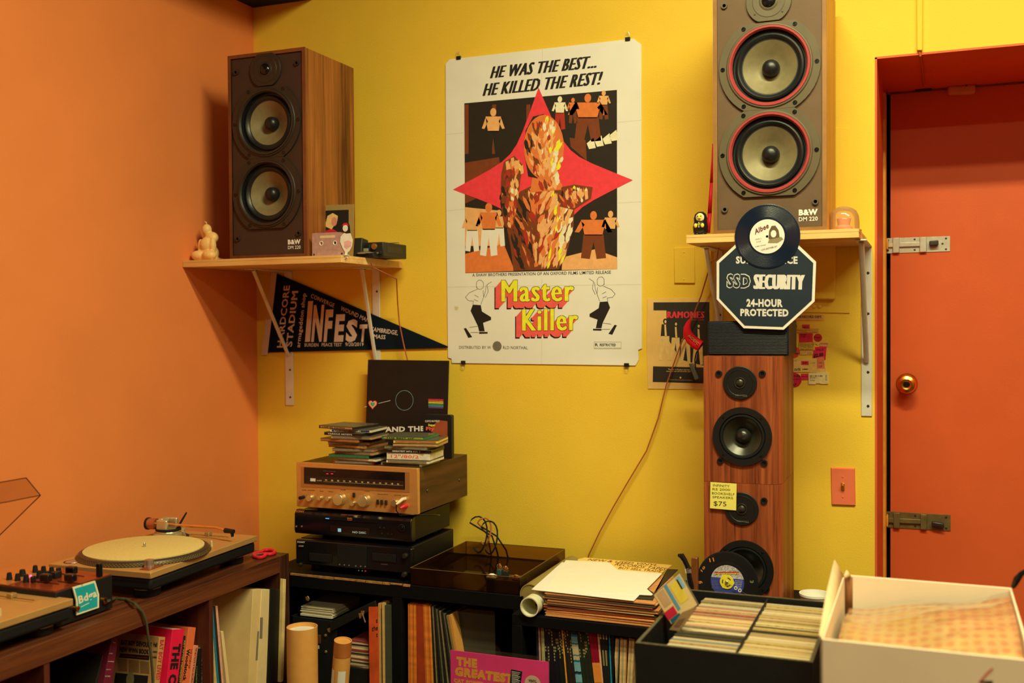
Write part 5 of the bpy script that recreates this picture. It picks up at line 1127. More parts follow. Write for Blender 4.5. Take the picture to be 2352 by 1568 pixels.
for i in range(5):
    m.text(KC, ['IN LOVE', 'Stereo', 'Jobete BMI', '2:52 min', 'M 1234'][i], zc_(416, 1196 + i * 17), zc_(470 + i * 3, 1198 + i * 17), zc_(416, 1186 + i * 17), GREYINK, .0017); m.text(KC, ['Produced by', 'Norman', 'Simon', 'Vocal', 'Mono'][i], zc_(650, 1194 + i * 17), zc_(722 - i * 4, 1196 + i * 17), zc_(650, 1184 + i * 17), WHITEINK, .0017)
m.build('lettering', t)
cy_ = KC.px(*zc_(565, 1200)); ra = KC.px(*zc_(635, 1200))[0] - cy_[0]
MB().lathe(KC, cy_, [(ra, .0014), (ra, .0028), (.0001, .003)], mat('adapter_yellow', (226, 200, 40), .4), 28).build('centre_adapter', t)
m = MB()
for k in range(3):
    a0 = R(30 + 120 * k); pts = [(cy_[0] + ra * .62 * math.cos(a0 + j * .22), cy_[1] + ra * .62 * math.sin(a0 + j * .22)) for j in range(5)]; m.line(KC, pts, .0028, .0032, mat('adapter_slot', (60, 56, 40), .5))
    MB().prism(KC, [(cy_[0] + ra * (.94 if j in (0, 3) else 1.08) * math.cos(a0 - .9 + j * .2), cy_[1] + ra * (.94 if j in (0, 3) else 1.08) * math.sin(a0 - .9 + j * .2)) for j in range(4)], .0014, .0026, mat('adapter_yellow', (226, 200, 40), .4)).build('adapter_lug', t)
m.build('adapter_slots', t)
MB().lathe(KC, cy_, [(.0042, .003), (.0042, .006), (.0028, .0075), (.0001, .0078)], STEEL, 16).build('spindle_nut', t)
m = MB(); e = KC.px(*zc_(772, 1322)); m.line(KC, [cy_, e], .0012, .0084, STEEL)
for k_, r_ in ((.45, .0045), (.65, .0045)): m.ring(KC, (cy_[0] + (e[0] - cy_[0]) * k_, cy_[1] + (e[1] - cy_[1]) * k_), [(r_, .008), (r_, .009), (r_ - .0016, .009), (r_ - .0016, .008)], mat('hand_white', (226, 220, 190), .4), 16)
m.build('clock_hand', t)
MB().box((c[0] - .03, -.478, ZB_), (c[0] + .03, -.43, c[1] - rk + .01), BLACK).build('stand', t, bevel=.002)
# glossy gadget beside it
GF = FY(-.50); g = lambda x, y: GF.hit(*zc_(x, y))
gx = GF.px(*zc_(190, 1200))[0]
t = thing('desk_clamp', (gx, -.50, ZB_), 'glossy black curved clamp with chrome collar and brown block, beside the record clock', 'clamp')
MB().tube([g(75, 935), g(110, 940), g(140, 985), g(165, 1040), g(180, 1075)], [.004, .0085, .0075, .007, .0085], BLACKG, 14).build('handle', t)
MB().tube([g(172, 1062), g(178, 1085), g(182, 1110)], .0085, STEEL, 14).build('collar', t)
MB().tube([g(180, 1105), g(188, 1160), g(205, 1240), V((gx, -.50, ZB_ + .004))], [.0065, .0075, .008, .008], BLACKG, 12).build('stem', t)
a, b = GF.px(*zc_(205, 960)), GF.px(*zc_(268, 960)); MB().box((a[0], -.498, ZB_), (b[0], -.478, a[1]), mat('brown_gloss_block', (110, 60, 24), .25, spec=.5, var=.2)).build('block', t, bevel=.002)
MB().box((gx - .03, -.52, ZB_), (gx + .045, -.475, ZB_ + .006), BLACK).build('foot', t, bevel=.002)
# white tub behind the white box
bx = FY(-.28).px(1872, 1365); t = thing('white_tub', (bx[0], -.28, ZB_), 'small round white tub on the cabinet by the oak speakers', 'tub')
zr_ = bx[1] + .004; MB().ring(FZ(0), (bx[0], -.28), [(.036, ZB_), (.04, zr_ - .006), (.0425, zr_ - .006), (.0425, zr_), (.0385, zr_), (.0345, ZB_ + .002)], mat('tub_white', (222, 210, 170), .4), 36).build('wall', t)
MB().lathe(FZ(0), (bx[0], -.28), [(.0358, ZB_), (.0345, ZB_ + .003), (.0001, ZB_ + .003)], mat('tub_white', (222, 210, 170), .4), 24).build('bottom', t)
# ------------------------------------------------------------------ wooden desk along the orange wall
XF, ZD, YE = .47, .783, -.503
DW = wood('brown_laminate', (58, 26, 11), (108, 56, 25), (1, .04, 1), 60, .42)
t = thing('record_desk', (XF / 2, -1.4, 0), 'dark brown wood-grain desk with cubbyholes along the orange wall', 'desk')
MB().box((.02, -2.6, ZD - .05), (XF, YE - .05, ZD), DW).build('top_board', t, bevel=.0012)
MB().box((.02, YE - .05, 0), (XF, YE, ZD), wood('brown_laminate_end', (50, 24, 11), (92, 48, 22), (1, 1, .05), 55, .42)).build('end_panel', t, bevel=.0012)
fx = FX(XF)
yd = [fx.px(486, 1400)[0], fx.px(109, 1530)[0], fx.px(109, 1530)[0] - .6]
for y in yd: MB().box((.03, y - .008, .05), (XF - .002, y + .008, ZD - .05), wood('brown_divider', (70, 30, 16), (104, 50, 26), (1, 1, .05), 55, .45)).build('divider', t)
MB().box((.03, -2.6, .385), (XF - .002, YE - .05, .401), DW).build('inner_shelf', t); MB().box((.02, -2.6, 0), (XF, YE - .05, .05), DW).build('bottom_board', t); MB().box((.02, -2.6, 0), (.03, YE - .05, ZD - .05), DW).build('back_panel', t)

# ------------------------------------------------------------------ turntables and mixer
SILTT = mat('turntable_silver', (184, 138, 70), .42, .35, var=.05, scale=18)
RUBK = mat('turntable_rubber', (18, 20, 19), .55, spec=.3, var=.08)
def turntable(cfr, label, lid):
    """cfr: frame on the plinth top, origin front-left corner, u along the front, v to the back"""
    wd, dp = cfr['w'], cfr['d']; f = cfr['f']; H = f.O.z - ZD
    t = thing('turntable', (f.O.x, f.O.y, ZD), label, 'turntable', 'pair of silver turntables')
    MB().fbox(f, 0, wd, 0, dp, -.017, 0, SILTT).build('plinth', t, bevel=.002)
    MB().fbox(f, .004, wd - .004, .004, dp - .004, -.05, -.017, RUBK).build('base', t, bevel=.008)
    for a, b in ((.055, .055), (wd - .055, .055), (.055, dp - .055), (wd - .055, dp - .055)):
        ft = MB().lathe(f, (a, b), [(.033, -H), (.035, -H + .003), (.035, -H + .021), (.030, -H + .0235), (.030, -.048)], RUBK, 28).build('foot', t)
        MB().ring(f, (a, b), [(.0356, -H + .0195), (.0356, -H + .0215), (.0345, -H + .0215), (.0345, -H + .0195)], STEEL, 28).build('foot_ring', ft)
    c = (wd * .385, dp * .515); rp = .1575 * cfr['k']
    pl = MB().lathe(f, c, [(rp * 1.055, 0), (rp * 1.055, .0015), (rp * 1.02, .006), (rp * 1.01, .011), (rp * .985, .0135), (.0001, .0135)], mat('platter_dark', (70, 60, 40), .4, .5), 64).build('platter', t)
    m = MB()
    for row in range(3):
        for i in range(120):
            a_ = 2 * math.pi * (i + .5 * (row % 2)) / 120; rr = rp * (1.0475 - .0125 * row); z0 = .0022 + row * .0028
            u_, v_ = c[0] + rr * math.cos(a_), c[1] + rr * math.sin(a_); d = .0011; du, dv = -math.sin(a_) * .0018, math.cos(a_) * .0018
            p0 = [f.p(u_ + du, v_ + dv, z0), f.p(u_ - du, v_ - dv, z0), f.p(u_ - du, v_ - dv, z0 + .0018), f.p(u_ + du, v_ + dv, z0 + .0018)]
            o = f.u * math.cos(a_) * d + f.v * math.sin(a_) * d
            m.add([q + o for q in p0], [[0, 1, 2, 3], [3, 2, 1, 0]], mat('strobe_dot', (206, 176, 96), .4, .3))
    o = m.build('strobe_dots', pl); o['kind'] = 'stuff'
    MB().lathe(f, c, [(rp * .945, .0135), (rp * .945, .0165), (rp * .93, .0172), (.0001, .0172)], mat('slipmat_cream', (196, 170, 92), .85, spec=.1, var=.06, scale=120, bump=.2, bscale=600), 64).build('slipmat', pl)
    MB().lathe(f, c, [(.0038, .0172), (.0036, .026), (.002, .029), (.0001, .0295)], STEEL, 14).build('spindle', pl)
    # controls
    MB().lathe(f, (wd * .05, dp * .80) if False else (.045, dp * .12 + .0), [(.013, 0), (.0135, .004), (.0115, .022), (.0001, .0225)], STEEL, 24).build('strobe_tower', t)
    MB().ring(f, (.04, dp - .045), [(.024, 0), (.024, .0008), (.021, .0008), (.02, 0)], DARKMETAL, 28).lathe(f, (.04, dp - .045), [(.0195, 0), (.019, .0012), (.0001, .0012)], STEEL, 28).build('adapter_well', t)
    MB().fbox(f, .018, .075, .018, .05, 0, .0018, mat('start_button', (140, 66, 30), .4, .4)).build('start_button', t, bevel=.0006)
    MB().lathe(f, (wd * .66, .045), [(.0042, 0), (.004, .012), (.003, .0155), (.0001, .016)], mat('lamp_post', (214, 196, 130), .3, .5), 12).build('target_lamp', t)
    pc = (wd - .05, dp * .42); pf = MB().fbox(f, pc[0] - .012, pc[0] + .012, pc[1] - .08, pc[1] + .08, 0, .0012, mat('pitch_plate', (190, 146, 72), .35, .5)).build('pitch_plate', t)
    MB().fbox(f, pc[0] - .0015, pc[0] + .0015, pc[1] - .07, pc[1] + .07, .001, .0016, INK).build('pitch_slot', pf); MB().fbox(f, pc[0] - .009, pc[0] + .009, pc[1] - .008, pc[1] + .008, .0012, .012, mat('pitch_knob', (170, 140, 76), .35, .6)).build('pitch_slider', pf, bevel=.002)
    # tone arm
    ac = (wd - .1, dp - .085)
    ARM = mat('tonearm_silver', (196, 180, 126), .3, .7, var=.06, scale=40)
    arm = MB().lathe(f, ac, [(.052, 0), (.052, .002), (.044, .004), (.044, .013), (.041, .0155), (.036, .017), (.034, .022), (.0001, .022)], ARM, 36).build('arm_base', t)
    MB().ring(f, ac, [(.060, 0), (.060, .0022), (.046, .0022), (.046, 0)], RUBK, 36).build('arm_well', t)
    for s_ in (-1, 1): MB().prism(f, [(ac[0] + s_ * .024 - .006, ac[1] - .016), (ac[0] + s_ * .024 + .006, ac[1] - .016), (ac[0] + s_ * .024 + .006, ac[1] + .022), (ac[0] + s_ * .024 - .006, ac[1] + .022)], .02, .056, ARM).build('gimbal_post', arm, bevel=.004)
    MB().prism(f, [(ac[0] - .018, ac[1] + .008), (ac[0] + .018, ac[1] + .008), (ac[0] + .018, ac[1] + .022), (ac[0] - .018, ac[1] + .022)], .044, .058, ARM).build('gimbal_bridge', arm, bevel=.003)
    MB().ring(f, ac, [(.0375, .022), (.0375, .028), (.033, .028), (.033, .022)], RUBK, 32).build('height_ring', arm)
    MB().lathe(f, (ac[0] + .03, ac[1] - .028), [(.009, .004), (.009, .02), (.006, .023), (.0001, .023)], ARM, 16).build('arm_rest_post', arm)
    zt2 = .038; sw = R(30) if lid else 0.0
    def sp(du, dv, w): return f.p(ac[0] + du * math.cos(sw) + dv * math.sin(sw), ac[1] - du * math.sin(sw) + dv * math.cos(sw), w)
    a0 = sp(0, -.012, zt2); a1 = sp(.012, -.16, zt2 - .002); a2 = sp(0, -.205, zt2 - .006)
    MB().tube([f.p(ac[0] - .003, ac[1] + .06, zt2), a0, a1, a2], [.0045, .0045, .0042, .004], mat('arm_tube', (226, 160, 80), .25, .8), 12).build('arm_tube', arm)
    MB().tube([f.p(ac[0] - .003, ac[1] + .04, zt2), f.p(ac[0] - .004, ac[1] + .066, zt2)], .0165, mat('counterweight', (176, 110, 60), .3, .7), 24).build('counterweight', arm)
    MB().tube([f.p(ac[0] - .004, ac[1] + .066, zt2), f.p(ac[0] - .004, ac[1] + .072, zt2)], .0185, BLACK, 24).build('weight_ring', arm)
    MB().tube([a2 + f.v * .004, a2 - f.v * .03 - f.u * .006], [.0075, .006], BLACK, 10).build('headshell', arm); MB().tube([a2 - f.v * .022 - f.u * .004, a2 - f.v * .024 - f.u * .004 - f.n * .016], [.006, .004], BLACK, 8).build('stylus_cartridge', arm)
    MB().tube([f.p(ac[0] + .012, ac[1] - .02, .02), f.p(ac[0] + .026, ac[1] - .03, .048), f.p(ac[0] + .024, ac[1] - .048, .072)], [.004, .0035, .0025], BLACKG, 8).build('cue_lever', arm)
    return t
def tt_frame(fl, fr_, bl, h, k=1.0):
    F0 = FZ(h); a, b, c = F0.hit(*fl), F0.hit(*fr_), F0.hit(*bl)
    u = (b - a); w = u.length; u.normalize(); v = V((-u.y, u.x, 0)); d = (c - a).dot(v)
    return dict(f=Fr(a, u, v), w=w, d=d, k=w / .453)
HT = ZD + .0745
T1 = tt_frame((346, 1315), (590.8, 1229.5), (120, 1292), HT)
turntable(T1, 'silver turntable with a cream slipmat next to the red scissors', False)
# second one mostly out of frame, same size, set by its front right corner
F0 = FZ(HT); c = F0.hit(168.4, 1374); d2 = F0.hit(0, 1428); u = (c - d2).normalized(); f2 = Fr(c - u * T1['w'], u, V((-u.y, u.x, 0)))
T2 = dict(f=f2, w=T1['w'], d=T1['d'], k=T1['k'])
turntable(T2, 'silver turntable whose smoked lid stands open, at the far end of the desk', True)
# its open smoked lid
fl = T2['f']; y0 = fl.p(T2['w'], 0).y + .004
LX = FY(y0)
pa, pb = LX.px(93, 1137), LX.px(60, 1097)
hx, hz = .065, HT + .004
SML = clear('smoked_lid', (.95, .90, .86), .08, .05, .02, (90, 50, 25)); EDG = mat('lid_edge', (60, 30, 18), .35)
t = thing('open_dust_cover', (hx, y0 - .2, hz), 'smoked turntable lid standing open against the orange wall', 'dust cover')
y1 = y0 - T1['w'] - .0
def face(pts, nme): MB().add(pts, [[0, 1, 2, 3]], SML).build(nme, t)
A0, A1 = V((pa[0], y0, pa[1])), V((pa[0], y1, pa[1])); B0, B1 = V((pb[0], y0, pb[1])), V((pb[0], y1, pb[1])); C0, C1 = V((hx, y0, hz)), V((hx, y1, hz)); nrm = (B0 - A0); D0, D1 = C0 + nrm * .9, C1 + nrm * .9
D0.x = max(D0.x, .02); D1.x = max(D1.x, .02)
face([A0, A1, B1, B0], 'front_wall'); face([B0, B1, D1, D0], 'top_sheet'); face([A0, B0, D0, C0], 'side_wall'); face([A1, B1, D1, C1], 'side_wall')
m = MB()
for a, b in ((A0, A1), (A0, B0), (A0, C0), (B0, B1)): m.tube([a, b], .0013, EDG, 5)
m.build('edges', t)
# dj mixer between them
XMF = .418
fm = FX(XMF); a = fm.px(118.6, 1361); b = fm.px(257.7, 1317); HM = (a[1] + b[1]) / 2; ym0, ym1 = a[0] + .012, b[0]
t = thing('dj_mixer', (.3, (ym0 + ym1) / 2, ZD), 'black and copper dj mixer with rows of black knobs between the turntables', 'mixer')
xm0 = .10
MB().box((xm0, ym0, ZD + .004), (XMF, ym1, HM - .003), BLACK).build('chassis', t, bevel=.002)
MB().box((xm0, ym0 + .002, HM - .003), (XMF - .002, ym1 - .002, HM), mat('mixer_copper', (140, 60, 26), .3, .5, var=.06)).build('face', t); MB().box((xm0 + .002, ym0 + .004, HM), (xm0 + .16, ym1 - .004, HM + .0012), mat('mixer_silver', (196, 130, 60), .35, .5)).build('upper_face', t)
for xx in (xm0 + .02, XMF - .02):
    for yy in (ym0 + .03, ym1 - .03): MB().lathe(FZ(0), (xx, yy), [(.012, ZD), (.012, ZD + .005)], BLACK, 12).build('foot', t)
z6 = zoom(0, 1240, 7.84); MF = FZ(HM)
def mk(x, y, r, h):
    p = MF.px(*z6(x, y)); MB().lathe(MF, p, [(r, 0), (r * .95, h * .3), (r * .72, h), (r * .5, h + .001), (.0001, h + .001)], BLACK, 16).build('knob', t)
for x, y in ((168, 720), (318, 738), (470, 755), (635, 588), (785, 602), (930, 618), (705, 685), (852, 695)): mk(x, y, .0072, .018)
mk(405, 655, .0088, .017)
for x, y, a_, b_ in ((600, 765, .004, .006), (1055, 610, .004, .006), (1010, 680, .009, .011)):
    p = MF.px(*z6(x, y)); MB().fbox(MF, p[0] - a_, p[0] + a_, p[1] - b_, p[1] + b_, 0, .016, BLACK).build('switch', t, bevel=.002)
for x, y in ((830, 770), (1290, 630), (1270, 770)):
    p = MF.px(*z6(x, y)); MB().fbox(MF, p[0] - .014, p[0] + .014, p[1] - .008, p[1] + .008, .004, .022, BLACKG).build('fader', t, bevel=.003); MB().fbox(MF, p[0] - .04, p[0] + .04, p[1] - .0012, p[1] + .0012, .0005, .0014, INK).build('fader_slot', t)
p = MF.px(*z6(1790, 660)); MB().fbox(MF, p[0] - .006, p[0] + .006, p[1] - .006, p[1] + .006, 0, .034, BLACKG).build('crossfader', t, bevel=.002)
p = MF.px(*z6(552, 665)); MB().lathe(MF, p, [(.003, 0), (.003, .004), (.0001, .006)], mat('pink_lamp', (255, 90, 150), .4, emit=2.0, var=0), 12).build('indicator_lamp', t)
for x, y in ((1870, 1085),):
    p = fm.px(*z6(x, y)); MB().ring(fm, p, [(.0085, 0), (.0085, .006), (.005, .006), (.005, 0)], BRASS, 20).build('headphone_socket', t)
p = fm.px(*z6(1340, 1225)); MB().ring(fm, p, [(.006, 0), (.006, .012), (.003, .012), (.003, 0)], BRASS, 16).build('microphone_socket', t)
# teal sticker card on its front
SF = FX(XMF + .007); q = SF.pxs([z6(1308, 852), z6(1715, 732), z6(1785, 975), z6(1783, 1215), z6(1380, 1352), z6(1372, 1090)])
t = thing('sticker_card', SF.p(sum(a for a, b in q) / 6, min(b for a, b in q)), 'turquoise square sticker with cream script leaning on the mixer', 'sticker')
MB().prism(SF, q, -.003, 0, mat('sticker_cream', (222, 204, 150), .5)).build('card', t)
cu_, cv_ = sum(a for a, b in q) / 6, sum(b for a, b in q) / 6
MB().prism(SF, [(cu_ + (a - cu_) * .86, cv_ + (b - cv_) * .88) for a, b in q], 0, .0005, mat('sticker_teal', (24, 150, 140), .45)).build('teal_field', t)
m = MB(); m.text(SF, 'Bdga', z6(1420, 1150), z6(1745, 1010), z6(1400, 1010), mat('sticker_cream', (222, 204, 150)), .0008, .03); m.line(SF, [SF.px(*z6(1450, 1205)), SF.px(*z6(1600, 1130))], .0016, .0008, mat('sticker_cream', (222, 204, 150))); m.build('lettering', t)
# green cable over the desk edge
GC = mat('olive_cable', (70, 66, 36), .5); z5 = zoom(0, 1080, 3.2136)
pw = [V((XMF + .012, fm.px(*z6(1885, 1085))[0], fm.px(*z6(1885, 1085))[1]))] + [FZ(ZD + .004).hit(*z5(x, y)) for x, y in ((850, 945), (930, 950))] 
for q_ in pw[1:]: q_.x = min(q_.x, XF - .0)
pw += [FX(XF + .003 + k).hit(*z5(x, y)) for x, y, k in ((1000, 985, 0), (1050, 1040, .004), (1080, 1120, .006), (1090, 1200, .006), (1110, 1320, .006), (1125, 1480, .006), (1130, 1600, .006))]
MB().tube(pw, .0035, GC, 8).build('patch_cable', label='olive cable curving from the mixer over the desk edge', cat='cable')
# scissors
zsz = zoom(540, 1180, 9.8); ZF = FZ(ZD + .006)
t = thing('scissors', ZF.hit(*zsz(640, 900)), 'scissors with red handles lying at the corner of the desk', 'scissors')
SR = mat('scissor_red', (206, 26, 40), .35)
for cx_, cy_, ru, rv in ((545, 925, 130, 52), (745, 855, 150, 50)):
    pts = []
    for i in range(25):
        a_ = 2 * math.pi * i / 24; pts.append(ZF.hit(*zsz(cx_ + ru * math.cos(a_), cy_ + rv * math.sin(a_))))
    MB().tube(pts, .0055, SR, 10).build('handle', t)
p0, p1 = ZF.hit(*zsz(640, 890)), ZF.hit(*zsz(300, 930)); MB().tube([p0, (p0 + p1) / 2, p1], [.005, .004, .001], STEEL, 8, .3).build('blade', t); MB().tube([p0, (p0 + p1) / 2 + V((0, .006, 0)), p1 + V((0, .01, 0))], [.005, .004, .001], STEEL, 8, .3).build('blade', t)
# ------------------------------------------------------------------ books and records in the desk cubbyholes
ZSH = .401
def spine_quad(F_, tl, tr, bl, br, zbot):
    """quad of a leaning spine on the front plane, run on down to the shelf below the picture"""
    a, b, c, d = F_.px(*tl), F_.px(*tr), F_.px(*bl), F_.px(*br)
    def down(p, q): s = (zbot - p[1]) / (q[1] - p[1]); return (p[0] + (q[0] - p[0]) * s, zbot)
    return [a, b, down(b, d), down(a, c)]
def book(xf, dep, tl, tr, bl, br, col, label, cat, name='book', group=None, lines=(), pages=None, S=None, sub=.0):
    S = S or (lambda x, y: (x, y)); F_ = FX(xf); q = spine_quad(F_, S(*tl), S(*tr), S(*bl), S(*br), ZSH + sub)
    t = thing(name, (xf - dep / 2, q[2][0], ZSH), label, cat, group)
    MB().prism(F_, q, -dep, 0, col).build('cover', t, bevel=.0008)
    if pages: 
        i = [(q[0][0] + .003, q[0][1] + .0006), (q[1][0] - .003, q[1][1] + .0006), (q[1][0] - .003, q[1][1] - .004), (q[0][0] + .003, q[0][1] - .004)]
        MB().prism(F_, i, -dep - .0006, -.004, pages).build('pages', t)
    if lines:
        m = MB()
        for s, a, b, c, bo, ink in lines: m.text(F_, s, S(*a), S(*b), S(*c), ink, .0006, bo)
        m.build('spine_lettering', t)
    return t, q
z9 = zoom(200, 1380, 8.339); XB = .44
bc = lambda n, c, r=.45: mat('book_' + n, c, r, spec=.45, var=.06)
book(XB - .03, .16, (365, 790), (455, 760), (165, 1568), (290, 1568), bc('dark', (34, 30, 22)), 'dark book leaning beside the maroon one', 'book', S=z9)
book(XB - .012, .2, (470, 720), (600, 690), (320, 1568), (480, 1568), bc('maroon', (96, 22, 36)), 'maroon book leaning in the desk cubbyhole before the newsprint one', 'book', S=z9,
     lines=[('Tales and', (490, 800), (545, 805), (490, 780), .0, WHITEINK), ('other', (420, 1010), (490, 1010), (420, 990), .0, WHITEINK), ('notes', (400, 1160), (510, 1165), (400, 1140), .0, WHITEINK), ('stories', (360, 1315), (445, 1315), (360, 1300), .0, WHITEINK), ('by many', (345, 1445), (440, 1445), (345, 1420), .0, WHITEINK)])
NEWS = bc('newsprint', (176, 128, 66), .7)
tb, q = book(XB, .205, (1385, 690), (1500, 690), (1300, 1568), (1390, 1568), NEWS, 'tabloid newsprint-covered book with heavy black headline', 'book', S=z9,
     lines=[('BAT BOY LIVES!', (1398, 740), (1315, 1500), (1475, 740), .03, C('spine_red', (190, 40, 40)))])
# its cover faces along the desk; the print sits on that leaning face
e0 = FX(XB).p(*q[0]); e1 = FX(XB).p(*q[3]); upv = (e0 - e1).normalized()
CF = Fr(e1, (1, 0, 0), upv)
m = MB(); cx = lambda x, y: CF.px(*z9(x, y)); WB_ = .0006
m.flat(CF, [cx(640, 1000), cx(1195, 1040), cx(1190, 1130), cx(615, 1075)], WB_, INK); m.flat(CF, [cx(550, 1370), cx(1175, 1430), cx(1160, 1568), cx(520, 1568)], WB_, INK); m.ell(CF, cx(830, 1500), .013, .02, WB_ * 2, C('plain_oval', (120, 104, 60)), 20)
m.text(CF, 'BAT BOY DEVOURS', z9(650, 835), z9(1240, 890), z9(655, 735), INK, WB_, .05); m.text(CF, 'NEW WWN BOOK', z9(625, 970), z9(1190, 1025), z9(630, 870), INK, WB_, .05)
m.text(CF, 'Weird World News reviews inside', z9(640, 1055), z9(1160, 1095), z9(640, 1030), C('spine_red', (190, 40, 40)), WB_ * 2, .0)
for k, (x0_, x1_) in enumerate(((590, 775), (800, 1000), (1020, 1195))):
    for i in range(12): m.line(CF, [cx(x0_, 1105 + i * 20 + (x0_ - 590) * .1), cx(x1_, 1122 + i * 20 + (x0_ - 590) * .1)], .0011, WB_, C('faded_ink', (110, 78, 40)))
m.text(CF, 'Half', z9(1275, 870), z9(1350, 880), z9(1275, 780), INK, WB_, .03); m.text(CF, 'creature', z9(1262, 985), z9(1350, 990), z9(1262, 935), INK, WB_, .03); m.text(CF, 'trails', z9(1250, 1090), z9(1335, 1095), z9(1250, 1040), INK, WB_, .03)
m.build('cover_print', tb)
RP = bc('hot_pink', (222, 22, 56))
book(XB, .24, (1635, 545), (1862, 535), (1520, 1568), (1735, 1568), RP, 'thick hot-pink book with bold black capitals on its spine', 'book', S=z9, pages=PAPER,
     lines=[('THE C', (1650, 815), (1548, 1580), (1800, 815), .06, INK)])
book(XB - .02, .2, (1894, 530), (1938, 510), (1780, 1568), (1822, 1568), bc('teal', (20, 62, 70)), 'dark teal book behind the black art book', 'book', S=z9)
book(XB - .004, .17, (1848, 665), (1892, 665), (1740, 1568), (1779, 1568), bc('art_black', (24, 22, 18)), 'black art book with yellow-green spine lettering', 'book', S=z9, lines=[('ART AFTER MIDNIGHT', (1852, 745), (1754, 1560), (1882, 745), .0, C('acid', (170, 170, 50)))])
book(XB, .19, (1945, 512), (2085, 505), (1825, 1568), (1960, 1568), bc('orange', (216, 102, 52)), 'orange paperback with black festival lettering on its spine', 'book', S=z9, lines=[('Woodstock', (1910, 915), (1825, 1530), (1975, 915), .04, INK), ('THE STORY OF', (1982, 915), (1935, 1290), (2012, 915), .0, INK)])
book(XB, .17, (2045, 848), (2132, 850), (1960, 1568), (2040, 1568), bc('salmon', (222, 130, 84)), 'salmon-coloured paperback next to the orange one', 'book', S=z9, lines=[("THE BEST ROCK 'N' ROLL RECORDS", (2075, 890), (1985, 1560), (2110, 890), .0, INK)])
book(XB - .004, .16, (2090, 930), (2140, 920), (2055, 1568), (2105, 1568), bc('near_black', (30, 27, 20)), 'slim black book with a small cream title near the divider', 'book', S=z9, lines=[('SCREAM', (2100, 1240), (2080, 1560), (2130, 1240), .0, C('acid', (170, 170, 50)))])
book(XB, .16, (2142, 905), (2250, 900), (2120, 1568), (2225, 1568), bc('corner_black', (24, 22, 18)), 'black book with dotted cream title beside the cubbyhole divider', 'book', S=z9, lines=[('THE CORNER', (2190, 980), (2195, 1560), (2225, 980), .02, C('pale', (216, 190, 110)))], pages=CREAM)
# records in the next cubbyhole
def rec(tl, tr, bl, br, col, label, dep=.30, xf=XB, **k): return book(xf, dep, tl, tr, bl, br, col, label, 'record sleeve', 'shelved_record_sleeve', 'sleeves in the desk cubbyhole', S=z5, **k)
for i, (c_, lab) in enumerate((((206, 176, 100), 'cream record sleeve leaning on the desk divider'), ((190, 160, 90), 'tan record sleeve next to the cream one at the divider'), ((24, 110, 120), 'teal-spined record sleeve leaning by the divider'), ((40, 32, 22), 'dark record sleeve just past the teal-spined one'), ((216, 150, 116), 'pinkish record sleeve at the front of the leaning group'))):
    a = 1524 + i * 17; rec((a, 1008 - i * 2), (a + 15, 1006 - i * 2), (a + 45, 1568), (a + 61, 1568), mat('sleeve_spine_%d' % i, c_, .6, var=.15, scale=60), lab)
rec((1632, 1186), (1650, 1186), (1672, 1568), (1695, 1568), mat('cream_small', (216, 186, 116), .6), 'short cream sleeve leaning against the tall plain one', .18)
tb, q = rec((1836, 890), (1852, 888), (1800, 1568), (1815, 1568), mat('white_back_cover', (176, 146, 84), .6), 'white-backed record sleeve with small type and a dark green square')
e0 = FX(XB).p(*q[0]); e1 = FX(XB).p(*q[3]); CF = Fr(e1, (1, 0, 0), (e0 - e1).normalized()); cx = lambda x, y: CF.px(*z5(x, y)); m = MB()
MB().flat(CF, [cx(1645, 1165), cx(1775, 1175), cx(1760, 1390), cx(1655, 1380)], .0006, C('green_square', (50, 60, 34))).build('green_square', tb)
for i in range(9): m.line(CF, [cx(1620, 1000 + i * 16), cx(1690 - (i % 3) * 14, 1004 + i * 16)], .0012, .0006, GREYINK)
m.build('back_print', tb); m = MB()
for i in range(4): m.line(CF, [cx(1745, 934 + i * 12), cx(1795 - i * 4, 936 + i * 12)], .0014, .0006, GREYINK)
m.build('back_print', tb)
rec((1853, 900), (1866, 898), (1818, 1568), (1832, 1568), mat('dark_green_spine', (40, 46, 34), .6), 'thin dark green record sleeve beside the white-backed one')
rec((1867, 880), (1930, 874), (1832, 1568), (1892, 1568), mat('boxset_cream', (210, 176, 104), .6), 'thick cream boxed set with a fine ruled panel on its spine', xf=XF - .006, lines=[('I', (1885, 1400), (1905, 1400), (1900, 1180), .0, GREYINK)])
rec((1932, 880), (1992, 877), (1896, 1568), (1966, 1568), mat('boxset_cream_pale', (214, 184, 116), .6), 'pale cream boxed set next to the ruled one', xf=XF - .004, lines=[('I', (1915, 1240), (1935, 1240), (1920, 1080), .0, GREYINK)])
rec((1998, 872), (2090, 876), (1976, 1568), (2070, 1568), mat('black_album', (18, 17, 14), .5, var=.2), 'big black scuffed album with worn corner in the desk cubbyhole', xf=XF)
rec((2094, 800), (2112, 802), (2074, 1568), (2092, 1568), mat('cream_torn', (214, 180, 100), .7, var=.15), 'cream torn-edged sleeve jutting out against the desk end panel', xf=XF + .012)

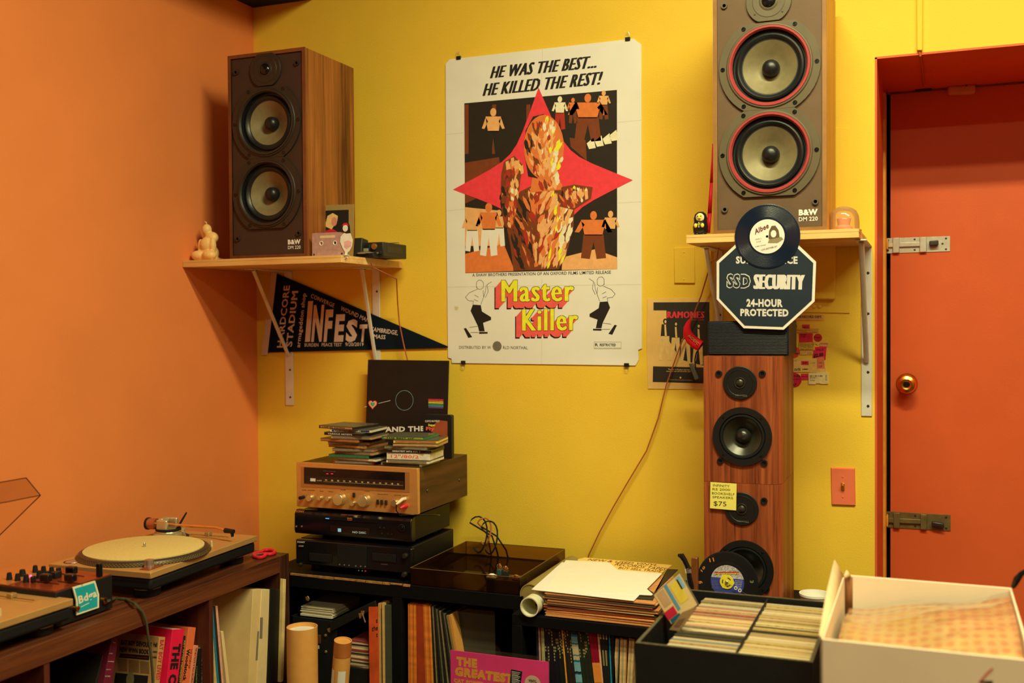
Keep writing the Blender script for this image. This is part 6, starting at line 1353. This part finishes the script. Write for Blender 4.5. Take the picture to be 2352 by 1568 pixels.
# ------------------------------------------------------------------ inside the stereo cabinet
zq = zoom(640, 1380, 7.35)
CASEM = mat('case_black_vinyl', (18, 18, 15), .6, spec=.3, var=.15, bump=.2, bscale=400); BRS = mat('case_corner_brass', (170, 128, 60), .35, .7, var=.15)
YC = -.44; CFy = FY(YC)
xc0, xc1 = CFy.px(670, 1500)[0], CFy.px(846, 1500)[0]
zc1 = CFy.px(758, 1424)[1]
t = thing('record_case', ((xc0 + xc1) / 2, YC + .15, .335), 'black vinyl-covered carry case with brass corners, full of white cards', 'carry case')
MB().box((xc0, YC, .335), (xc0 + .006, YC + .3, zc1), CASEM).build('side', t); MB().box((xc1 - .11, YC, .335), (xc1 - .104, YC + .3, zc1), CASEM).build('side', t)
MB().box((xc0, YC, .335), (xc1 - .104, YC + .006, zc1 - .002), CASEM).build('front', t); MB().box((xc0, YC + .294, .335), (xc1 - .104, YC + .3, zc1), CASEM).build('back', t); MB().box((xc0, YC, .335), (xc1 - .104, YC + .3, .341), CASEM).build('bottom', t)
f = CFy
for x, y in ((860, 490), (490, 690 - 735), ):
    p = f.px(*zq(x, y)) if y > 0 else f.px(*zoom(640, 1280, 7.35)(x, 690))
    MB().prism(f, [(p[0] - .008, p[1] + .004), (p[0] + .002, p[1] + .009), (p[0] + .008, p[1] + .0), (p[0] + .004, p[1] - .008), (p[0] - .005, p[1] - .006)], 0, .0025, BRS).build('corner_plate', t, bevel=.0008)
for x, y in ((792, 580), (798, 855)): MB().lathe(f, f.px(*zq(x, y)), [(.0052, 0), (.004, .003), (.0001, .0042)], BRS, 16).build('rivet', t)
p = f.px(*zq(690, 640)); MB().fbox(f, p[0] - .012, p[0] + .006, p[1] - .014, p[1] + .014, 0, .004, mat('latch_copper', (120, 74, 36), .4, .6)).build('latch', t, bevel=.001)
p = f.px(*zq(650, 770)); MB().fbox(f, p[0] - .008, p[0] + .008, p[1] - .006, p[1] + .006, 0, .0008, CREAM).build('paper_tag', t)
# hinged lid, tilted open behind the cards
lid = MB(); a = V((xc0, YC + .3, zc1)); 
lid.add([a + V((0, -.02, .012)), a + V((xc1 - .104 - xc0, -.02, .012)), a + V((xc1 - .104 - xc0, .0, .075)), a + V((0, 0, .075))], [[0, 1, 2, 3]], CASEM); lid.build('lid', t, solid=.006)
# white cards: a block of countable thin cards
cw0, cw1 = f.px(*zq(330, 250))[0], f.px(*zq(880, 250))[0]; zc = zc1 + .001
cm = MB().box((-.5, -.5, 0), (.5, .5, 1), PAPER); cme = keepmesh(cm, 'white_card'); random.seed(4)
for i in range(9): inst(cme, 'white_card', ((cw0 + cw1) / 2 + random.uniform(-.002, .002), YC + .1 + random.uniform(-.004, .003), zc + i * .0034), (0, 0, R(random.uniform(-1, 1))), (cw1 - cw0 - .004, .17, .0030), None, [mat('card_white_%d' % (i % 3), ((206, 190, 140), (214, 200, 150), (196, 178, 124))[i % 3], .7)], 'white card lying in the flat stack on the black carry case', 'card', 'white cards on the carry case')
# slanted case lid leaning across
s0 = FY(-.445); pts = [s0.px(*zoom(640, 1280, 7.35)(*q_)) for q_ in ((870, 1085), (1640, 720), (1660, 840), (880, 1260))]
t = thing('slanted_case', s0.p(pts[0][0], pts[3][1]), 'black carry case lid tilted upward beside the white cards, with brass catches', 'carry case')
MB().prism(s0, [(a_, b_) for a_, b_ in pts], -.25, .004, CASEM).build('panel', t, bevel=.002)
for x, y in ((1390, 970), (1430, 930)):
    p = s0.px(*zoom(640, 1280, 7.35)(x, y)); MB().prism(s0, [(p[0] - .006, p[1] + .006), (p[0] + .007, p[1] + .008), (p[0] + .004, p[1] - .009), (p[0] - .003, p[1] - .01)], .004, .0065, BRS).build('catch', t, bevel=.001)
p = s0.px(*zoom(640, 1280, 7.35)(1435, 930)); p2 = s0.px(*zoom(640, 1280, 7.35)(1490, 1080)); MB().tube([s0.p(p[0], p[1], .008), s0.p(p2[0], p2[1], .01)], .0022, STEEL, 8).build('hasp', t)
# pile of disc sleeves
d0, d1 = f.px(*zq(1180, 900))[0], f.px(*zq(1525, 900))[0]; zlo, zhi = f.px(*zq(1300, 1120))[1], f.px(*zq(1300, 670))[1]
MB().box((d0 - .03, YC + .0, .335), (d1, YC + .14, zlo), CASEM).build('black_crate', label='small black crate carrying the pile of disc sleeves', cat='crate', bevel=.003)
nn = 15; hh = (zhi - zlo) / nn
for i in range(nn): inst(cme, 'disc_sleeve', ((d0 + d1) / 2 + random.uniform(-.003, .003), YC + .068 + random.uniform(-.003, .003), zlo + i * hh), (0, 0, R(random.uniform(-2, 2))), (d1 - d0 - .006, .125, hh * .94), None, [mat('disc_sleeve_%d' % (i % 5), ((206, 180, 120), (170, 150, 100), (60, 50, 34), (190, 170, 120), (130, 50, 40))[i % 5], .6, var=.2, scale=90)],
    'thin disc sleeve in the messy pile behind the taped cardboard tube', 'disc sleeve', 'disc sleeves piled in the cabinet')
# orange film-soundtrack sleeve and its neighbours
def recY(F_, x0, x1, yt, x0b, x1b, yb, dep, col, label, name, group, S, zbot=.335, lines=(), bands=()):
    a, b, c, d = F_.px(*S(x0, yt)), F_.px(*S(x1, yt)), F_.px(*S(x1b, yb)), F_.px(*S(x0b, yb))
    def dn(p, q_): s = (zbot - p[1]) / (q_[1] - p[1]); return (p[0] + (q_[0] - p[0]) * s, zbot)
    q_ = [a, b, dn(b, c), dn(a, d)]
    if not lines and not bands: return MB().prism(F_, q_, -dep, 0, col).build(name, label=label, cat='record sleeve', group=group)
    t = thing(name, F_.p(q_[3][0], zbot), label, 'record sleeve', group); MB().prism(F_, q_, -dep, 0, col).build('sleeve', t)
    m = MB()
    for s, p0, p1, p2, bo, ink in lines: m.text(F_, s, S(*p0), S(*p1), S(*p2), ink, .0006, bo)
    lerp = lambda y: ((x0 + (x0b - x0) * (y - yt) / (yb - yt)), (x1 + (x1b - x1) * (y - yt) / (yb - yt)))
    for y0_, y1_, mm in bands:
        l0, l1 = lerp(y0_), lerp(y1_); m.flat(F_, [F_.px(*S(l0[0], y0_)), F_.px(*S(l0[1], y0_)), F_.px(*S(l1[1], y1_)), F_.px(*S(l1[0], y1_))], .0005, mm)
    m.build('spine_print', t); return t
G1 = 'sleeves beside the cabinet upright'; F5 = FY(-.452)
recY(F5, 1520, 1676, 100, 1535, 1690, 1382, .006, mat('orange_sunset_sleeve', (204, 76, 30), .5, var=.35, scale=14), 'orange and red picture sleeve standing beside the taped tube', 'picture_sleeve', G1, zq, lines=[('the', (1570, 510), (1672, 490), (1580, 420), .02, INK), ('t', (1645, 605), (1675, 600), (1648, 530), .02, INK), ('t', (1640, 370), (1672, 360), (1645, 290), .02, INK)])
for a, b, ya, c_, lab in ((1680, 1725, 40, (190, 140, 70), 'tan record sleeve next to the orange picture sleeve'), (1728, 1742, 130, (60, 44, 24), 'thin dark sleeve between the tan ones beside the orange picture sleeve'), (1744, 1788, 30, (196, 158, 84), 'pale tan record sleeve beside the cabinet upright'), (1792, 1900, 70, (62, 66, 44), 'grey-green record sleeve with a cream label against the upright')):
    recY(F5, a, b, ya, a + 14, b + 12, 1382, .3, mat('sleeve_' + lab[:8] + str(a), c_, .6, var=.12, scale=40), lab, 'shelved_record_sleeve', G1, zq)
# the two cardboard tubes standing in front
p = FY(-.62); xa_, xb_ = p.px(664, 1440)[0], p.px(724, 1440)[0]; zt_ = p.px(693, 1438)[1]; rr = (xb_ - xa_) / 2; KRA = mat('kraft_tube', (206, 144, 62), .6, var=.06, scale=30)
t = thing('cardboard_tube', ((xa_ + xb_) / 2, -.62, 0), 'wide plain cardboard tube standing open beside the desk end', 'cardboard tube')
MB().ring(FZ(0), ((xa_ + xb_) / 2, -.62), [(rr, 0), (rr, zt_), (rr - .003, zt_), (rr - .003, 0)], KRA, 40).build('wall', t); MB().lathe(FZ(0), ((xa_ + xb_) / 2, -.62), [(rr - .003, zt_ - .012), (.0001, zt_ - .011)], PAPER, 32).build('end_cap', t)
p = FY(-.6); tp = p.hit(788, 1470); bt = V((tp.x - .075, -.56, .0)); ax = (tp - bt).normalized(); s_ = ax.orthogonal().normalized(); s_ = V((1, 0, 0)) - ax * ax.x; s_.normalize(); TF = Fr(tp, s_, ax.cross(s_)); rr = .0262
t = thing('taped_cardboard_tube', bt, 'narrow cardboard tube with brown packing tape and an address label', 'cardboard tube')
Ln = (tp - bt).length; MB().ring(TF, (0, 0), [(rr, 0), (rr, -Ln), (rr - .003, -Ln), (rr - .003, 0)], KRA, 36).build('wall', t); MB().lathe(TF, (0, 0), [(rr - .003, -.004), (.0001, -.0035)], KRA, 28).build('end_cap', t)
MB().lathe_open(TF, (0, 0), [(rr + .0004, .0), (rr + .0006, -.045)], mat('packing_tape', (170, 98, 40), .15, spec=.6, var=.1), 36).build('tape', t)
m = MB(); vs = []; n_ = 12
for sgn in (0, 1):
    vs = []
    a0_, a1_ = ((-2.5, -1.85), (-1.35, -.5))[sgn]
    for i in range(n_ + 1):
        a_ = a0_ + (a1_ - a0_) * i / n_
        for w_ in (-.085, -.19): vs.append(TF.p((rr + .0006) * math.cos(a_), (rr + .0006) * math.sin(a_), w_))
    m.add(vs, [[2 * i, 2 * i + 1, 2 * i + 3, 2 * i + 2] for i in range(n_)], PAPER)
m.build('address_label', t)

# ------------------------------------------------------------------ records in the middle cubbyhole
zm = zoom(920, 1360, 6.533); FM_ = FY(-.445); G2 = 'orange-spined sleeves in the stereo cabinet'; random.seed(21)
ORM = [mat('orange_spine_%d' % i, c_, .6, var=.2, scale=60) for i, c_ in enumerate(((206, 110, 30), (186, 92, 28), (216, 126, 40)))]
xs = [112, 128, 146, 165, 184, 200, 216, 234]
for i in range(7): recY(FM_, xs[i], xs[i + 1] - 1.5, 172 + i * 2, xs[i] + 5 + i, xs[i + 1] + 3.5 + i, 1359, .3, ORM[i % 3], 'thin orange record sleeve between the cabinet upright and the wide red-orange one', 'orange_record_sleeve', G2, zm)
recY(FM_, 236, 332, 180, 246, 372, 1359, .3, mat('red_orange_sleeve', (150, 52, 18), .6, var=.15), 'wide red-orange record sleeve among the thin orange ones', 'orange_record_sleeve', G2, zm)
xs = [334, 356, 378, 400, 424, 448]
for i in range(5): recY(FM_, xs[i], xs[i + 1] - 1.5, 184 + i * 5, xs[i] + 40 + i, xs[i + 1] + 38.5 + i * 2, 1359, .3, ORM[(i + 1) % 3], 'thin orange record sleeve on the pink-sleeve side of the wide red-orange one', 'orange_record_sleeve', G2, zm)
G3 = 'dark thin sleeves in the stereo cabinet'; xs = [452, 472, 492, 512, 532, 554, 578, 602, 622, 642, 664, 684, 702]
DKS = [mat('dark_spine_%d' % i, c_, .55, var=.2, scale=80) for i, c_ in enumerate(((26, 26, 22), (120, 104, 60), (24, 22, 18), (36, 36, 28), (90, 84, 52)))]
for i in range(12): recY(FM_, xs[i], xs[i + 1] - 2, 195 + i * 14, xs[i] + 50 + i * 12, xs[i + 1] + 48 + i * 12, 1359, .3, DKS[i % 5], 'thin dark record sleeve leaning next to the orange ones', 'dark_record_sleeve', G3, zm)
for i, (a, b) in enumerate(((705, 722), (724, 744), (746, 762))): recY(FM_, a, b, 355 - i * 12, a + 165, b + 165, 1359, .3, mat('tan_spine_%d' % i, ((150, 110, 50), (190, 130, 52), (206, 140, 56))[i], .6), 'thin tan record sleeve leaning before the grey board', 'tan_record_sleeve', 'tan sleeves in the stereo cabinet', zm)
FG = FY(-.40); q = [FG.px(*zm(*a)) for a in ((770, 330), (1000, 245), (1412, 285), (1425, 1359), (800, 1359))]; q = [q[0], q[1], q[2], (q[3][0], .335), (q[4][0], .335)]
MB().prism(FG, q, -.004, 0, mat('grey_board', (56, 52, 34), .7, var=.08)).build('grey_divider_board', label='large plain grey-olive board standing behind the tan sleeves', cat='board')

# pink record in a plastic outer sleeve, propped in front
lo, hi = -.9, -.4
for _ in range(40):
    md_ = (lo + hi) / 2; F_ = FY(md_); w_ = F_.px(*zm(2245, 975))[0] - F_.px(*zm(735, 790))[0]
    if w_ > .322: hi = md_
    else: lo = md_
YP = max(-.80, min(-.58, (lo + hi) / 2)); PF_ = FY(YP); a = PF_.px(*zm(735, 795)); b = PF_.px(*zm(2240, 975)); zt_ = (a[1] + b[1]) / 2; zb_p = zt_ - .318
t = thing('pink_record_sleeve', ((a[0] + b[0]) / 2, YP, zb_p), 'bright pink record sleeve with gold capitals in a clear plastic cover', 'record sleeve')
MB().fbox(PF_, a[0] + .003, b[0] - .004, zb_p + .001, PF_.px(*zm(755, 868))[1], -.004, 0, mat('pink_sleeve', (224, 48, 108), .45, var=.12, scale=9)).build('sleeve', t)
MB().flat(PF_, [(a[0], zb_p), (b[0], zb_p), (b[0], zt_), (a[0], zt_)], .0012, clear('poly_outer', (.99, .98, .96), .1, .12, .03, (190, 170, 120))).build('plastic_cover', t)
m = MB(); GT = C('gold_title', (214, 142, 50))
for s, p0, p1, p2 in (('THE', (838, 1098), (1150, 1140), (838, 955)), ('GREATEST', (812, 1250), (1690, 1372), (820, 1108)), ('CAT POWER', (800, 1350), (1255, 1412), (802, 1285))): m.text(PF_, s, zm(*p0), zm(*p1), zm(*p2), GT, .0004, .085)
m.build('lettering', t)
q = [PF_.px(*zm(*p_)) for p_ in ((1662, 1150), (1830, 1185), (1800, 1420), (1640, 1390))]; MB().prism(PF_, q, .0012, .0018, BLACK).build('black_sticker', t, bevel=.0003)
m = MB()
for i in range(9): m.line(PF_, [PF_.px(*zm(1672, 1180 + i * 20)), PF_.px(*zm(1800 - (i % 3) * 15, 1205 + i * 20))], .0011, .002, WHITEINK)
m.build('sticker_print', t)
c_ = PF_.px(*zm(1985, 1375)); MB().disc(PF_, c_, .024, .0012, .0018, mat('round_sticker', (176, 150, 110), .5), 32).build('round_sticker', t); m = MB(); m.text(PF_, 'VINYL', (c_[0] - .012, c_[1] + .005), (c_[0] + .012, c_[1] + .005), (c_[0] - .012, c_[1] + .013), INK, .002, .05, px=False); m.build('round_sticker_print', t)
MB().box((.78, YP - .1, 0), (1.42, YP + .085, zb_p), CABM).build('low_plinth', label='low black plinth on the floor before the cabinets', cat='plinth')

# ------------------------------------------------------------------ record spines in the right-hand cabinet
zv = zoom(1220, 1400, 8.4); FV = FY(-.53); G4 = 'record sleeves packed in the black record cabinet'
def vm(n, c_): return mat('vspine_' + n, c_, .5, spec=.35, var=.2, scale=70)
DASH = C('spine_type', (130, 116, 66)); PBL = C('pale_blue_spine', (110, 160, 150)); CRM = C('cream_spine', (176, 160, 110)); TLD = C('teal_dark_spine', (20, 80, 74))
runs = [(90, 130, 2, (18, 24, 34), 'thin navy record sleeve at the near end of the packed row', 0), (134, 160, 1, (196, 170, 110), 'single cream record sleeve near the navy ones', 0), (183, 240, 2, (196, 120, 84), 'salmon record sleeve in the packed row', 0), (246, 478, 9, (22, 24, 22), 'black record sleeve with tiny type on the navy side of the turquoise ones', 1), (480, 575, 4, (26, 24, 20), 'dark record sleeve beside the single orange-edged one', 1), (577, 603, 1, (200, 120, 44), 'single orange-edged record sleeve in the packed row', 0), (606, 745, 6, (40, 28, 20), 'dark brown record sleeve just before the turquoise ones', 1),
        (750, 868, 5, (20, 96, 96), 'turquoise and cream banded record sleeve in the packed row', 2), (874, 1092, 9, (34, 34, 24), 'dark olive record sleeve between the turquoise and the crimson ones', 1), (1098, 1245, 6, (130, 8, 34), 'crimson record sleeve with an orange lower half', 3), (1266, 1302, 1, (200, 150, 90), 'single tan record sleeve beside the crimson ones', 0), (1312, 1462, 5, (26, 26, 20), 'black record sleeve with a cream title beside the blue one', 4), (1486, 1516, 1, (20, 116, 150), 'single bright blue record sleeve in the packed row', 0), (1522, 1600, 3, (16, 16, 14), 'plain black record sleeve beside the blue one', 0)]
for x0_, x1_, n_, c_, lab, kind_ in runs:
    st_ = (x1_ - x0_) / n_
    for i in range(n_):
        a = x0_ + i * st_; b = a + st_ * .93; yt = 258 + (a - 90) * .092 + random.uniform(0, 10); ln = 30 + 95 * min(1, max(0, (a - 90) / 700)); ln = ln if a < 1250 else 95 - (a - 1250) * .2
        vr = vm('%d_%d' % (x0_, i % 3), tuple(max(6, int(v * random.uniform(.75, 1.25))) for v in c_)); bands = []
        if kind_ == 1: y0_ = yt + random.choice([30, 120, 260, 420]); bands = [(y0_ + k * 60, y0_ + k * 60 + 38, DASH) for k in range(random.randint(2, 5))]; bands = [bb for bb in bands if bb[1] < 1390]
        if kind_ == 2: bands = [(yt + 20, yt + 60, PBL), (yt + 60, yt + 150, TLD), (yt + 190, yt + 310, PBL), (yt + 340, yt + 540, CRM), (yt + 560, yt + 640, CRM), (yt + 680, yt + 860, PBL), (yt + 860, yt + 895, INK), (yt + 920, 1400, PBL)]
        if kind_ == 3: bands = [(1020, 1405, C('orange_half', (214, 130, 44)))]
        if kind_ == 4: bands = [(yt + 30, yt + 190, C('cream_title', (176, 156, 96)))] if i % 2 == 0 else [(yt + 400, yt + 700, DASH)]
        if bands:                                       # keep the print slimmer than the spine for type
            pass
        recY(FV, a, b, yt, a + ln, b + ln, 1411, .30, vr, lab, 'packed_record_sleeve', G4, zv, zbot=.325, bands=bands)
for x0_, x1_, n_, ls, lab in ((1632, 1700, 3, -48, 'cream-edged record sleeve leaning the other way past the black ones'), (1722, 1842, 5, -20, 'pale record sleeve in the middle bundle past the blue one'), (1892, 1996, 5, -42, 'pale record sleeve in the bundle nearest the black disc crate')):
    st_ = (x1_ - x0_) / n_
    for i in range(n_): a = x0_ + i * st_; recY(FV, a, a + st_ * .92, 545 + i * 6, a + ls, a + st_ * .92 + ls, 1411, .30, vm('p%d' % (i % 3), ((206, 172, 100), (190, 150, 84), (150, 140, 100))[i % 3]), lab, 'packed_record_sleeve', 'pale sleeves in the record cabinet', zv, zbot=.325)

# ------------------------------------------------------------------ foreground: table with two boxes
ZT = .70
TBM = wood('table_top_dark', (60, 36, 20), (84, 52, 30), (.08, 1, 1), 20, .5)
t = thing('sales_table', (2.3, -1.05, 0), 'plain dark table carrying the black disc crate and the white carton', 'table')
MB().box((1.775, -1.45, ZT - .03), (2.62, -.72, ZT), TBM).build('table_top', t, bevel=.002)
for x in (1.80, 2.56):
    for y in (-1.42, -.78): MB().box((x, y, 0), (x + .04, y + .04, ZT - .03), TBM).build('leg', t)
# black crate of compact discs
ZK = .84; zfr = FZ(ZK); bx0, by0 = 1.766, -1.182; bx1, by1 = 2.118, -.722
KBM = mat('crate_black', (20, 20, 16), .6, spec=.25, var=.15, scale=30); KED = mat('crate_edge_worn', (74, 66, 38), .7, var=.3, scale=120)
t = thing('disc_crate', ((bx0 + bx1) / 2, (by0 + by1) / 2, ZT), 'black open crate holding two rows of compact discs', 'crate')
w = .007
for nme, a, b in (('front_wall', (bx0, by0), (bx1, by0 + w)), ('back_wall', (bx0, by1 - w), (bx1, by1)), ('side_wall', (bx0, by0 + w), (bx0 + w, by1 - w)), ('side_wall', (bx1 - w, by0 + w), (bx1, by1 - w)), ('divider', (1.966, by0 + w), (1.970, by1 - w))):
    zz = ZK if nme != 'divider' else ZK - .004
    o = MB().box((a[0], a[1], ZT), (b[0], b[1], zz - .0012), KBM).build(nme, t); MB().box((a[0], a[1], zz - .0012), (b[0], b[1], zz), KED if nme != 'divider' else KBM).build('worn_edge', o)
MB().box((bx0 + w, by0 + w, ZT), (bx1 - w, by1 - w, ZT + .005), KBM).build('bottom', t)
CDC = [(216, 184, 110), (196, 160, 92), (206, 176, 112), (170, 140, 84), (222, 196, 130), (190, 110, 80), (150, 130, 84), (196, 166, 84), (120, 130, 120), (60, 56, 40), (214, 150, 110), (196, 176, 126)]
CDM = [mat('crate_disc_%d' % i, tuple(int(v * .86) for v in c_), .35, spec=.5, var=.28, scale=110) for i, c_ in enumerate(CDC)]
cdm = MB().box((-.071, -.5, 0), (.071, .5, .124), PAPER); cde = keepmesh(cdm, 'crate_disc'); random.seed(33)
for row, (xc_, ya_, yb_, seq) in enumerate(((1.8935, -1.168, -.738, None), (2.0410, -1.168, -.738, None))):
    y = ya_; k = 0
    while y < yb_ - .01:
        th = random.choice([.0102, .0102, .0102, .0102, .0104, .024 if random.random() < .15 else .0102]); ci = random.choice(range(12)) if row == 0 else random.choice([0, 1, 2, 4, 4, 7, 3, 11, 11, 9])
        if row == 0 and k in (0, 1, 2): ci = (5, 10, 11)[k]
        if row == 0 and .25 < (y - ya_) / (yb_ - ya_) < .3: ci = 9
        inst(cde, 'compact_disc_case', (xc_ + random.uniform(-.001, .001), y + th / 2, ZT + .0055 + random.uniform(-.002, .002) * 0), (R(random.uniform(-.8, .8)) * 0, 0, 0), (1, th * .95, 1 + random.uniform(-.015, .03)), None, [CDM[ci]],
             '%s compact disc case on edge in the crate row %s' % (('cream', 'tan', 'pale', 'khaki', 'ivory', 'dusty red', 'olive-grey', 'yellow', 'blue-grey', 'black', 'pink', 'light grey')[ci], 'by the tilted picture cases' if row == 0 else 'beside the white carton'), 'disc case', 'compact discs in the black crate')
        y += th; k += 1
# two picture cases tipped up at the crate's edge
def tipped(pts, y, col, label, prints, name):
    F_ = FY(y); q = F_.pxs([zoom(1450, 1220, 2.6075)(*p_) for p_ in pts]); cx_, cz_ = sum(a for a, b in q) / 4, sum(b for a, b in q) / 4
    t = thing(name, (cx_, y, min(b for a, b in q)), label, 'disc case', 'picture cases tipped against the crate')
    MB().prism(F_, q, -.009, 0, CLR).build('case', t, bevel=.0008); MB().prism(F_, [(cx_ + (a - cx_) * .96, cz_ + (b - cz_) * .96) for a, b in q], -.001, .0006, col).build('inlay', t)
    m = MB(); A, B, C_, D_ = q
    for (u0, v0, u1, v1, cc_) in prints:
        g = lambda u, v: (A[0] + (B[0] - A[0]) * u + (D_[0] - A[0]) * v + (C_[0] - B[0] - D_[0] + A[0]) * u * v, A[1] + (B[1] - A[1]) * u + (D_[1] - A[1]) * v + (C_[1] - B[1] - D_[1] + A[1]) * u * v)
        m.flat(F_, [g(u0, v0), g(u1, v0), g(u1, v1), g(u0, v1)], .001, C('inlay_%d_%d_%d' % cc_, cc_))
    m.build('inlay_print', t)
tipped([(130, 380), (290, 245), (400, 440), (240, 560)], -.98, mat('inlay_cream', (214, 184, 110), .45), 'picture disc case with blue, yellow and red panels tipped up in the crate', [(.1, .05, .35, .5, (190, 150, 96)), (.4, .0, .5, .8, (90, 140, 150)), (.55, .1, .85, .7, (222, 190, 60)), (.0, .6, .35, .85, (190, 34, 50)), (.05, .86, .4, .97, (20, 90, 96)), (.8, .05, .95, .4, (130, 170, 190))], 'tipped_disc_case')
tipped([(225, 590), (300, 490), (395, 450), (290, 600)], -1.04, mat('inlay_brown', (140, 110, 66), .5), 'brownish disc case slumped below the picture one in the crate', [(.2, .2, .6, .7, (110, 80, 50))], 'tipped_disc_case')
# white carton
ZW = .95; wx0, wx1, wy0, wy1 = 2.153, 2.482, -1.395, -.905
CTM = mat('carton_white', (222, 196, 146), .6, var=.03, scale=10); CTI = mat('carton_kraft_inside', (206, 172, 112), .7)
t = thing('white_carton', ((wx0 + wx1) / 2, (wy0 + wy1) / 2, ZT), 'open white cardboard carton holding a bagged printed sheet', 'carton')
w = .004
for nme, a, b in (('front_wall', (wx0, wy0), (wx1, wy0 + w)), ('back_wall', (wx0, wy1 - w), (wx1, wy1)), ('side_wall', (wx0, wy0), (wx0 + w, wy1)), ('side_wall', (wx1 - w, wy0), (wx1, wy1))): MB().box((a[0], a[1], ZT), (b[0], b[1], ZW), CTM).build(nme, t, bevel=.0012)
MB().box((wx0, wy0, ZT), (wx1, wy1, ZT + w), CTM).build('bottom', t)
fl = FY(wy1 + .0)
m = MB(); m.add([V((wx0 + .001, wy0, ZW - .001)), V((wx0 + .001, wy1 - .01, ZW - .001)), V((wx0 - .016, wy1 - .03, ZW + .036)), V((wx0 - .012, (wy0 + wy1) / 2, ZW + .02)), V((wx0 - .003, wy0 + .01, ZW + .005))], [[0, 1, 2, 3, 4]], CTI); m.build('torn_flap', t, solid=.003)
MB().add([V((wx0 + .002, wy1 - .03, ZW - .002)), V((wx0 + .016, wy1 - .004, ZW - .002)), V((wx0 + .008, wy1 - .012, ZW + .012))], [[0, 1, 2]], CTI).build('torn_corner', t, solid=.003)
MB().add([V((wx0 + .004, wy1 - .004, ZW - .09)), V((wx0 + .02, wy1 - .004, ZW - .09)), V((wx0 + .02, wy1 - .004, ZW - .004)), V((wx0 + .004, wy1 - .004, ZW - .004))], [[0, 1, 2, 3]], mat('kraft_brown', (130, 80, 36), .8)).build('kraft_tab', t, solid=.002)
zcf = zoom(1450, 1220, 2.6075); WFf = FY(wy0)
m = MB(); PEN = C('red_pen', (190, 80, 50)); m.line(WFf, [WFf.px(*zcf(2165, 820)), WFf.px(*zcf(2130, 850)), WFf.px(*zcf(2085, 905))], .003, .0004, PEN); m.build('pen_mark', t)
MB().flat(WFf, [WFf.px(*zcf(*p_)) for p_ in ((2080, 907), (2090, 895), (2165, 893), (2165, 915))], .0005, INK).build('stamp_mark', t)
# bagged printed sheet: a bulging surface inside the carton
def printed(name, c0, c1, sx, sy):
    m = bpy.data.materials.new(name); m.use_nodes = True; MATS[name] = m; nt = m.node_tree; L = nt.links; b = nt.nodes['Principled BSDF']
    tc = nt.nodes.new('ShaderNodeTexCoord'); mp = nt.nodes.new('ShaderNodeMapping'); mp.inputs['Scale'].default_value = (sx, sy, 1); L.new(tc.outputs['Object'], mp.inputs['Vector'])
    v = nt.nodes.new('ShaderNodeTexVoronoi'); v.voronoi_dimensions = '2D'; v.inputs['Scale'].default_value = 1; v.inputs['Randomness'].default_value = .25; L.new(mp.outputs['Vector'], v.inputs['Vector'])
    r = nt.nodes.new('ShaderNodeValToRGB'); r.color_ramp.elements[0].position = .22; r.color_ramp.elements[0].color = alb(c0) + (1,); r.color_ramp.elements[1].position = .42; r.color_ramp.elements[1].color = alb(c1) + (1,)
    L.new(v.outputs['Distance'], r.inputs['Fac']); L.new(r.outputs['Color'], b.inputs['Base Color']); b.inputs['Roughness'].default_value = .3; return m
PRN = printed('orange_repeat_print', (212, 134, 70), (218, 166, 90), 46, 30)
t = thing('bagged_print', ((wx0 + wx1) / 2, -1.15, ZT + w), 'yellow paper with repeated orange print, bulging in clear plastic inside the white carton', 'bag')
nu, nv = 14, 16; vs = []; fs = []; gx0, gx1, gy0, gy1 = wx0 + .016, wx1 - .006, wy0 + .006, wy1 - .03
for j in range(nv + 1):
    for i in range(nu + 1):
        u, v_ = i / nu, j / nv
        h = ZW - .062 + .022 * math.sin(math.pi * min(1, v_ * 1.05)) + .05 * u ** 1.4 * (0.35 + .65 * v_) + .004 * math.sin(u * 9 + v_ * 4) - .02 * (1 - v_) * (1 - u)
        vs.append(V((gx0 + (gx1 - gx0) * u, gy0 + (gy1 - gy0) * v_, min(h, ZW - .012 + .03 * u * v_))))
for j in range(nv):
    for i in range(nu): a = j * (nu + 1) + i; fs.append([a, a + 1, a + nu + 2, a + nu + 1])
m = MB(); m.add(vs, fs, PRN); m.build('printed_sheet', t, solid=.002, angle=80)
m = MB(); m.add([q_ + V((0, 0, .006 + .004 * math.sin(k_ * .7))) for k_, q_ in enumerate(vs)], fs, clear('bag_plastic', (.96, .95, .92), .6, .12, .03, (230, 220, 190))); m.build('plastic_bag', t, angle=80)
MB().box((gx0 + .03, gy0 + .03, ZT + w), (gx1 - .02, gy1 - .03, ZW - .075), CREAM).build('contents', t, bevel=.01)
# black cord at the carton's far corner
f = FY(-.90); pts = [f.hit(x, y) for x, y in ((2326, 1354), (2330, 1342), (2336, 1330), (2345, 1318), (2362, 1306))]; pts[0].z = ZW - .001
MB().tube([pts[0]] + pts[1:] + [pts[-1] + V((.05, .02, -.02)), V((pts[-1].x + .08, -.86, ZT - .2))], [.0035, .0055, .007, .0055, .0045, .0035, .003], BLACKG, 10)  .build('power_cable', label='black cable with a thick plug hooked over the white carton', cat='cable')
